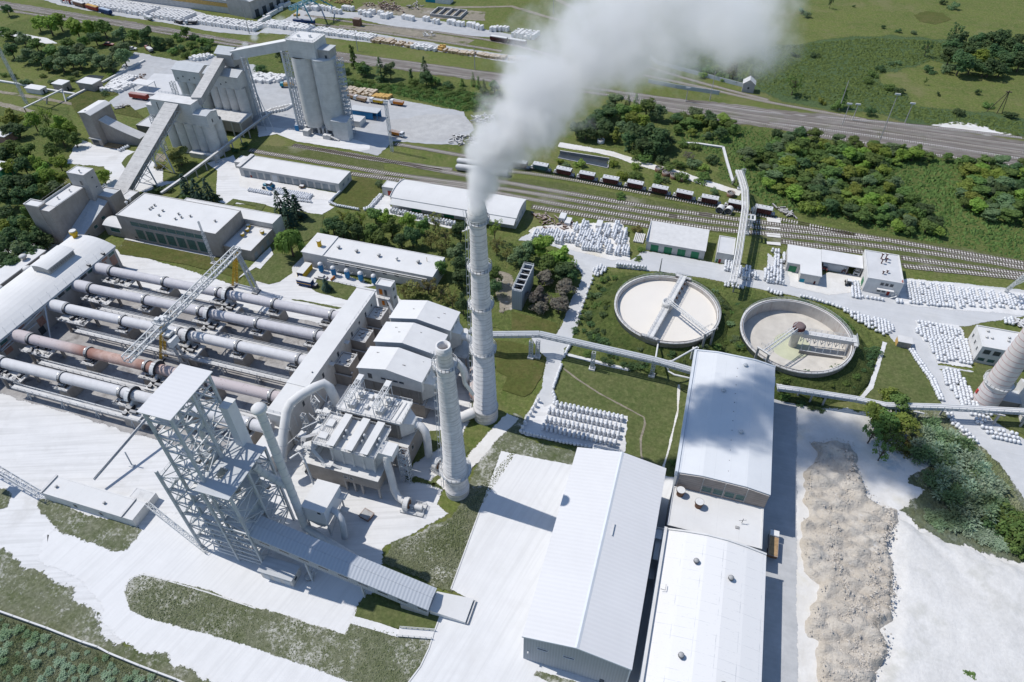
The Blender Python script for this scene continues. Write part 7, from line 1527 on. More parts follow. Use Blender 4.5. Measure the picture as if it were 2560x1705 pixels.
for o in [hop]:
 for ch in o.children:
  if ch.name.startswith('body'): ch.data = ch.data.copy(); ch.data.materials[0] = mat('teal_wagon', (.035,.11,.115), dust=.3, stain=.3, scol=(.15,.16,.16))
def mk_box_wagon(L_, body, load):
 t = thing('freight_wagon', 'x', 'wagon', (0,0,0)); lp(MB().box(-L_,L_,-1.4,1.4,1.1,3.3), 'body', body, t); lp(MB().box(-L_+.2,L_-.2,-1.2,1.2,3.303,3.7), 'load', load, t)
 for x in (-L_+2,L_-2): lp(MB().box(x-1.3,x+1.3,-1.1,1.1,.2,1.09), 'bogie', 'steel_dark', t)
 lp(MB().box(-L_-.7,L_+.7,-.3,.3,.8,1.09), 'coupler', 'steel_dark', t); return t
w1 = mk_box_wagon(6.2,'maroon_paint','roof_white')
q = W('01',2230,385); q2 = W('02',160,430); d = (q2-q).normalized(); rz = atan2(d.y,d.x); w1.location = q; w1.rotation_euler.z = rz; w1['label'] = 'maroon open wagon with white load, left of two by the depot blocks'; w1['group'] = 'open wagons by the depot'
dup(w1, q+d*14, rz, 'maroon open wagon with white load, right of two by the depot blocks')
ln = PL('00',(860,95),(1060,150)); d = (ln[1]-ln[0]).normalized(); rz = atan2(d.y,d.x)
w2 = mk_box_wagon(6.5,'red_paint','timber_yellow'); w2.location = ln[0]; w2.rotation_euler.z = rz; w2['label'] = 'red open wagon with a yellow load at the top left rail'
w3 = mk_box_wagon(6.0,'rust','concrete'); w3.location = ln[0]-d*16; w3.rotation_euler.z = rz; w3['label'] = 'low flat wagon of pale slabs left of the red open wagon'
w4 = mk_box_wagon(4.5,'red_paint','red_paint'); w4.location = ln[0]-d*31; w4.rotation_euler.z = rz; w4['label'] = 'bright red rail vehicle at the head of the top left train'
w5 = mk_box_wagon(6.0,'darkblue_paint','blue_paint'); w5.location = ln[0]+d*15.5; w5.rotation_euler.z = rz; w5['label'] = 'blue rail vehicle right of the red open wagon'
def mk_truck(cab, bed, load):
 t = thing('dump_truck', 'x', 'truck', (0,0,0), 'trucks in the silo yards')
 c = lp(MB().extrude([(2.0,.9),(4.1,.9),(4.1,2.0),(3.8,2.9),(2.1,2.9),(2.0,2.7)][:6], 'y', -1.2, 1.2), 'cab', cab, t)
 lp(MB().box(3.95,4.13,-1.05,1.05,1.9,2.6).box(2.4,3.6,-1.23,-1.205,1.9,2.6), 'windscreen', 'glass_dark', c)
 lp(MB().box(-4.0,4.0,-.5,.5,.7,1.0), 'chassis', 'steel_dark', t)
 b = MB().hexa([(-4.1,-1.15,1.0),(1.8,-1.15,1.0),(1.8,1.15,1.0),(-4.1,1.15,1.0)],[(-4.4,-1.3,2.5),(1.9,-1.3,2.5),(1.9,1.3,2.5),(-4.4,1.3,2.5)]); lp(b, 'dump_bed', bed, t)
 lp(MB().box(-4.2,1.7,-1.15,1.15,2.503,2.56), 'load', load, t)
 for x in (3.0,-1.6,-3.0):
  for s in (-1.05,1.05): lp(MB().tube([(x,s-.16,.52),(x,s+.16,.52)], .52, 12), 'wheel', 'black_rubber', t)
 return t
tr = mk_truck('white_paint','orange_paint','rust'); tr['label'] = 'orange tipper parked right of the yellow one under the hedge'
def putv(o, k, x, y, rz): q = W(k,x,y); o.location = (q.x,q.y,.12); o.rotation_euler.z = radians(rz); return o
putv(tr,'01',1295,965,178)
putv(dup(tr,(0,0,0),0,'orange tipper driving alone in front of the silo yard'),'01',1300,1250,-8)
ty = mk_truck('white_paint','yellow_paint','steel_dark'); ty['label'] = 'yellow tipper truck in front of the yellow block stacks'; putv(ty,'01',1110,950,178)
tg = mk_truck('steel_grey','timber','rust'); tg['label'] = 'brown tipper beside the yellow tipper truck'; putv(tg,'01',960,930,170)
putv(dup(tg,(0,0,0),0,'grey brown tipper half behind the tall silos stair cage'),'01',870,905,170)
tb_ = mk_truck('teal_paint','timber_yellow','timber'); tb_['label'] = 'blue cab truck with a yellow load seen behind the bridge support'; putv(tb_,'01',290,800,200)
tw = mk_truck('white_paint','steel_white','steel_grey'); tw['label'] = 'white lorry on the depot road left of the dark loaders'; putv(tw,'00',1365,180,160)
td = mk_truck('steel_grey','steel_dark','steel_dark'); td['label'] = 'dark lorry on the depot road below the block rows'; putv(td,'00',1640,215,165)
putv(dup(td,(0,0,0),0,'black loader at the end of the depot road row'),'00',1760,225,200)
tq = mk_truck('white_paint','rust','timber'); tq['label'] = 'rusty tipper backed against the shaded side of the link block'; putv(tq,'33',32,330,88)
def mk_tractor():
 t = thing('tractor', 'bright blue tractor in front of the long garage', 'tractor', (0,0,0))
 lp(MB().box(.2,2.0,-.45,.45,.8,1.6).box(-1.2,.3,-.7,.7,.9,1.5), 'body', 'teal_paint', t); lp(MB().box(-1.1,.4,-.75,.75,1.5,2.5), 'cab_glass', 'glass_dark', t); lp(MB().box(-1.25,.5,-.85,.85,2.503,2.65), 'cab_roof', 'white_paint', t)
 for x, r in ((-.8,.85),(1.5,.5)):
  for s in (-.95,.95): lp(MB().tube([(x,s-.2,r),(x,s+.2,r)], r, 14), 'wheel', 'blue_paint' if r > .6 else 'black_rubber', t)
 return t
tc = mk_tractor(); putv(tc,'11',125,165,175); tc.scale = (1.5,1.5,1.4)
def mk_cart():
 t = thing('small_trailer', 'tiny rusty trailer parked by the garage doors', 'trailer', (0,0,0)); lp(MB().box(-1.2,1.2,-.8,.8,.6,1.3), 'bed', 'rust', t); lp(MB().box(-1.0,1.0,-.7,.7,1.303,1.5), 'load', 'roof_white', t)
 for s in (-.85,.85): lp(MB().tube([(0,s-.1,.4),(0,s+.1,.4)], .4, 10), 'wheel', 'black_rubber', t)
 return t
putv(mk_cart(),'11',425,160,10)
def mk_car(body):
 t = thing('parked_car', 'x', 'car', (0,0,0)); lp(MB().extrude([(-2.1,.35),(2.1,.35),(2.15,.8),(1.2,.95),(-2.1,.95)], 'y', -.85, .85), 'body', body, t); lp(MB().extrude([(-1.6,.95),(1.0,.95),(.5,1.45),(-1.3,1.45)], 'y', -.72, .72), 'cabin', 'glass_dark', t); lp(MB().box(-1.25,.45,-.68,.68,1.453,1.5), 'roof', body, t)
 for x in (-1.35,1.35):
  for s in (-.8,.8): lp(MB().tube([(x,s-.1,.33),(x,s+.1,.33)], .33, 10), 'wheel', 'black_rubber', t)
 return t
c = mk_car('white_paint'); c['label'] = 'white car parked under the dark trees beyond the silo yard'; putv(c,'00',1220,460,20); c.scale = (1.3,1.3,1.4)
c = mk_car('red_paint'); c['label'] = 'red car glimpsed between the trees at upper left'; putv(c,'00',1005,420,10); c.scale = (1.6,1.3,1.5)
l_ = mk_truck('red_paint','concrete','roof_white'); l_['label'] = 'dusty lorry with a red cab under the trees beyond the silo yard'; putv(l_,'00',1375,470,150)
f = mk_tractor(); f['label'] = 'small white topped forklift beside the bags by the two storey block'; f['category'] = 'forklift'; f.name = 'forklift'; putv(f,'13',730,1045,90)
for ch in f.children:
 if ch.name.startswith('body') or ch.name.startswith('wheel'): ch.data = ch.data.copy(); ch.data.materials[0] = M['black_rubber']
for k, x, y, lb, m in (('13',515,905,'red tractor in the shade behind the repair shop','red_paint'),('13',700,930,'red machine under the open shed','maroon_paint'),('13',805,950,'white topped machine in front of the open shed','steel_white')):
 o = mk_tractor(); o['label'] = lb; o['category'] = 'machine'; putv(o,k,x,y,80)
 for ch in o.children:
  if ch.name.startswith('body') or ch.name.startswith('wheel'): ch.data = ch.data.copy(); ch.data.materials[0] = M[m]
def drum(k, x, y, r, ln, rz, lb, grp, m='pale_concrete'):
 q = W(k,x,y); d = Vector((cos(radians(rz)),sin(radians(rz)),0)); t = thing('steel_drum', lb, 'drum', q, grp); a = Vector((q.x,q.y,r)); b = a+d*ln
 part(MB().tube([a,b], r, 18, cap=False), 'shell', m, t); part(MB().tube([a+d*.5,a+d*.55], r-.1, 18, smooth=False), 'inside', 'glass_dark', t); part(MB().tube([a,a+d*.35], r+.1, 18, cap=False), 'rim', 'roof_white', t)
 p = MB()
 for k_ in range(6): an = k_*pi/3; u = Vector((-d.y,d.x,0)); p.beam(a+d*.2+(u*cos(an)+Vector((0,0,1))*sin(an))*.5,a+d*.2+(u*cos(an)+Vector((0,0,1))*sin(an))*(r-.1),.2)
 part(p, 'spokes', 'steel_dark', t)
drum('12',1895,395,1.7,3.2,75,'left of two big open drum ends lying by the wagons','drum ends by the wagons'); drum('12',1975,405,1.7,3.0,75,'right of two big open drum ends lying by the wagons','drum ends by the wagons')
for k, x, y, lb in (('12',1345,0,'rusty wheel ring half hidden left of the ring row'),('12',1410,40,'left rusty wheel ring beside the dirt lane'),('12',1485,65,'middle spoked wheel ring beside the dirt lane'),('12',1553,85,'right rusty wheel ring beside the dirt lane'),('12',2005,230,'dark spoked wheel ring at the end of the dirt lane'),('02',815,1310,'large pale ring lying near the dark trees')):
 q = W(k,x,y); t = thing('wheel_ring', lb, 'ring', q, 'big wheel rings lying by the lane'); part(MB().lathe((q.x,q.y,.1), [(1.9,0),(1.95,1.9),(1.7,1.9),(1.7,0)], 22), 'rim', 'rust' if k == '12' else 'pale_concrete', t); m = MB()
 for j in range(4): an = j*pi/4; m.beam((q.x-cos(an)*1.7,q.y-sin(an)*1.7,1.5),(q.x+cos(an)*1.7,q.y+sin(an)*1.7,1.5),.22)
 part(m, 'spokes', 'steel_dark', t)
for (x, y), lb in (((1860,1505),'upper of two long pale cylinders beside the smoke'),((1850,1560),'lower of two long pale cylinders beside the smoke')):
 q = W('01',x,y); t = thing('long_cylinder', lb, 'cylinder', q, 'long pale cylinders by the sidings'); part(MB().tube([(q.x,q.y,1.7),(q.x+26,q.y+1.5,1.7)], 1.65, 18), 'shell', 'pale_concrete', t); part(MB().tube([(q.x-.6,q.y,1.7),(q.x,q.y,1.7)], 1.2, 16), 'end_plate', 'concrete', t)
q = W('02',640,1455); t = thing('water_basin', 'long sunken concrete basin with dark water beside the wagons', 'basin', q)
pq = [W('02',440,1410),W('02',890,1480),W('02',880,1545),W('02',420,1450)]
part(MB().beam(pq[0]+Vector((0,0,.9)),pq[1]+Vector((0,0,.9)),.5,1.8).beam(pq[1]+Vector((0,0,.3)),pq[2]+Vector((0,0,.3)),.4,.6).beam(pq[2]+Vector((0,0,.15)),pq[3]+Vector((0,0,.15)),.3,.3), 'wall', 'concrete_dark', t); part(MB().add([p+Vector((0,0,.13)) for p in pq],[(0,1,2,3)]), 'water', 'glass_dark', t)
def scrap(lb, poly, n, m='scrap', h=1.0, nm='scrap_heap', seed=1):
 rr = random.Random(seed); mb = MB(); xs = [p.x for p in poly]; ys = [p.y for p in poly]
 for k in range(n):
  while True:
   x, y = rr.uniform(min(xs),max(xs)), rr.uniform(min(ys),max(ys))
   if inside((x,y), poly): break
  a = Vector((x,y,rr.uniform(.1,h))); b = a+Vector((rr.uniform(-2.5,2.5),rr.uniform(-2.5,2.5),rr.uniform(-.4,.6))); b.z = max(.1,b.z); mb.beam(a,b,rr.uniform(.25,.9),rr.uniform(.2,.8))
 o = one(mb, nm, m, lb, 'scrap', (sum(xs)/len(xs),sum(ys)/len(ys),0)); o['kind'] = 'stuff'; return o
def inside(p, poly):
 c = False; n = len(poly); j = n-1
 for i in range(n):
  a, b = poly[i], poly[j]
  if (a[1] > p[1]) != (b[1] > p[1]) and p[0] < (b[0]-a[0])*(p[1]-a[1])/(b[1]-a[1])+a[0]: c = not c
  j = i
 return c
scrap('tangled rusty scrap in the yard at the top', PL('01',(980,50),(1250,20),(1340,90),(1360,115),(1170,95),(1050,70)), 110, 'rust', 2.5, seed=2)
scrap('second rusty scrap pile in the top yard', PL('01',(1390,60),(1480,40),(1540,80),(1400,95)), 30, 'scrap', 2, seed=3)
scrap('brown timber pile at the top edge', PL('01',(600,0),(880,10),(860,45),(640,25)), 40, 'timber', 1.5, seed=4)
scrap('grey broken concrete heap at the edge of the silo yard', PL('01',(1980,1080),(2120,1050),(2200,1100),(2100,1180),(1990,1120)), 60, 'concrete', 1.6, seed=5)
scrap('grey rubble and scrap between the silo yard and the sidings', PL('01',(1800,1240),(2080,1260),(2050,1360),(1790,1310)), 90, 'concrete_dark', 1.4, seed=6)
scrap('dark junk beside the crusher lane', PL('00',(1080,980),(1200,965),(1190,990),(1090,1000)), 16, 'scrap', 1, seed=7)
scrap('scrap and frames in the fenced patch by the vaulted shed', PL('12',(150,380),(320,400),(560,470),(530,560),(280,540),(250,470)), 60, 'rust', .8, seed=8)
scrap('rusty frames behind the silo yard blocks', PL('00',(1210,740),(1310,680),(1330,700),(1300,770),(1220,760)), 24, 'rust', 1.2, seed=9)
scrap('grey stacked slabs in the scrap yard', PL('01',(1490,330),(1620,300),(1640,340),(1520,350)), 20, 'concrete', 1, seed=10)
scrap('debris at the end of the siding by the level crossing', PL('13',(60,340),(110,350),(280,430),(190,425),(100,380)), 30, 'scrap', 1, seed=11)
scrap('white and grey junk by the right edge bags', PL('13',(2250,1370),(2350,1360),(2360,1440),(2260,1430)), 30, 'concrete', 1, seed=12)
one(MB().box(*[v for a in [W('12',465,450)] for v in (a.x-1.4,a.x+1.4,a.y-2.4,a.y+2.4)],.1,2.4), 'container', 'steel_white', 'pale green white container in the fenced scrap patch', 'container', W('12',465,450))
for (x, y), lb in (((515,480),'flat white slab stack right of the pale container'),((800,505),'white block standing among the bags by the track')): q = W('12',x,y); one(MB().box(q.x-1.3,q.x+1.3,q.y-2.4,q.y+2.4,0,1.6), 'slab_stack', 'roof_white', lb, 'slabs', q)
for k, x, y, lb, m, n_ in (('12',1180,625,'stack of pale pipes beside the green gate garage','pale_concrete',6),('00',1050,1345,'stack of brown pipes at the foot of the crusher tower','timber',7)):
 q = W(k,x,y); t = thing('pipe_stack', lb, 'pipes', q); mb = MB()
 for j in range(n_): mb.tube([(q.x-2.4+j*.75,q.y-3.5,.4),(q.x-2.4+j*.75,q.y+3.5,.4)] if k == '12' else [(q.x-5,q.y-1.8+j*.6,.4),(q.x+4,q.y-1.8+j*.6,.4)], .34, 8)
 part(mb, 'pipes', m, t); part(MB().box(q.x-2.8,q.x+2.8,q.y-.2,q.y+.2,0,.1), 'bearer', 'timber', t)
# bulk bags
def bag_mesh(seed):
 rr = random.Random(seed); mb = MB(); n = 8; prof = [(.0,0),(.40,.0),(.52,.25),(.55,.6),(.47,.93),(.22,1.02),(.13,1.16),(0,1.2)]; vs = []
 for r, z in prof:
  for k in range(n): a = 2*pi*k/n; q = r*(1+.10*rr.uniform(-1,1)); vs.append((q*cos(a),q*sin(a),z+rr.uniform(-.03,.03)))
 mb.add(vs, [(i*n+k,i*n+(k+1)%n,(i+1)*n+(k+1)%n,(i+1)*n+k) for i in range(len(prof)-1) for k in range(n)], True)
 me = bpy.data.meshes.new('bulk_bag'); me.from_pydata(mb.v, [], mb.f); me.polygons.foreach_set('use_smooth', mb.sm); me.materials.append(M['bag']); return me
BAGM = [bag_mesh(i) for i in range(5)]
BAGS = []    # (x, y, z, label, group)
def bag_rows(poly, du, dv, lab, grp, lev=2, skip=.04, gapu=0, gapv=0, rz=0.0, jit=.1, seed=0):
 """rows of bags filling a patch; every gapu-th column / gapv-th row is left free"""
 rr = random.Random(seed+len(BAGS)); xs = [p.x for p in poly]; ys = [p.y for p in poly]; cx, cy = sum(xs)/len(xs), sum(ys)/len(ys); c, s = cos(radians(rz)), sin(radians(rz))
 R_ = max(max(xs)-min(xs), max(ys)-min(ys)); nu, nv = int(R_/du), int(R_/dv)
 for j in range(-nv, nv+1):
  if gapv and j % gapv == 0: continue
  for i in range(-nu, nu+1):
   if gapu and i % gapu == 0: continue
   a, b = i*du+rr.uniform(-jit,jit), j*dv+rr.uniform(-jit,jit); x, y = cx+a*c-b*s, cy+a*s+b*c
   if not inside((x,y), poly) or rr.random() < skip: continue
   for l in range(lev if rr.random() > .12 else max(1,lev-1)): BAGS.append((x+rr.uniform(-.05,.05),y+rr.uniform(-.05,.05),.3+l*.98,lab,grp))
def bag_line(pts, step, lab, grp, lev=1, jit=.15, w=1, z=.28):
 rr = random.Random(len(BAGS)+3)
 for a, b in zip(pts, pts[1:]):
  n = max(1,int((b-a).length/step)); d = (b-a).normalized(); nn = Vector((-d.y,d.x,0))
  for i in range(n):
   for k in range(w):
    p = a.lerp(b,i/n)+nn*(k-(w-1)/2)*1.1
    for l in range(lev): BAGS.append((p.x+rr.uniform(-jit,jit),p.y+rr.uniform(-jit,jit),z+l*.98,lab,grp))
LB = 'white bulk bag stacked in the neat block on the lawn'; LG = 'bags in the lawn block'
rowl = [[(400,580),(1040,700)],[(345,640),(1025,790)],[(325,720),(1005,870)],[(365,820),(980,935)]]
for (a, b) in (((410,600),(1045,735)),((340,655),(1025,815)),((315,735),(1010,890)),((285,805),(985,965))):
 bag_line(PL('22',a,b), 1.42, LB, LG, 2, .08, 2, .34)
bag_line(PL('22',(80,835),(300,890),(440,930),(640,965),(850,1005)), 1.15, 'white bulk bag in the single row along the lawn block edge', 'bags edging the lawn block', 1, .08, 1, .24)
bag_line(PL('22',(930,1020),(1000,1035)), 1.1, 'white bulk bag in the short row by the gable warehouse path', 'bags by the warehouse path', 1, .08, 1, .24)
for k in range(7): bag_line(PL('22',(240-k*24,560+k*42),(290-k*24,572+k*42)), 1.15, 'white bulk bag in the tight heap left of the lawn block', 'bags in the heap left of the lawn block', 2, .1, 1, .24)
bag_line(PL('pip',(865,275),(830,330),(790,420)), .95, 'white bulk bag edging the lane under the long pipe rack', 'bags edging the lawn lane', 1, .1); bag_line(PL('pip',(770,490),(735,580),(700,680),(680,745)), .95, 'white bulk bag edging the lane under the long pipe rack', 'bags edging the lawn lane', 1, .1)
bag_line(PL('22',(375,480),(395,530),(380,600)), 1.0, 'white bulk bag edging the lane under the long pipe rack', 'bags edging the lawn lane', 1, .1)
G2 = 'bags in the yard by the vaulted shed'; L2 = 'white bulk bag in the crowded yard between the vaulted shed and the green gates'
for pl in (((205,570),(280,560),(250,630),(180,640)),((290,565),(350,560),(320,620),(260,610)),((350,570),(420,565),(390,660),(330,620)),((430,580),(480,580),(450,680),(390,680)),((490,585),(530,590),(520,670),(470,670)),((545,600),(580,600),(570,670),(540,670)),((560,500),(610,500),(600,575),(555,570)),((650,480),(700,480),(690,570),(620,570)),((610,580),(680,580),(660,700),(570,700)),((690,560),(750,555),(720,735),(640,735)),((770,560),(820,555),(790,755),(715,750)),((850,510),(905,510),(895,620),(835,620)),((795,640),(880,640),(860,670),(800,760),(775,755)),((860,660),(910,670),(900,770),(850,770)),((940,490),(1000,490),(980,570),(950,640),(910,640)),((985,550),(1015,550),(1010,650),(990,650)),((1030,550),(1050,550),(1040,680),(1000,690)),((955,620),(1000,620),(980,790),(940,790)),((1010,700),(1080,720),(1070,790),(1005,790))):
 bag_rows(PL('12',*pl), 1.12, 1.2, L2, G2, 2, .03)
L3, G3 = 'white bulk bag in the long rows beside the two storey block, by the sidings', 'bags in the long rows by the sidings'
for k in range(15):
 x = 1290+k*92; bag_rows(PL('13',(x-18,1015+k*12),(x+45,1025+k*12),(x+62+(k<3)*20,1240+k*6-(k>5)*18),(x-25+(k<3)*20,1225+k*6-(k>5)*18)), 1.25, 1.35, L3, G3, 1, .02)
bag_line(PL('13',(1180,1205),(1250,1215)), 1.3, L3, G3, 1, .1, 2)
L4, G4 = 'white bulk bag piled along the bank of the empty tank', 'bags along the tank bank'
bag_rows(PL('13',(690,1270),(880,1340),(1060,1370),(1180,1470),(1060,1520),(950,1470),(830,1400),(690,1310)), 1.2, 1.2, L4, G4, 1, .06)
bag_line(PL('13',(300,1160),(420,1190),(560,1230),(690,1280)), 1.1, L4, G4, 1, .25, 1); bag_line(PL('13',(0,1105),(60,1130),(140,1150)), 1.1, L4, G4, 1, .2, 2)
L5, G5 = 'white bulk bag in the square stack left of the white two storey block', 'bags before the white block'
bag_rows(PL('13',(1370,1390),(1600,1430),(1760,1470),(1790,1568),(1440,1568),(1350,1480))+[], 1.25, 1.25, L5, G5, 1, .05); bag_rows(PL('23',(1450,-10),(1820,-10),(1860,215),(1540,180)), 1.25, 1.25, L5, G5, 1, .05)
L6, G6 = 'white bulk bag heaped between the lane and the pinkish chimney', 'bags by the pinkish chimney'
bag_rows(PL('23',(1600,270),(1720,260),(1850,450),(1920,610),(1780,610),(1700,490),(1610,380)), 1.2, 1.2, L6, G6, 1, .06)
bag_rows(PL('23',(1840,650),(2080,650),(2060,700),(1970,720),(2030,780),(2260,830),(2320,960),(2210,950),(2000,870),(1900,750)), 1.25, 1.7, L6, G6, 1, .12)
L7, G7 = 'white bulk bag lined along the left edge of the sloping lane', 'bags along the sloping lane'
bag_line(PL('23',(1310,90),(1400,220),(1500,360),(1590,560)), 1.0, L7, G7, 1, .15, 2); bag_line(PL('23',(1640,650),(1700,760),(1790,830),(1860,900),(1920,960)), 1.1, L7, G7, 1, .2, 2)
L8, G8 = 'white bulk bag by the hut and the tall pipe bridge', 'bags by the tall pipe bridge'
for pl in (((375,1235),(450,1240),(445,1325),(370,1315)),((515,1280),(545,1290),(540,1390),(510,1385)),((555,1290),(632,1295),(630,1410),(550,1400)),((655,1340),(690,1345),(725,1400),(700,1415),(655,1385)),((865,1115),(940,1120),(975,1460),(895,1450)),((770,1290),(805,1290),(805,1430),(775,1430)),((810,1270),(890,1290),(885,1450),(810,1445)),((965,1145),(995,1150),(995,1245),(975,1245))): bag_rows(PL('brg',*pl), 1.15, 1.2, L8, G8, 2, .03)
bag_line(PL('brg',(380,1460),(490,1480),(600,1500)), 1.1, L8, G8, 1, .3, 2)
L9, G9 = 'white bulk bag lined along the lane past the full tank', 'bags along the full tank lane'
bag_rows(PL('12',(745,920),(800,870),(860,890),(870,930),(790,980),(740,960)), 1.15, 1.2, L9, G9, 1, .1); bag_line(PL('12',(960,885),(1060,895),(1250,915)), 1.1, L9, G9, 2, .15); bag_line(PL('12',(560,860),(620,920)), 1.1, L9, G9, 2, .2)
bag_line(PL('12',(740,1000),(690,1130),(640,1260),(590,1400)), 2.4, L9, G9, 1, .3)
LA, GA = 'white bulk bag in the row before the long garage', 'bags before the long garage'
bag_line(PL('gar',(470,880),(620,905),(790,940)), 1.0, LA, GA, 1, .1, 2); bag_line(PL('gar',(850,890),(1050,930),(1350,985)), 1.0, LA, GA, 1, .15, 4); bag_line(PL('gar',(1000,1005),(1360,1050)), 1.0, LA, GA, 1, .1, 1)
LBB, GB = 'white bulk bag bordering the dry mound lawn', 'bags round the mound lawn'
bag_line(PL('gar',(1740,905),(1590,1050),(1690,1100),(1860,1130),(2020,1160)), .95, LBB, GB, 1, .08, 1); bag_line(PL('gar',(2310,955),(2150,1135),(2050,1160)), .95, LBB, GB, 1, .15, 2)
bag_line(PL('11',(1250,380),(1500,440),(1850,510)), 1.3, 'white bulk bag under the eaves of the vaulted shed', 'bags under the vaulted shed', 2, .3, 2); bag_line(PL('00',(1100,1390),(1200,1345)), 1.2, 'white bulk bag by the pipe stack at the crusher tower', 'bags at the crusher tower', 1, .1, 2)
bag_rows(PL('2st',(490,920),(690,930),(740,1370),(520,1330)), 1.2, 1.25, 'white bulk bag stacked left of the two storey block', 'bags beside the two storey block', 1, .0); bag_line(PL('2st',(800,1330),(1050,1370),(1430,1430)), 1.25, 'white bulk bag in the line before the two storey block', 'bags before the two storey block', 1, .05, 1)
bag_rows(PL('13',(2160,1360),(2240,1360),(2240,1430),(2170,1420)), 1.2, 1.2, 'white bulk bag at the right edge behind the white block', 'bags at the right edge', 1, .05)
BAGS.sort(key=lambda b: (Vector(b[:3])-CAMP).length)
for i, (x, y, z, lab, grp) in enumerate(BAGS[:300]):
 o = bpy.data.objects.new('bulk_bag', BAGM[i%5]); COL.objects.link(o); o.location = (x,y,z); o.rotation_euler = (0,0,RND.uniform(0,6.3)); s = RND.uniform(.92,1.06); o.scale = (s,s,s); tag(o, lab, 'bag', grp)
mb = MB()
for i, (x, y, z, lab, grp) in enumerate(BAGS[300:]):
 me = BAGM[i%5]; o = len(mb.v); s = RND.uniform(.98,1.12)
 mb.v.extend(Vector((v.co.x*s+x,v.co.y*s+y,v.co.z*s+z)) for v in me.vertices)
 for p in me.polygons: mb.f.append(tuple(o+q for q in p.vertices)); mb.sm.append(True)
if mb.v: one(mb, 'bulk_bags', 'bag', 'all the farther white bulk bags standing along the yards and lanes', 'bags', (60,230,0), kind='stuff')
# block stacks of the depots
def stack_mesh(L_, w, h, m, seed):
 rr = random.Random(seed); mb = MB(); n = int(L_/1.3)
 for i in range(n):
  hh = h*(1 if rr.random() > .15 else .55); x = -L_/2+i*1.3; j = rr.uniform(-.06,.06); mb.box(x,x+1.2,-w/2+j,w/2+j,.05,hh)
 me = bpy.data.meshes.new('block_row'); me.from_pydata(mb.v, [], mb.f); me.materials.append(M[m]); return me
SM = {}
def block_rows(k, p0, p1, n, L_, w, h, m, lab, grp, dirn=None, skip=0.0, seed=0, z=.1, along=None):
 """n parallel rows from pixel p0 to p1 (their middles)"""
 rr = random.Random(seed); a, b = W(k,*p0), W(k,*p1)
 for i in range(n):
  if rr.random() < skip: continue
  key = (round(L_,1),w,h,m,i%4)
  if key not in SM: SM[key] = stack_mesh(L_,w,h,m,len(SM))
  p = a.lerp(b,(i+.5)/n); o = bpy.data.objects.new('block_stack', SM[key]); COL.objects.link(o); o.location = (p.x+rr.uniform(-.3,.3),p.y+rr.uniform(-.6,.6),z); o.rotation_euler = (0,0,radians(80+rr.uniform(-1,1))); tag(o, lab, 'block stack', grp)
wl = 'white block row in the long stacked band along the top left road'
block_rows('00',(640,0),(1740,175),44,17,1.6,2.6,'block_white',wl,'block rows along the top left road',62,.02,1)
block_rows('00',(1800,185),(2400,270),22,14,1.7,2.6,'block_white','white block row in front of the big depot hall','block rows before the depot hall',62,.0,2)
block_rows('01',(20,235),(110,180),5,8,1.8,2.6,'block_white','white block stack by the depot hall door','block stacks by the depot hall',62,.0,3)
block_rows('01',(100,170),(220,100),5,8,1.8,2.6,'block_white','white block stack beside the hall wall, nearer the crane','block stacks by the hall wall',62,.0,4)
block_rows('01',(200,80),(300,55),3,8,1.8,2.6,'block_white','white block stack at the hall corner near the top edge','block stacks at the hall corner',62,.0,5)
block_rows('01',(100,225),(480,275),17,11,1.6,2.4,'block_white','white block row in the band left of the tall silos','block rows left of the tall silos',55,.0,6)
block_rows('01',(480,275),(1090,360),26,10,1.5,2.3,'block_white','white block row in the band passing behind the tall silos','block rows behind the tall silos',55,.04,7)
block_rows('01',(1090,375),(1250,395),9,8,1.5,1.9,'block_wood','brown palleted block row right of the white band','palleted rows beside the white band',55,.05,8)
block_rows('01',(1260,395),(1440,425),9,7,1.5,1.6,'block_wood','scattered brown pallets in the middle of the depot band','pallets in the middle of the band',50,.25,9)
block_rows('01',(1440,430),(1670,460),9,7,1.6,2.0,'block_white','white block row beside the single yellow stack','block rows by the yellow stack',55,.05,10)
block_rows('01',(1680,450),(1730,455),2,7,1.8,2.4,'timber_yellow','bright yellow stack in the depot band','yellow depot stacks',55,0,11)
block_rows('01',(1730,470),(2350,545),26,6,1.6,1.7,'block_wood','brown topped block row at the right of the depot band','brown topped rows at the right of the band',55,.05,12); block_rows('02',(0,540),(150,570),5,6,1.6,1.7,'block_wood','brown topped block row at the right of the depot band','brown topped rows at the right of the band',55,.1,13)
for j, (x, y) in enumerate(((430,75),(470,95),(520,60),(545,95),(590,85),(640,95),(700,105),(720,120),(760,125),(835,90),(875,95),(980,130),(1030,150),(1065,125),(1150,140),(1185,165),(1225,155),(1375,175),(1420,185),(1570,190),(1655,215),(1795,220),(1840,235),(1885,240),(1975,245),(2015,255),(2055,270),(2185,285),(2230,280),(2290,285))):
 block_rows('01',(x-30,y-4),(x+30,y+4),2 if j%3 else 3,4.2,1.7,3.0,'block_white','white block stack standing on the open depot lane at the top','block stacks on the depot lane',60,0,30+j)
block_rows('02',(20,320),(240,345),6,11,1.9,3.2,'block_white','white block row beside the maroon open wagons','block rows by the maroon wagons',55,0,70)
block_rows('sil',(650,660),(930,690),7,13,2.2,1.9,'block_white','white wrapped block row between the rear and tall silos','block rows between the silos',48,0,71); block_rows('sil',(890,690),(1030,680),3,11,2.4,2.0,'block_white','white wrapped block row just behind the bridge support','block rows by the bridge support',48,0,72)
block_rows('sil',(830,1090),(1110,1020),8,7,2.0,1.4,'block_white','low white wrapped stack in the shade left of the tall silos','low stacks left of the tall silos',40,.1,73)
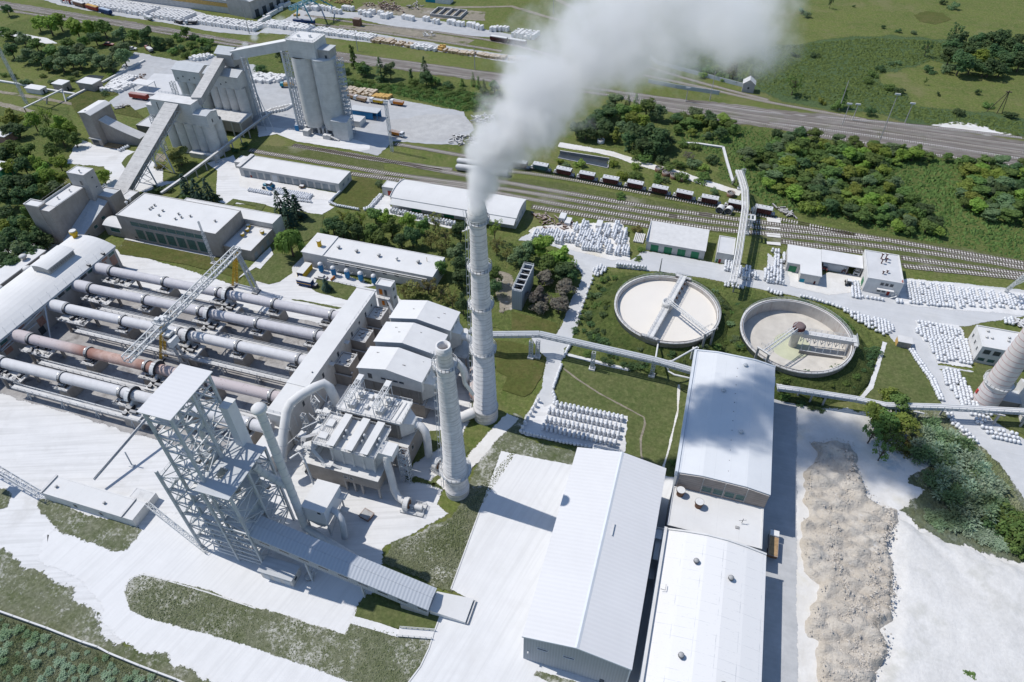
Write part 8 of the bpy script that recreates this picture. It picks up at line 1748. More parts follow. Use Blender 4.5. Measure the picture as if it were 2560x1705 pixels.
block_rows('01',(790,830),(1090,870),9,8,2.0,1.6,'block_wood','brown topped block row behind the tipper trucks','block rows behind the tippers',48,0,74); block_rows('01',(1090,885),(1240,900),5,6,2.0,1.5,'timber_yellow','yellow block row beside the yellow tipper truck','yellow rows by the tipper',48,0,75)
block_rows('00',(1000,800),(1180,820),6,13,2.2,2.0,'block_white','white block row in the front stack by the flat roofed hut','block rows by the hut',40,0,76); block_rows('00',(1080,740),(1210,745),5,12,2.2,1.8,'block_white','white block row in the rear stack by the flat roofed hut','rear block rows by the hut',40,0,77)
block_rows('cru',(1500,310),(1690,300),5,9,2.4,2.2,'block_white','white block row just left of the elevator house','block rows by the elevator house',48,0,78)
q0, q1 = W('00',1150,5), W('00',2120,150)
d = (q1-q0).normalized(); n = Vector((-d.y,d.x,0)); t = thing('depot_hall', 'huge flat roofed depot hall cut by the top edge', 'hall', q0+d*60)
A = q0-d*60; B = W('00',2290,150)
def obox(mb, a, b, dep, z0, z1, off=0.0):
 a = a+n*off; b = b+n*off; mb.hexa([a+Vector((0,0,z0)),b+Vector((0,0,z0)),b+n*dep+Vector((0,0,z0)),a+n*dep+Vector((0,0,z0))],[a+Vector((0,0,z1)),b+Vector((0,0,z1)),b+n*dep+Vector((0,0,z1)),a+n*dep+Vector((0,0,z1))]); return mb
part(obox(MB(),A,B,80,0,9), 'wall', 'pale_concrete', t); part(obox(MB(),A,B,.4,4.5,7.2,-.41), 'yellow_band', 'timber_yellow', t); part(obox(MB(),A-d,B+d,81,9.003,9.6,-.5), 'roof', 'roof_grey', t); part(obox(MB(),A,B,1.0,9.61,10.6,8), 'skylight_band', 'orange_paint', t); part(obox(MB(),A,B,2,9.61,10.8,10), 'parapet', 'roof_white', t)
e0, e1 = W('00',2320,175), W('01',220,60); d2 = (e1-e0).normalized(); t2 = thing('depot_hall', 'tall gabled depot shed at the top edge left of the blue crane', 'hall', e0); n2 = Vector((-d2.y,d2.x,0)); mbx = MB()
mbx.hexa([e0,e1+d2*12,e1+d2*12+n2*22,e0+n2*22],[e0+Vector((0,0,12)),e1+d2*12+Vector((0,0,12)),e1+d2*12+n2*22+Vector((0,0,12)),e0+n2*22+Vector((0,0,12))]); part(mbx, 'wall', 'concrete', t2)
mbx = MB(); mbx.hexa([e0-n2+Vector((0,0,12.003)),e1+d2*12-n2+Vector((0,0,12.003)),e1+d2*12+n2*23+Vector((0,0,12.003)),e0+n2*23+Vector((0,0,12.003))],[e0+n2*8+Vector((0,0,15)),e1+d2*12+n2*8+Vector((0,0,15)),e1+d2*12+n2*14+Vector((0,0,15)),e0+n2*14+Vector((0,0,15))]); part(mbx, 'roof', 'roof_grey', t2)
for k in range(5): p = e0+d2*(4+k*8)-n2*.05; p2 = p+d2*4; part(MB().beam(p+Vector((0,0,2.6)),p2+Vector((0,0,2.6)),.12,5.2), 'bay_door', 'glass_dark', t2)
q = W('01',430,200); t = thing('portal_crane', 'blue lattice portal crane straddling the depot lane at the top', 'crane', q)
l1, l2 = W('01',375,160), W('01',525,215); top = W('01',320,75,16); tp2 = W('01',500,0,16)
part(MB().truss(top-(tp2-top)*.05,tp2+(tp2-top)*.8,2.4,2.2,16,.35,.2), 'girder', 'teal_paint', t)
part(MB().beam(l1,top.lerp(tp2,.35),.8).beam(l2,top.lerp(tp2,.6),.6).beam(W('01',585,50),tp2,.7).beam(W('01',730,70),tp2+(tp2-top)*.3,.6), 'leg', 'teal_paint', t); part(obox(MB(),W('01',340,205),W('01',530,220),2.4,.2,2.2), 'wagon_base', 'darkblue_paint', t); part(obox(MB(),W('01',350,180),W('01',400,180),2,2.2,3.6), 'winch', 'timber_yellow', t)
q = W('01',935,235); one(MB().box(q.x-2.6,q.x+2.6,q.y-2,q.y+2,0,5), 'shack', 'rust', 'small dark brown shack alone in the scrap lane', 'shack', q)
q = W('01',1760,130); t = thing('open_bunker', 'roofless concrete bunker with four bays in the top yard', 'bunker', q); qa, qb = W('01',1600,150), W('01',1870,180); dd = (qb-qa).normalized(); nn = Vector((-dd.y,dd.x,0)); m_ = MB().beam(qa+Vector((0,0,1)),qb+Vector((0,0,1)),.5,2).beam(qa+nn*16+Vector((0,0,1)),qb+nn*16+Vector((0,0,1)),.5,2)
for k in range(5): p = qa.lerp(qb,k/4); m_.beam(p+Vector((0,0,1)),p+nn*16+Vector((0,0,1)),.5,2)
part(m_, 'wall', 'concrete', t)
for x, y, lb in ((1640,10,'teal roofed shack at the very top edge'),(1730,20,'white roofed shack at the very top edge')): q = W('01',x,y); one(MB().box(q.x-6,q.x+6,q.y-4,q.y+4,0,4), 'shack', 'teal_paint' if x < 1700 else 'roof_white', lb, 'shack', q)
# trees
def blob(rr, vs, fs, c, rx, rz, n, s, up=.25, fl=.55):
 """leaf clumps spread through and over an ellipsoid"""
 for _ in range(n):
  while True:
   d = Vector((rr.gauss(0,1),rr.gauss(0,1),rr.gauss(0,1)))
   if d.length > .2: break
  d.normalize()
  if d.z < -.55 and rr.random() < .7: d.z = -d.z
  k = rr.uniform(.72,1.08) if rr.random() < .8 else rr.uniform(.35,.75)
  p = Vector((c[0]+d.x*rx*k, c[1]+d.y*rx*k, c[2]+d.z*rz*k))
  nn = (d+Vector((rr.uniform(-1,1),rr.uniform(-1,1),rr.uniform(-1,1)))*fl+Vector((0,0,up))).normalized()
  a = nn.cross(Vector((rr.uniform(-1,1),rr.uniform(-1,1),rr.uniform(-1,1)))).normalized(); b = nn.cross(a); w, h = s*rr.uniform(.6,1.25), s*rr.uniform(.5,1.0)
  o = len(vs); vs += [p-a*w-b*h*.4, p+b*h*-.9, p+a*w-b*h*.3, p+a*w*.5+b*h*.8, p-a*w*.6+b*h*.7]; fs.append((o,o+1,o+2,o+3,o+4))
def crown(kind, seed):
 """returns (crown verts, faces, trunk MB, height) at real size"""
 rr = random.Random(seed); vs, fs = [], []; tk = MB()
 def limb(a, b, r): tk.tube([a, Vector(a).lerp(Vector(b),.5)+Vector((rr.uniform(-.3,.3),rr.uniform(-.3,.3),.2)), b], [r, r*.7, r*.3], 6)
 if kind == 'broad':
  tk.tube([(0,0,-.2),(.1,.05,2.2),(0,.1,5.5)], [.34,.27,.14], 7)
  for i in range(11):
   a = i*2.4; R_ = rr.uniform(.6,3.0); z = rr.uniform(3.4,8.0); R_ *= 1.25-abs(z-5.2)/6.5; c = (cos(a)*R_,sin(a)*R_,z); limb((0,0,2.2+.25*i),c,.13); blob(rr,vs,fs,c,rr.uniform(1.4,2.3),rr.uniform(1.1,1.8),100,.46)
  return vs, fs, tk, 10
 if kind == 'bush':
  tk.tube([(0,0,-.1),(.1,0,1.2),(.2,.1,2.4)], [.2,.15,.07], 6)
  for i in range(7):
   a = i*2.4; R_ = 0 if i == 0 else rr.uniform(1.0,2.4); c = (cos(a)*R_,sin(a)*R_,rr.uniform(1.2,3.4)-R_*.25); limb((0,0,.6),c,.09); blob(rr,vs,fs,c,rr.uniform(1.1,1.7),rr.uniform(1.0,1.5),75,.36)
  return vs, fs, tk, 5
 if kind == 'sparse':
  tk.tube([(0,0,-.2),(.1,.05,2.5),(0,.1,7)], [.26,.2,.08], 7)
  for i in range(15):
   a = i*2.4; R_ = rr.uniform(1.0,3.6); z = rr.uniform(2.6,8.2); c = (cos(a)*R_,sin(a)*R_,z); limb((0,0,1.6+.3*i),c,.1); blob(rr,vs,fs,c,rr.uniform(.7,1.2),rr.uniform(.7,1.1),34,.3,fl=1)
  return vs, fs, tk, 9
 if kind == 'spruce':
  tk.tube([(0,0,-.2),(0,0,6),(0,0,11.6)], [.28,.18,.04], 7)
  for i in range(24):
   z = .8+i*.46; R_ = 3.0*(1-z/12.4)**.85
   for j in range(max(5,int(R_*6))):
    a = rr.uniform(0,2*pi); q = R_*rr.uniform(.55,1.1); p = Vector((cos(a)*q,sin(a)*q,z-q*.18+rr.uniform(-.2,.2))); t_ = Vector((cos(a),sin(a),-.35))*.75; w_ = Vector((-sin(a),cos(a),0))*.36; o = len(vs)
    vs += [p-t_*.6-w_*.4, p-w_, p+t_, p+w_, p-t_*.6+w_*.4]; fs.append((o,o+1,o+2,o+3,o+4))
  return vs, fs, tk, 12
 if kind == 'willow':
  tk.tube([(0,0,-.2),(0,0,3),(0,0,8)], [.5,.4,.2], 8)
  for i in range(17):
   a = i*2.4; R_ = rr.uniform(.5,5.2); zt = 11.4-R_*.85+rr.uniform(-.7,.7); c = (cos(a)*R_,sin(a)*R_,zt); limb((0,0,3+.2*i),c,.14); blob(rr,vs,fs,c,1.7,1.1,40,.45,.5)
   for j in range(46):
    b, q = rr.uniform(0,2*pi), rr.uniform(.5,1.9); p = Vector((c[0]+cos(b)*q,c[1]+sin(b)*q,zt-rr.uniform(-.2,.4))); ln = rr.uniform(1.6,min(5.5,zt-.8)); w_ = Vector((-sin(b),cos(b),0))*.22; o = len(vs); out = Vector((cos(a),sin(a),0))*.35
    vs += [p-w_,p+w_,p+w_*1.1+out-Vector((0,0,ln*.6)),p+out*1.2-Vector((0,0,ln)),p-w_*1.1+out-Vector((0,0,ln*.6))]; fs.append((o,o+1,o+2,o+3,o+4))
  return vs, fs, tk, 12
 if kind == 'poplar':
  tk.tube([(0,0,-.2),(0,0,5),(0,0,11)], [.25,.18,.05], 7)
  for i in range(11): z = 2+i*.95; R_ = rr.uniform(.1,.8); a = i*2.4; c = (cos(a)*R_,sin(a)*R_,z); limb((0,0,z-.8),c,.07); blob(rr,vs,fs,c,1.35*(1-abs(z-6)/9),1.0,62,.36)
  return vs, fs, tk, 12
 if kind == 'silver':
  tk.tube([(0,0,-.1),(.1,.1,1.6),(0,.1,3.2)], [.22,.16,.08], 6)
  for i in range(12):
   a = i*2.4; R_ = rr.uniform(.4,2.7); c = Vector((cos(a)*R_,sin(a)*R_,rr.uniform(1.6,4.6)-R_*.2)); limb((0,0,.8),c,.09)
   for j in range(70):
    d = Vector((rr.gauss(0,1),rr.gauss(0,1),rr.gauss(.4,1))).normalized(); p = c+d*rr.uniform(.2,1.25); w_ = d.cross(Vector((rr.uniform(-1,1),rr.uniform(-1,1),1))).normalized()*.15; o = len(vs); vs += [p-w_,p+d*.35-w_*1.4,p+d*.95,p+d*.35+w_*1.4]; fs.append((o,o+1,o+2,o+3))
  return vs, fs, tk, 6
PROTO = {}
def proto(kind, leaf, var):
 key = (kind, leaf, var)
 if key not in PROTO:
  vs, fs, tk, h = crown(kind, sum(map(ord,kind))*7+var*131)
  me = bpy.data.meshes.new('crown'); me.from_pydata(vs, [], fs); me.materials.append(M[leaf])
  mt = bpy.data.meshes.new('trunk'); mt.from_pydata(tk.v, [], tk.f); mt.polygons.foreach_set('use_smooth', tk.sm); mt.materials.append(M['bark'])
  PROTO[key] = (me, mt, h)
 return PROTO[key]
NT_ = [0]
def tree_at(p, kind, leaf, h, w, label, group, name=None, z0=0.0):
 NT_[0] += 1
 me, mt, hh = proto(kind, leaf, NT_[0]%3)
 wid = {'broad':8.6,'bush':7.0,'sparse':8.4,'spruce':6.4,'willow':14.0,'poplar':3.4,'silver':6.8}[kind]
 t = thing(name or {'bush':'bush','silver':'shrub','spruce':'spruce_tree','willow':'willow_tree'}.get(kind,'tree'), label, 'bush' if kind in ('bush','silver') else 'tree', (p[0],p[1],z0), group, RND.uniform(0,6.28))
 t.scale = (w/wid,w/wid,h/hh)
 for m, n in ((mt,'trunk'),(me,'crown')):
  o = bpy.data.objects.new(n, m); COL.objects.link(o); o.parent = t
 return t
def trees(k, lab, grp, *items):
 """items: (x, y of the crown middle, kind, leaf, height, width[, own label])"""
 for it in items:
  x, y, kind, leaf, h, w = it[:6]; p = W(k,x,y,h*.52); tree_at(p, kind, leaf, h, w, it[6] if len(it) > 6 else lab, grp)
B_, U_, SP, SR, WL_, PO, SI = 'broad','bush','sparse','spruce','willow','poplar','silver'
md, dk, br, ye, gy, si, spc, pl, ol = 'leaf_mid','leaf_dark','leaf_bright','leaf_yellow','leaf_grey','leaf_silver','leaf_spruce','leaf_plum','leaf_olive'
trees('11','leafy tree in the grove behind the compressor house','grove behind the compressor house',
 (700,500,B_,dk,10,9),(790,430,SP,ye,9,8),(790,540,B_,dk,9,8),(885,480,B_,md,10,8),(960,440,SP,ye,9,8),(930,560,B_,dk,9,7),(1090,410,B_,md,9,8),(1200,430,B_,br,9,8),(1060,560,B_,md,10,8),(1140,620,B_,md,9,8),(1240,520,B_,md,10,8),(1400,470,B_,br,10,8),(1430,600,B_,dk,11,8),(1540,510,B_,md,10,7),(1330,640,B_,dk,8,7),(1640,480,SP,ol,10,9),(1600,630,SP,ol,10,9),(1740,600,SP,ol,10,9),(1870,560,B_,dk,12,8),(1700,690,SP,ol,8,8),(1020,640,U_,md,5,6),(620,560,U_,dk,5,6))
trees('11','tree in the grove around the foot of the tallest chimney','grove round the tallest chimney',
 (1850,750,B_,gy,9,9),(1870,880,B_,dk,11,8),(1880,990,B_,dk,10,8),(1900,1220,B_,dk,11,6),(1690,900,B_,md,9,7,'round tree overlapping the right end of the compressor house'),(2190,540,SP,ye,13,7,'airy yellowish tree standing right of the smoking chimney'),(2210,690,SP,ol,10,8),(2190,960,B_,md,10,7),(2190,1080,B_,dk,9,7),(1440,1080,SP,ol,8,10,'olive brown sprawling tree left in front of the compressor house end'),(1580,1060,SP,ol,8,10,'olive brown tree between the compressor house and the filter houses'),(1700,1130,SP,ol,8,9),(1350,1100,SP,ol,7,7),(1800,1180,SP,ol,8,7),(2000+300,760,SP,ol,7,6))
trees('11','x','trees on the factory lawn',(310,660,WL_,'leaf_willow',14,15.5,'big weeping willow between the factory and the compressor house'),(205,290,SR,spc,14,7,'leftmost dark spruce of the clump behind the factory'),(285,270,SR,spc,15,8,'tallest dark spruce in the clump behind the factory'),(365,320,SR,spc,13,8,'right dark spruce of the clump behind the factory'),(285,390,SR,spc,13,8,'front dark spruce of the clump behind the factory'),(640,1040,SR,spc,6.5,5,'small lone spruce on the lawn before the air tanks'))
trees('12','tree of the dense clump beside the cooling box','clump beside the cooling box',(60,770,B_,gy,10,9),(150,730,B_,gy,11,8),(285,700,B_,br,13,11),(450,800,B_,br,12,11),(330,860,B_,md,10,9),(480,930,B_,dk,10,10),(130,840,B_,dk,9,7),(540,960,B_,dk,8,7))
trees('12','plum grey round tree beside the cooling box and the white lane','plum grey trees by the cooling box',(310,990,B_,pl,7,8),(240,1150,B_,pl,9,9),(490,1080,B_,pl,8,9),(430,1230,B_,pl,8,9),(250,1250,B_,pl,6,7))
trees('10','dark spruce in the clump behind the factory roof, left','spruces behind the factory',(1690,120,SR,spc,12,7),(1790,150,SR,spc,11,7),(1900,160,SR,spc,12,7),(1820,240,SR,spc,7,5)); trees('10','low dark bush around the spruces behind the factory','bushes by the spruces',(1450,160,U_,dk,4,7),(1540,150,U_,gy,3.5,6),(1990,240,U_,dk,3,5),(1700,230,U_,dk,3,6))
trees('00','big leafy tree in the wood along the left edge','left edge wood',(100,1080,B_,ye,11,12),(300,1110,B_,br,12,9),(420,1090,SP,br,13,9),(540,1130,B_,br,13,9),(640,1190,B_,br,11,8),(150,1190,B_,dk,9,10),(60,1200,B_,dk,9,9),(560,1260,B_,md,11,9),(450,1240,B_,md,11,9),(680,1280,B_,md,9,8),(120,1370,B_,md,11,11),(260,1400,B_,md,12,10),(40,1430,B_,dk,10,10),(480,1390,B_,md,11,9),(540,1500,B_,br,10,9),(350,1500,B_,br,11,9),(220,1530,B_,dk,11,9),(90,1540,B_,br,10,9),(420,1570,B_,br,10,8))
trees('10','big leafy tree in the wood along the left edge','left edge wood',(100,140,B_,dk,12,11),(230,120,B_,dk,12,10),(330,90,B_,md,11,9),(440,70,B_,br,11,9),(560,70,B_,br,8,8),(50,250,B_,dk,11,10),(180,240,B_,dk,11,9),(300,220,B_,dk,10,9),(410,180,B_,md,8,8),(500,150,B_,gy,7,8),(40,400,B_,dk,10,10),(250,400,B_,md,12,8),(60,520,B_,br,9,10),(180,500,B_,dk,12,9),(270,520,B_,md,13,9),(120,620,B_,dk,12,10),(260,650,B_,dk,11,10),(360,600,B_,dk,10,9),(50,700,B_,dk,11,10),(180,740,B_,gy,11,9),(300,740,B_,dk,10,9),(60,830,B_,dk,9,9),(120,860,B_,dk,9,9),(400,650,B_,dk,8,8),(940,50,B_,br,8,9,'bright tree just right of the grey lift tower'))
trees('00','tree in the wood between the main line and the silo yard','upper left wood',(440,220,B_,br,15,15),(340,210,B_,br,12,11),(540,200,B_,br,13,12),(690,250,B_,br,14,14),(820,250,B_,br,14,13),(950,260,B_,md,13,13),(870,350,B_,dk,10,11),(1110,310,B_,gy,11,11),(1230,330,B_,md,10,11),(1350,330,B_,dk,14,11,'dark tall tree standing over the white parked car'),(1440,380,B_,dk,10,9),(40,300,B_,md,9,10),(110,330,B_,md,9,10),(210,350,B_,gy,10,11),(330,410,B_,md,9,11),(100,460,B_,dk,11,11),(240,500,B_,gy,11,12),(350,540,B_,dk,10,11),(460,580,B_,dk,9,11),(590,480,B_,gy,12,13),(560,590,B_,gy,10,11),(720,560,B_,gy,11,12),(830,500,B_,gy,12,12),(740,460,B_,gy,10,11),(910,560,B_,gy,11,11),(1010,580,B_,gy,11,11),(1130,520,B_,gy,12,12),(1130,440,B_,gy,10,11),(1050,470,B_,gy,9,10),(620,410,B_,md,10,11),(480,470,B_,md,9,11),(760,380,B_,md,9,10),(650,560,B_,dk,9,10),(60,90,B_,dk,9,9,'dark tree alone at the far left beside the main line'))
trees('00','bush in the scrub beyond the silo yard','scrub beyond the silo yard',(1540,370,U_,dk,6,9),(1630,330,U_,md,6,9),(1700,290,B_,md,9,8),(1750,400,U_,md,6,9),(1850,360,U_,md,6,9),(1650,430,U_,dk,5,8),(1580,460,U_,md,5,8),(1700,490,U_,md,6,8),(1800,470,U_,md,5,8),(1480,420,U_,dk,5,8),(1920,380,U_,md,5,8),(1890,440,U_,dk,5,8),(1780,330,U_,dk,5,8))
trees('00','grey green bush on the left meadow','bushes on the left meadow',(225,740,U_,gy,5,8),(110,690,U_,md,4,6),(470,745,U_,gy,3,5),(690,665,U_,gy,4,6),(30,680,U_,md,3,5),(650,720,U_,md,3,5),(430,620,PO,ye,6,3),(1010,680,U_,ye,3,4),(390,690,U_,md,2.5,5),(960,850,U_,dk,2.5,6))
trees('00','x','x',(1640,1430,B_,ol,10,13,'round olive brown tree under the slab conveyor gallery')); trees('cru','olive bush near the slab conveyor supports','bushes by the conveyor',(1100,1540,U_,ol,3,6))
trees('sil','low dark bush below the front silos','bushes below the silos',(540,1480,U_,dk,3,6),(430,1540,U_,dk,2.5,5)); trees('11','grey bush beside the small annex of the vaulted shed','bushes by the vaulted shed',(1130,110,U_,gy,4,5))
trees('01','tree in the belt between the silo yard and the main line','belt beyond the silo yard',(885,520,PO,md,14,5,'slim tree beside the tall silos stair cage'),(960,620,B_,md,9,9),(1000,640,B_,dk,8,9),(1140,620,SR,'leaf_dark',15,9,'tall dark cone shaped tree behind the block rows'),(1230,640,B_,gy,11,9),(1545,610,SR,'leaf_dark',14,8,'second tall dark cone shaped tree, farther right'),(1560,720,B_,dk,10,10),(1640,730,U_,md,6,9),(1760,770,U_,dk,4,8),(1420,680,PO,dk,7,3),(1990,720,SR,md,9,4),(2040,750,SR,md,8,4),(2090,770,SR,md,7,4),(2190,790,B_,gy,7,8),(1450,740,U_,md,5,8),(2110,830,U_,md,5,8),(2230,860,U_,dk,5,8),(860,750,U_,gy,5,6),(1890,750,SR,md,5,4),(820,640,U_,dk,5,7),(30,620,U_,dk,6,9),(220,500,B_,dk,7,8))
trees('02','tree in the dark wood right below the smoke','wood below the smoke',(950,930,B_,gy,11,11),(1065,940,SR,'leaf_mid',10,6),(1140,930,SR,'leaf_mid',10,6),(1240,980,B_,md,12,12),(1340,1020,B_,gy,11,10),(1000,1040,B_,md,11,12),(890,1050,B_,dk,11,12),(900,1010,B_,dk,9,10),(800,1080,B_,dk,10,11),(1090,1090,B_,ye,9,10),(1200,1100,B_,br,8,10),(1130,1010,B_,br,8,8),(1130,1230,B_,dk,14,14),(1240,1240,B_,dk,14,14),(1350,1280,B_,dk,13,13),(1200,1330,B_,dk,10,13),(1310,1350,B_,dk,10,12),(1080,1280,B_,dk,11,10),(860,1170,B_,dk,11,11),(730,1130,B_,dk,11,12),(680,1210,B_,dk,9,11),(830,1230,B_,dk,8,9),(955,1240,PO,ye,9,4),(1010,1180,B_,gy,9,9),(600,1190,B_,dk,9,10),(1440,1290,B_,dk,8,9))
trees('03','big dark tree in the wood of the upper right meadow','upper right wood',(1465,440,SP,dk,11,8),(1680,510,B_,dk,14,13),(1750,380,B_,dk,16,14),(1690,440,B_,dk,13,12),(1780,570,B_,dk,16,15),(1880,440,B_,dk,14,14),(1960,530,B_,br,12,12),(1870,600,B_,dk,11,12),(2050,610,B_,dk,13,15),(2070,380,B_,dk,16,15),(2150,340,B_,dk,13,12),(2090,480,B_,dk,13,13),(2210,440,B_,dk,14,13),(2200,560,B_,dk,12,13),(2300,480,B_,dk,14,14),(2330,560,B_,dk,13,13),(1990,640,B_,dk,9,11),(2140,640,B_,dk,9,11),(1940,380,B_,dk,12,12),(1650,620,U_,gy,6,9),(2420,520,B_,dk,13,14),(2290,390,B_,dk,12,11),(1720,300,SP,dk,13,10))
trees('03','lone bush or small tree dotted over the upper right meadow','bushes on the upper right meadow',(245,770,SP,md,13,14,'round brownish tree beside the upper branch line'),(690,900,PO,md,11,5,'slim dark shrub behind the leaning mast'),(650,960,U_,md,6,8),(945,1010,U_,dk,6,7),(1710,45,U_,gy,6,9),(1610,12,U_,dk,4,7),(360,125,U_,gy,5,7),(320,90,U_,gy,5,7),(580,18,SP,dk,9,5),(1035,620,U_,dk,4,8),(1490,630,U_,dk,4,10),(1210,825,U_,dk,4,8),(1120,790,U_,md,4,8),(1570,855,U_,dk,3,3),(1930,835,U_,dk,4,4),(1060,240,U_,dk,3,4),(1200,275,U_,dk,3,5),(1130,575,U_,gy,3,5),(1200,570,U_,gy,3,5),(970,670,U_,md,4,8),(920,730,U_,md,4,8),(1450,740,SP,md,5,3),(500,920,U_,ye,4,6),(1220,1380,PO,md,7,5),(90,1210,U_,dk,6,7),(250,495,U_,dk,3,7),(430,500,U_,dk,3,8),(1760,1020,U_,dk,4,8),(2230,1040,U_,dk,4,10),(2020,960,U_,md,3,8),(1340,290,U_,gy,3,5),(790,50,U_,dk,2,3))
trees('02','shrub behind the upper branch track fence','shrubs behind the branch tracks',(1810,640,U_,md,6,10),(1880,620,U_,br,6,9),(1930,690,U_,md,5,9),(2040,640,PO,ol,11,6),(2010,640,SP,ol,10,8),(2190,640,SR,br,8,5),(1700,620,U_,md,5,8),(1750,680,U_,br,4,7),(2070,740,U_,dk,4,6),(1620,620,U_,md,4,7),(1270,400,SP,pl,9,8))
trees('02','bush scattered along the dirt lane behind the wagons','bushes along the dirt lane',(1150,1410,U_,md,5,8),(1380,1450,U_,dk,5,8),(1230,1440,U_,md,5,9),(1420,1530,U_,md,5,9),(1570,1310,U_,md,4,7),(1680,1330,U_,md,4,7),(1620,1430,SP,pl,4,7),(1840,1450,U_,dk,5,8),(1680,1490,U_,gy,5,9),(1540,1490,U_,md,5,8),(1770,1530,U_,ye,4,7),(930,1490,U_,br,4,6),(620,1490,U_,ye,4,7),(1140,1510,U_,br,4,6),(500,1510,U_,gy,3,5),(440,1470,U_,br,3,5),(1060,1360,U_,gy,3,4)); trees('12','bush scattered along the dirt lane behind the wagons','bushes along the dirt lane',(1130,30,U_,md,4,8),(1350,50,U_,md,4,6),(1410,75,U_,gy,3,5),(1560,40,U_,md,5,8),(1750,50,U_,md,5,9),(1860,180,U_,gy,4,5),(1010,30,U_,br,4,7),(1000,225,U_,md,3,6),(1330,100,U_,md,2.5,5))
trees('23','olive green tree over the low pipe rack','trees by the right pipe rack',(1130,490,B_,ye,9,7),(1190,570,B_,md,9,9),(990,660,B_,ye,8,9),(1090,740,B_,md,10,10),(1230,760,B_,ye,9,10),(960,850,SP,md,9,8),(1120,860,SP,md,9,9),(1060,1010,SP,md,9,7),(1300,870,SP,ol,8,8),(1180,950,SP,md,7,7),(1300,980,U_,ol,3,7))
trees('23','silver green spiky shrub in the dense row right of the limestone heaps','silver shrubs right of the heaps',*[(x,y,SI,si if i%4 else 'leaf_grey',4.6+(i*37%10)*.22,6.4+(i*53%10)*.3) for i, (x, y) in enumerate(((1500,760),(1440,850),(1560,850),(1480,950),(1420,1010),(1580,980),(1700,900),(1680,1010),(1800,960),(1780,1060),(1900,1030),(1880,1120),(1600,1090),(1700,1150),(1640,1220),(1760,1240),(1860,1220),(1960,1180),(1980,1280),(1620,1330),(1720,1350),(1840,1340),(1940,1370),(2040,1340),(1700,1440),(1820,1460),(1940,1470),(2040,1440),(1560,1250),(1780,1540),(1900,1560),(2020,1540),(2100,1500),(1560,1060),(1380,930)))])
trees('33','silver green spiky shrub at the end of the row near the right edge','silver shrubs near the right edge',(2160,60,U_,md,6,9),(2260,30,U_,md,6,9),(2260,150,U_,md,6,9),(2340,90,U_,md,6,8),(2320,230,U_,md,6,8),(1640,60,SI,si,2.5,6),(1740,120,SI,si,2.2,6),(1850,90,SI,si,3.5,7),(1960,50,SI,'leaf_grey',4,7),(2060,110,U_,dk,4,7),(1900,200,SI,si,1.8,6),(2030,270,SI,si,1.6,6),(2130,300,SI,si,1.6,5),(1500,40,SI,si,1.6,5),(1580,110,SI,si,1.6,5),(2000,200,SI,si,2.0,6),(2330,330,U_,md,5,7))
def scatter(poly, n, lab, grp, kinds, hw, gap=None, seed=0, z=0.0, mind=3.0, stuff=None):
 mb = MB(); lf = None; rr = random.Random(seed); xs = [p[0] for p in poly]; ys = [p[1] for p in poly]; pts = []; tries = 0
 while len(pts) < n and tries < n*40:
  tries += 1; x, y = rr.uniform(min(xs),max(xs)), rr.uniform(min(ys),max(ys))
  if not inside((x,y), poly): continue
  if gap and noise.noise(Vector((x*gap,y*gap,seed))) > .28: continue
  if any((x-a)**2+(y-b)**2 < mind**2 for a, b in pts): continue
  pts.append((x,y)); k, l = rr.choice(kinds); h = rr.uniform(*hw[0])
  if stuff:
   me, mt, hh = proto(k, kinds[0][1], len(pts)%3); w = h*rr.uniform(*hw[1])/7.0; o = len(mb.v); lf = kinds[0][1]
   mb.v.extend(Vector((v.co.x*w+x,v.co.y*w+y,v.co.z*h/hh+z)) for v in me.vertices); mb.f.extend(tuple(o+q for q in p.vertices) for p in me.polygons); mb.sm.extend([False]*len(me.polygons)); continue
  tree_at((x,y), k, l, h, h*rr.uniform(*hw[1]), lab, grp, z0=z)
 if stuff: one(mb, stuff, lf, lab, 'ground cover', kind='stuff')
scatter(PL('02',(1500,1060),(2350,1200))+PL('03',(0,1240),(700,1330),(1400,1440),(2500,1600))+PL('13',(2500,870),(2350,840),(1900,680),(1300,600),(700,440),(250,310))+PL('12',(2330,180),(2150,-60))+PL('02',(1950,1330),(1480,1230)), 215, 'rounded bush or small tree in the big thicket behind the sidings', 'thicket behind the sidings', [(B_,gy),(B_,md),(B_,gy),(B_,md),(U_,md),(B_,br),(B_,dk),(B_,md),(B_,ye)], ((4.5,8),(1.1,1.5)), .022, 5, 0, 4.4)
scatter(PL('13',(100,150),(500,100),(850,250),(650,400),(300,380),(150,260)), 7, 'bright yellow green bush at the left end of the big thicket', 'bright bushes of the thicket', [(U_,br),(U_,ye)], ((5,7),(1.1,1.4)), None, 6, 0, 5)
scatter(PL('01',(820,720),(1100,770),(1700,820),(2300,890),(2330,990),(1900,1010),(1500,900),(1250,850),(820,790)), 46, 'green hedge belt of low bushes above the silo yard', 'hedge belt above the silo yard', [(U_,md),(U_,dk),(U_,md)], ((1.5,3),(2.0,2.8)), None, 7, 0, 4.5, 'hedge_cover')
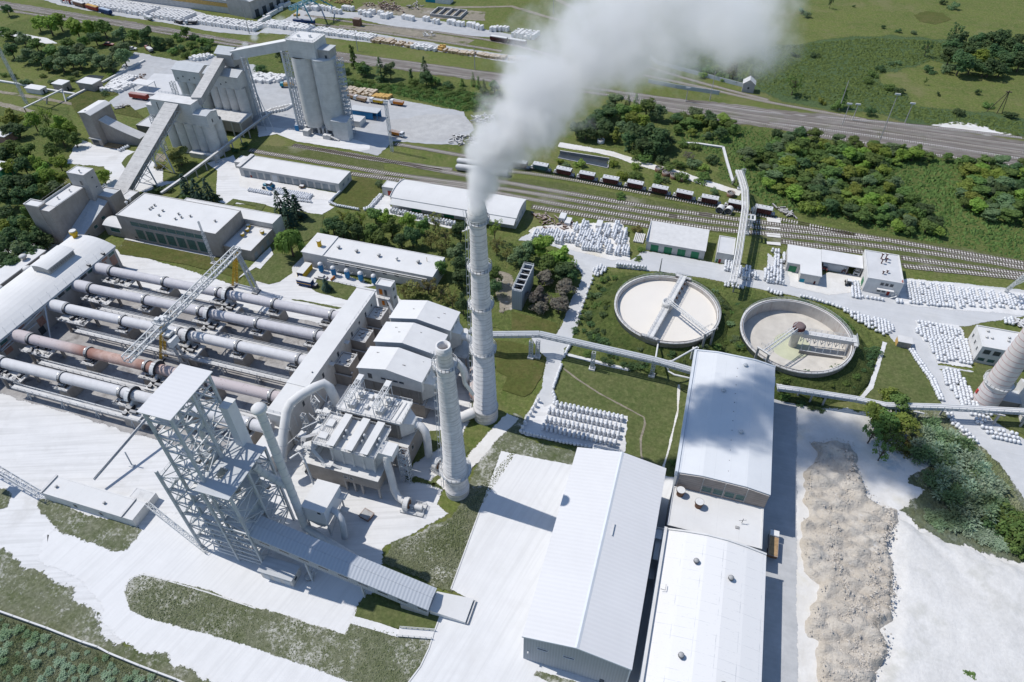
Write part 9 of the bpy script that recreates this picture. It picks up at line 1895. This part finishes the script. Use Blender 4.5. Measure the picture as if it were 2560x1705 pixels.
for c, (r0, r1), n, sd, des in ((T1,(20.8,29),50,8,'leafy low bush on the bank of the full tank'),(T2,(20.8,28),44,9,'leafy low bush on the bank of the empty tank')):
 rr = random.Random(sd)
 for i in range(n):
  a, r = rr.uniform(0,2*pi), rr.uniform(r0,r1); x, y = c[0]+cos(a)*r, c[1]+sin(a)*r
  if hypot(x-T1[0],y-T1[1]) < 20.6 or hypot(x-T2[0],y-T2[1]) < 20.6 or (11 < x < 38 and y < 175.5): continue
  h = rr.uniform(1.1,2.4); tree_at((x,y), U_, rr.choice((md,md,dk,md,gy)), h, h*rr.uniform(1.7,2.4), des, 'bushes on the bank of '+('the full tank' if c is T1 else 'the empty tank'), z0=max(0,4.4*(1-(r-r0)/(r1-r0))*.95-.2))
scatter(PL('22',(760,10),(1150,110),(1290,200),(1100,260),(820,190))+PL('12',(1000,1568),(700,1568),(720,1480)), 34, 'dense ivy like bushes covering the slope below the full tank', 'bushes below the full tank', [(U_,dk),(U_,gy),(U_,md)], ((1.2,2.2),(2,2.8)), None, 10, .3, 2.4, 'ivy_cover')
scatter(PL('23',(100,330),(560,500),(850,420),(1000,120),(900,60),(700,250),(400,300)), 40, 'dark low bushes covering the slope below the empty tank', 'bushes below the empty tank', [(U_,dk),(U_,md)], ((1.2,2.4),(1.8,2.6)), None, 11, .4, 2.6, 'ivy_cover')
scatter(PL('12',(560,1500),(700,1200),(860,960),(950,1000),(830,1400),(760,1568)), 26, 'low bush on the bank left of the full tank', 'bushes left of the full tank', [(U_,md),(U_,dk)], ((1,2),(1.8,2.4)), None, 12, .5, 2.6)
scatter(PL('30',(0,980),(430,1110),(900,1310),(1300,1480),(1500,1568),(0,1568)), 44, 'pale silvery weed clumps below the concrete fence', 'weed clumps below the fence', [(SI,si),(SI,'leaf_grey'),(SI,si)], ((.6,1.4),(1.8,2.6)), None, 13, .1, 2.0, 'weed_cover')
trees('22','small bush at the end of the long lawn','bushes at the lawn end',(1490,1110,U_,md,1.5,3),(690,110,U_,md,1.6,4)); trees('33','weed bush on the pale slope','weeds on the pale slope',(1850,1520,U_,md,1.4,4)); trees('12','shrub by the pale pipe stack','shrubs by the pipe stack',(1150,530,U_,ol,2.5,6),(1190,720,U_,md,2,4),(1160,800,U_,md,1.6,4))
trees('23','low dark hedge bush under the low pipe rack','hedge under the rack',(300,560,U_,dk,1.4,4),(400,590,U_,dk,1.4,4),(480,610,U_,dk,1.3,4))
def tufts(name, poly, n, s, leaf, seed, lab, hgt=1.0, z=.1):
 rr = random.Random(seed); xs = [p[0] for p in poly]; ys = [p[1] for p in poly]; vs, fs = [], []; k = 0
 while k < n:
  x, y = rr.uniform(min(xs),max(xs)), rr.uniform(min(ys),max(ys))
  if not inside((x,y), poly): continue
  k += 1; a = rr.uniform(0,6.28); q = s*rr.uniform(.5,1.3)*(1+.5*noise.noise(Vector((x*.05,y*.05,2)))); d = Vector((cos(a),sin(a),0))*q; e = Vector((-sin(a),cos(a),0))*q*.6; b = Vector((x,y,z)); o = len(vs)
  vs += [b-d,b-e,b+d,b+e,b+Vector((rr.uniform(-.3,.3)*q,rr.uniform(-.3,.3)*q,q*hgt*rr.uniform(.6,1.2)))]; fs += [(o,o+1,o+4),(o+1,o+2,o+4),(o+2,o+3,o+4),(o+3,o,o+4)]
 mb = MB(); mb.add(vs, fs); one(mb, name, leaf, lab, 'ground cover', kind='stuff')
tufts('reed_cover', PL('02',(1300,420),(2350,430))+PL('03',(300,410),(900,350),(1400,370),(2350,440),(2350,640),(2200,650),(1500,560),(950,680),(1000,760),(1250,870),(1350,980),(1900,1050),(2350,1120),(2350,1280),(1900,1150),(1500,1140),(800,1000),(300,900),(0,850))+PL('02',(2100,700),(1400,560)), 8000, 1.3, 'leaf_mid', 1, 'rough dark green reeds covering the upper right field', .45)
tufts('scrub_cover', PL('02',(1500,1060),(2350,1200))+PL('03',(0,1240),(700,1330),(1400,1440),(2500,1600))+PL('13',(2500,870),(1900,720),(1300,620),(700,460),(0,330))+PL('12',(2250,230),(1900,60))+PL('02',(1900,1480),(1480,1230)), 7000, 1.0, 'leaf_mid', 2, 'low green scrub between the bushes of the thicket', .8)
tufts('scrub_cover', PL('01',(820,720),(1100,770),(1700,820),(2300,890),(2330,1010),(1900,1020),(1500,920),(1250,860),(820,800)), 3500, 1.0, 'leaf_mid', 3, 'low green scrub in the hedge belt above the silo yard', .8)
tufts('grass_tufts', isl, 6000, .30, 'tuft_dusty', 4, 'dusty tufts of grass on the long lawn island', .8, .15)
tufts('grass_tufts', PL('31',(1190,460),(1250,340),(1500,210),(1700,160),(1850,0))+PL('22',(0,1010),(460,1130),(40,1020))+PL('31',(2040,0),(1790,710),(1670,690)), 5000, .3, 'tuft_dusty', 5, 'dusty weeds on the bank beside the gable yard', .9, .19)
tufts('grass_tufts', PL('30',(0,980),(430,1110),(900,1310),(1300,1480),(1500,1568),(0,1568)), 6000, .4, 'tuft_dusty', 6, 'pale tangled weeds below the concrete fence', .9, .15)
tufts('grass_tufts', PL('23',(1200,620),(1600,600),(1760,860),(2000,1010),(2200,1250),(2350,1568),(2000,1420),(1850,1450),(1350,1300),(1500,1100),(1350,1000),(1250,720)), 4000, .4, 'tuft_dusty', 8, 'weedy ground under the silver shrubs', .9, .2)
# limestone heaps and pale slope
def poly_dist(p, poly):
 best = 1e9; n = len(poly)
 for i in range(n):
  a, b = poly[i], poly[(i+1)%n]; dx, dy = b[0]-a[0], b[1]-a[1]; t = max(0,min(1,((p[0]-a[0])*dx+(p[1]-a[1])*dy)/(dx*dx+dy*dy+1e-9))); best = min(best, hypot(p[0]-a[0]-t*dx,p[1]-a[1]-t*dy))
 return best if inside(p, poly) else -best
def terrain(name, m, poly, hf, step=.6, fade=2.5):
 xs = [p[0] for p in poly]; ys = [p[1] for p in poly]; x0, y0 = min(xs)-2, min(ys)-2; nx, ny = int((max(xs)-x0+2)/step), int((max(ys)-y0+2)/step); idx = {}; vs = []; fs = []
 for j in range(ny+1):
  for i in range(nx+1):
   x, y = x0+i*step, y0+j*step; d = poly_dist((x,y), poly)+noise.noise(Vector((x*.3,y*.3,1)))*1.4
   if d > -.8: idx[i,j] = len(vs); f = max(0,min(1,(d+.3)/fade)); vs.append((x,y,.02+hf(x,y)*f if d > -.3 else -.2))
 for (i,j) in list(idx):
  q = [(i,j),(i+1,j),(i+1,j+1),(i,j+1)]
  if all(k in idx for k in q): fs.append(tuple(idx[k] for k in q))
 ob = MB().add(vs, fs, True).build(name, m); ob['kind'] = 'structure'; return ob
HP = PL('23',(370,930),(560,930),(750,960),(800,1030),(790,1130),(870,1300),(940,1450))+PL('33',(1000,-60),(1170,0),(1180,100),(1080,270),(1140,480),(1130,700),(1140,1000),(1000,1080),(1100,1300),(1020,1420),(980,1568),(950,1800),(480,1800),(440,1400),(440,1200),(360,1180),(340,1020),(440,830),(480,670),(330,560),(300,420),(310,250),(300,110),(380,60))+PL('23',(330,1460),(340,1200),(470,1060))
rr_h = random.Random(21); PILES = []
xs_ = [p.x for p in HP]; ys_ = [p.y for p in HP]
for k in range(900):
 x, y = rr_h.uniform(min(xs_),max(xs_)), rr_h.uniform(min(ys_),max(ys_))
 if inside((x,y),HP) and all((x-a)**2+(y-b)**2 > 11 for a, b, c, e in PILES): PILES.append((x,y,rr_h.uniform(1.5,3.0),rr_h.uniform(.5,.75)))
def heap_h(x, y):
 h = .25
 for a, b, c, e in PILES:
  dx, dy = (x-a)*.7, (y-b)*1.35
  if abs(dx) < 5 and abs(dy) < 5: h = max(h, c-e*hypot(dx,dy))
 return h+.35*noise.noise(Vector((x*.5,y*.5,0)))+.34*noise.noise(Vector((x*1.6,y*1.6,5)))+.5
terrain('limestone_heap', 'heap', HP, heap_h, .5, 1.6)
SL = PL('33',(1190,60),(1280,120),(1700,310),(2050,430),(2350,520),(2700,560),(2700,1800),(980,1800),(1020,1430),(1100,1310),(1010,1080),(1150,1000),(1140,480),(1090,280))
def slope_h(x, y):
 q = Vector((x*.045,y*.045,3)); r = abs(noise.noise(Vector(((x+y*.9)*.06,(x-y)*.02,9))))
 return .4+1.0*max(0,noise.noise(q)+.35)+1.5*r+.1*noise.noise(Vector((x*.35,y*.35,1)))+.1*noise.noise(Vector((x*1.4,y*1.4,1)))
terrain('pale_slope', 'pale_slope', SL, slope_h, .7, 4)
rr = random.Random(33); mb = MB(); cnt = 0
def rock(mb, x, y, z, s, rr):
 a = [Vector((rr.uniform(-1,1),rr.uniform(-1,1),rr.uniform(-1,1))).normalized()*s*rr.uniform(.7,1.1) for _ in range(1)]
 base = [(1,0,0),(-1,0,0),(0,1,0),(0,-1,0),(0,0,1),(0,0,-1),(.6,.6,.5),(-.6,.6,.4),(.6,-.6,.4),(-.6,-.6,.5)]
 v = [Vector((p[0]*s*rr.uniform(.6,1.1)+x,p[1]*s*rr.uniform(.6,1.1)+y,p[2]*s*rr.uniform(.5,.9)+z)) for p in base]
 mb.add(v, [(4,0,6),(4,6,2),(4,2,7),(4,7,1),(4,1,9),(4,9,3),(4,3,8),(4,8,0),(0,6,5),(6,2,5),(2,7,5),(7,1,5),(1,9,5),(9,3,5),(3,8,5),(8,0,5)])
rl_ = [PL('33',(1130,0),(1090,250),(960,480),(960,700),(980,900),(950,1010)),PL('33',(880,870),(640,1000),(830,960)),PL('33',(600,100),(580,400),(680,700),(720,830)),PL('33',(1060,1180),(1060,1280),(880,1360),(860,1460)),PL('23',(690,960),(760,1200),(700,1500)),PL('33',(820,1180),(760,1280),(850,1450),(760,1560)),PL('33',(1120,650),(1100,900))]
for line in rl_:
 for a, b in zip(line, line[1:]):
  n = int((b-a).length*9)
  for i in range(n):
   p = a.lerp(b,rr.random()); x, y = p.x+rr.gauss(0,.9), p.y+rr.gauss(0,.9); s = abs(rr.gauss(0,.2))+.08; rock(mb, x, y, heap_h(x,y)+s*.25, min(s,.75), rr)
k = 0
while k < 2200:
 x, y = rr.uniform(min(xs_),max(xs_)), rr.uniform(min(ys_),max(ys_))
 if inside((x,y),HP) and noise.noise(Vector((x*.15,y*.15,4))) > -.15: k += 1; s = abs(rr.gauss(0,.13))+.06; rock(mb, x, y, heap_h(x,y)+s*.2, min(s,.5), rr)
one(mb, 'limestone_rocks', 'rock', 'loose limestone rocks strewn over the heaps', 'rocks', kind='stuff')
# smoke
def smoke(name, label, cs, dens, amp, sc1, sc2, step):
 t = NT(name); pos = t.geo.outputs['Position']; cur = None
 n1 = t.noise(sc1, 4, .6); n2 = t.noise(sc2, 3, .6, None, (5,9,2))
 for (x,y,z,r) in cs:
  v = t.n('ShaderNodeVectorMath', operation='DISTANCE'); t.l(pos, v.inputs[0]); v.inputs[1].default_value = (x,y,z)
  d = t.math('SUBTRACT', 1.0, t.math('DIVIDE', v.outputs['Value'], r)); cur = d if cur is None else t.math('SMOOTH_MAX', cur, d, .12)
 nz = t.math('MULTIPLY', t.math('SUBTRACT', t.math('ADD', t.math('MULTIPLY', n1, .62), t.math('MULTIPLY', n2, .38)), .5), amp)
 dd = t.mr(t.math('ADD', cur, nz), .05, .55, 0, 1)
 fall = t.mr(t.xyz(pos)[2], dens[2], dens[3], dens[0], dens[1])
 pv = t.n('ShaderNodeVolumePrincipled'); pv.inputs['Color'].default_value = (.97,.97,.98,1); pv.inputs['Anisotropy'].default_value = .2
 t.l(t.math('MULTIPLY', t.math('MULTIPLY', dd, dd), fall), pv.inputs['Density']); t.l(pv.outputs[0], t.out.inputs['Volume'])
 M[name] = t.m
 try: t.m.cycles.volume_step_rate = step
 except Exception: pass
 import bmesh
 bm = bmesh.new()
 for (x,y,z,r) in cs:
  for k in range(26):
   f = (k+.5)/26; ph = k*2.39996; q = (1-(1-2*f)**2)**.5; bm.verts.new((x+r*1.18*q*cos(ph),y+r*1.18*q*sin(ph),z+r*1.18*(1-2*f)))
 r_ = bmesh.ops.convex_hull(bm, input=bm.verts); bmesh.ops.delete(bm, geom=[v for v in bm.verts if not v.link_faces], context='VERTS')
 bm.verts.index_update(); mb = MB(); mb.add([v.co.copy() for v in bm.verts], [tuple(v.index for v in f.verts) for f in bm.faces]); bm.free()
 one(mb, name, name, label, 'smoke', tuple(cs[0][:3]), kind='stuff')
PPX = [(1193,512,83,2.6),(1197,480,85.5,3.2),(1208,440,89,4.8),(1232,395,93,6.4),(1262,345,97.5,8.4),(1300,290,102,10.2),(1340,235,106,12),(1385,180,110.5,13.2),(1440,125,114,14.5),(1510,70,117.5,16),(1600,40,120,15.5),(1690,40,122,15),(1780,30,124,14),(1850,55,125,12.5)]
smoke('smoke_plume', 'white smoke billowing from the tallest chimney and drifting to the top right', [tuple(S(a,b,z))[:3]+(r*1.12,) for a, b, z, r in PPX], (.8,.14,84,114), 2.5, .07, .22, .12)
q0 = W('sil',470,350,32)
smoke('steam_wisp', 'thin wisp of steam beside the elevator house roof', [(q0.x,q0.y,q0.z,1.6),(q0.x+2.5,q0.y+4,q0.z+3,2.4),(q0.x+6,q0.y+9,q0.z+6,3.4),(q0.x+11,q0.y+15,q0.z+9,4.2),(q0.x+16,q0.y+22,q0.z+11,4.4)], (.35,.10,32,43), 1.6, .25, .7, .3)
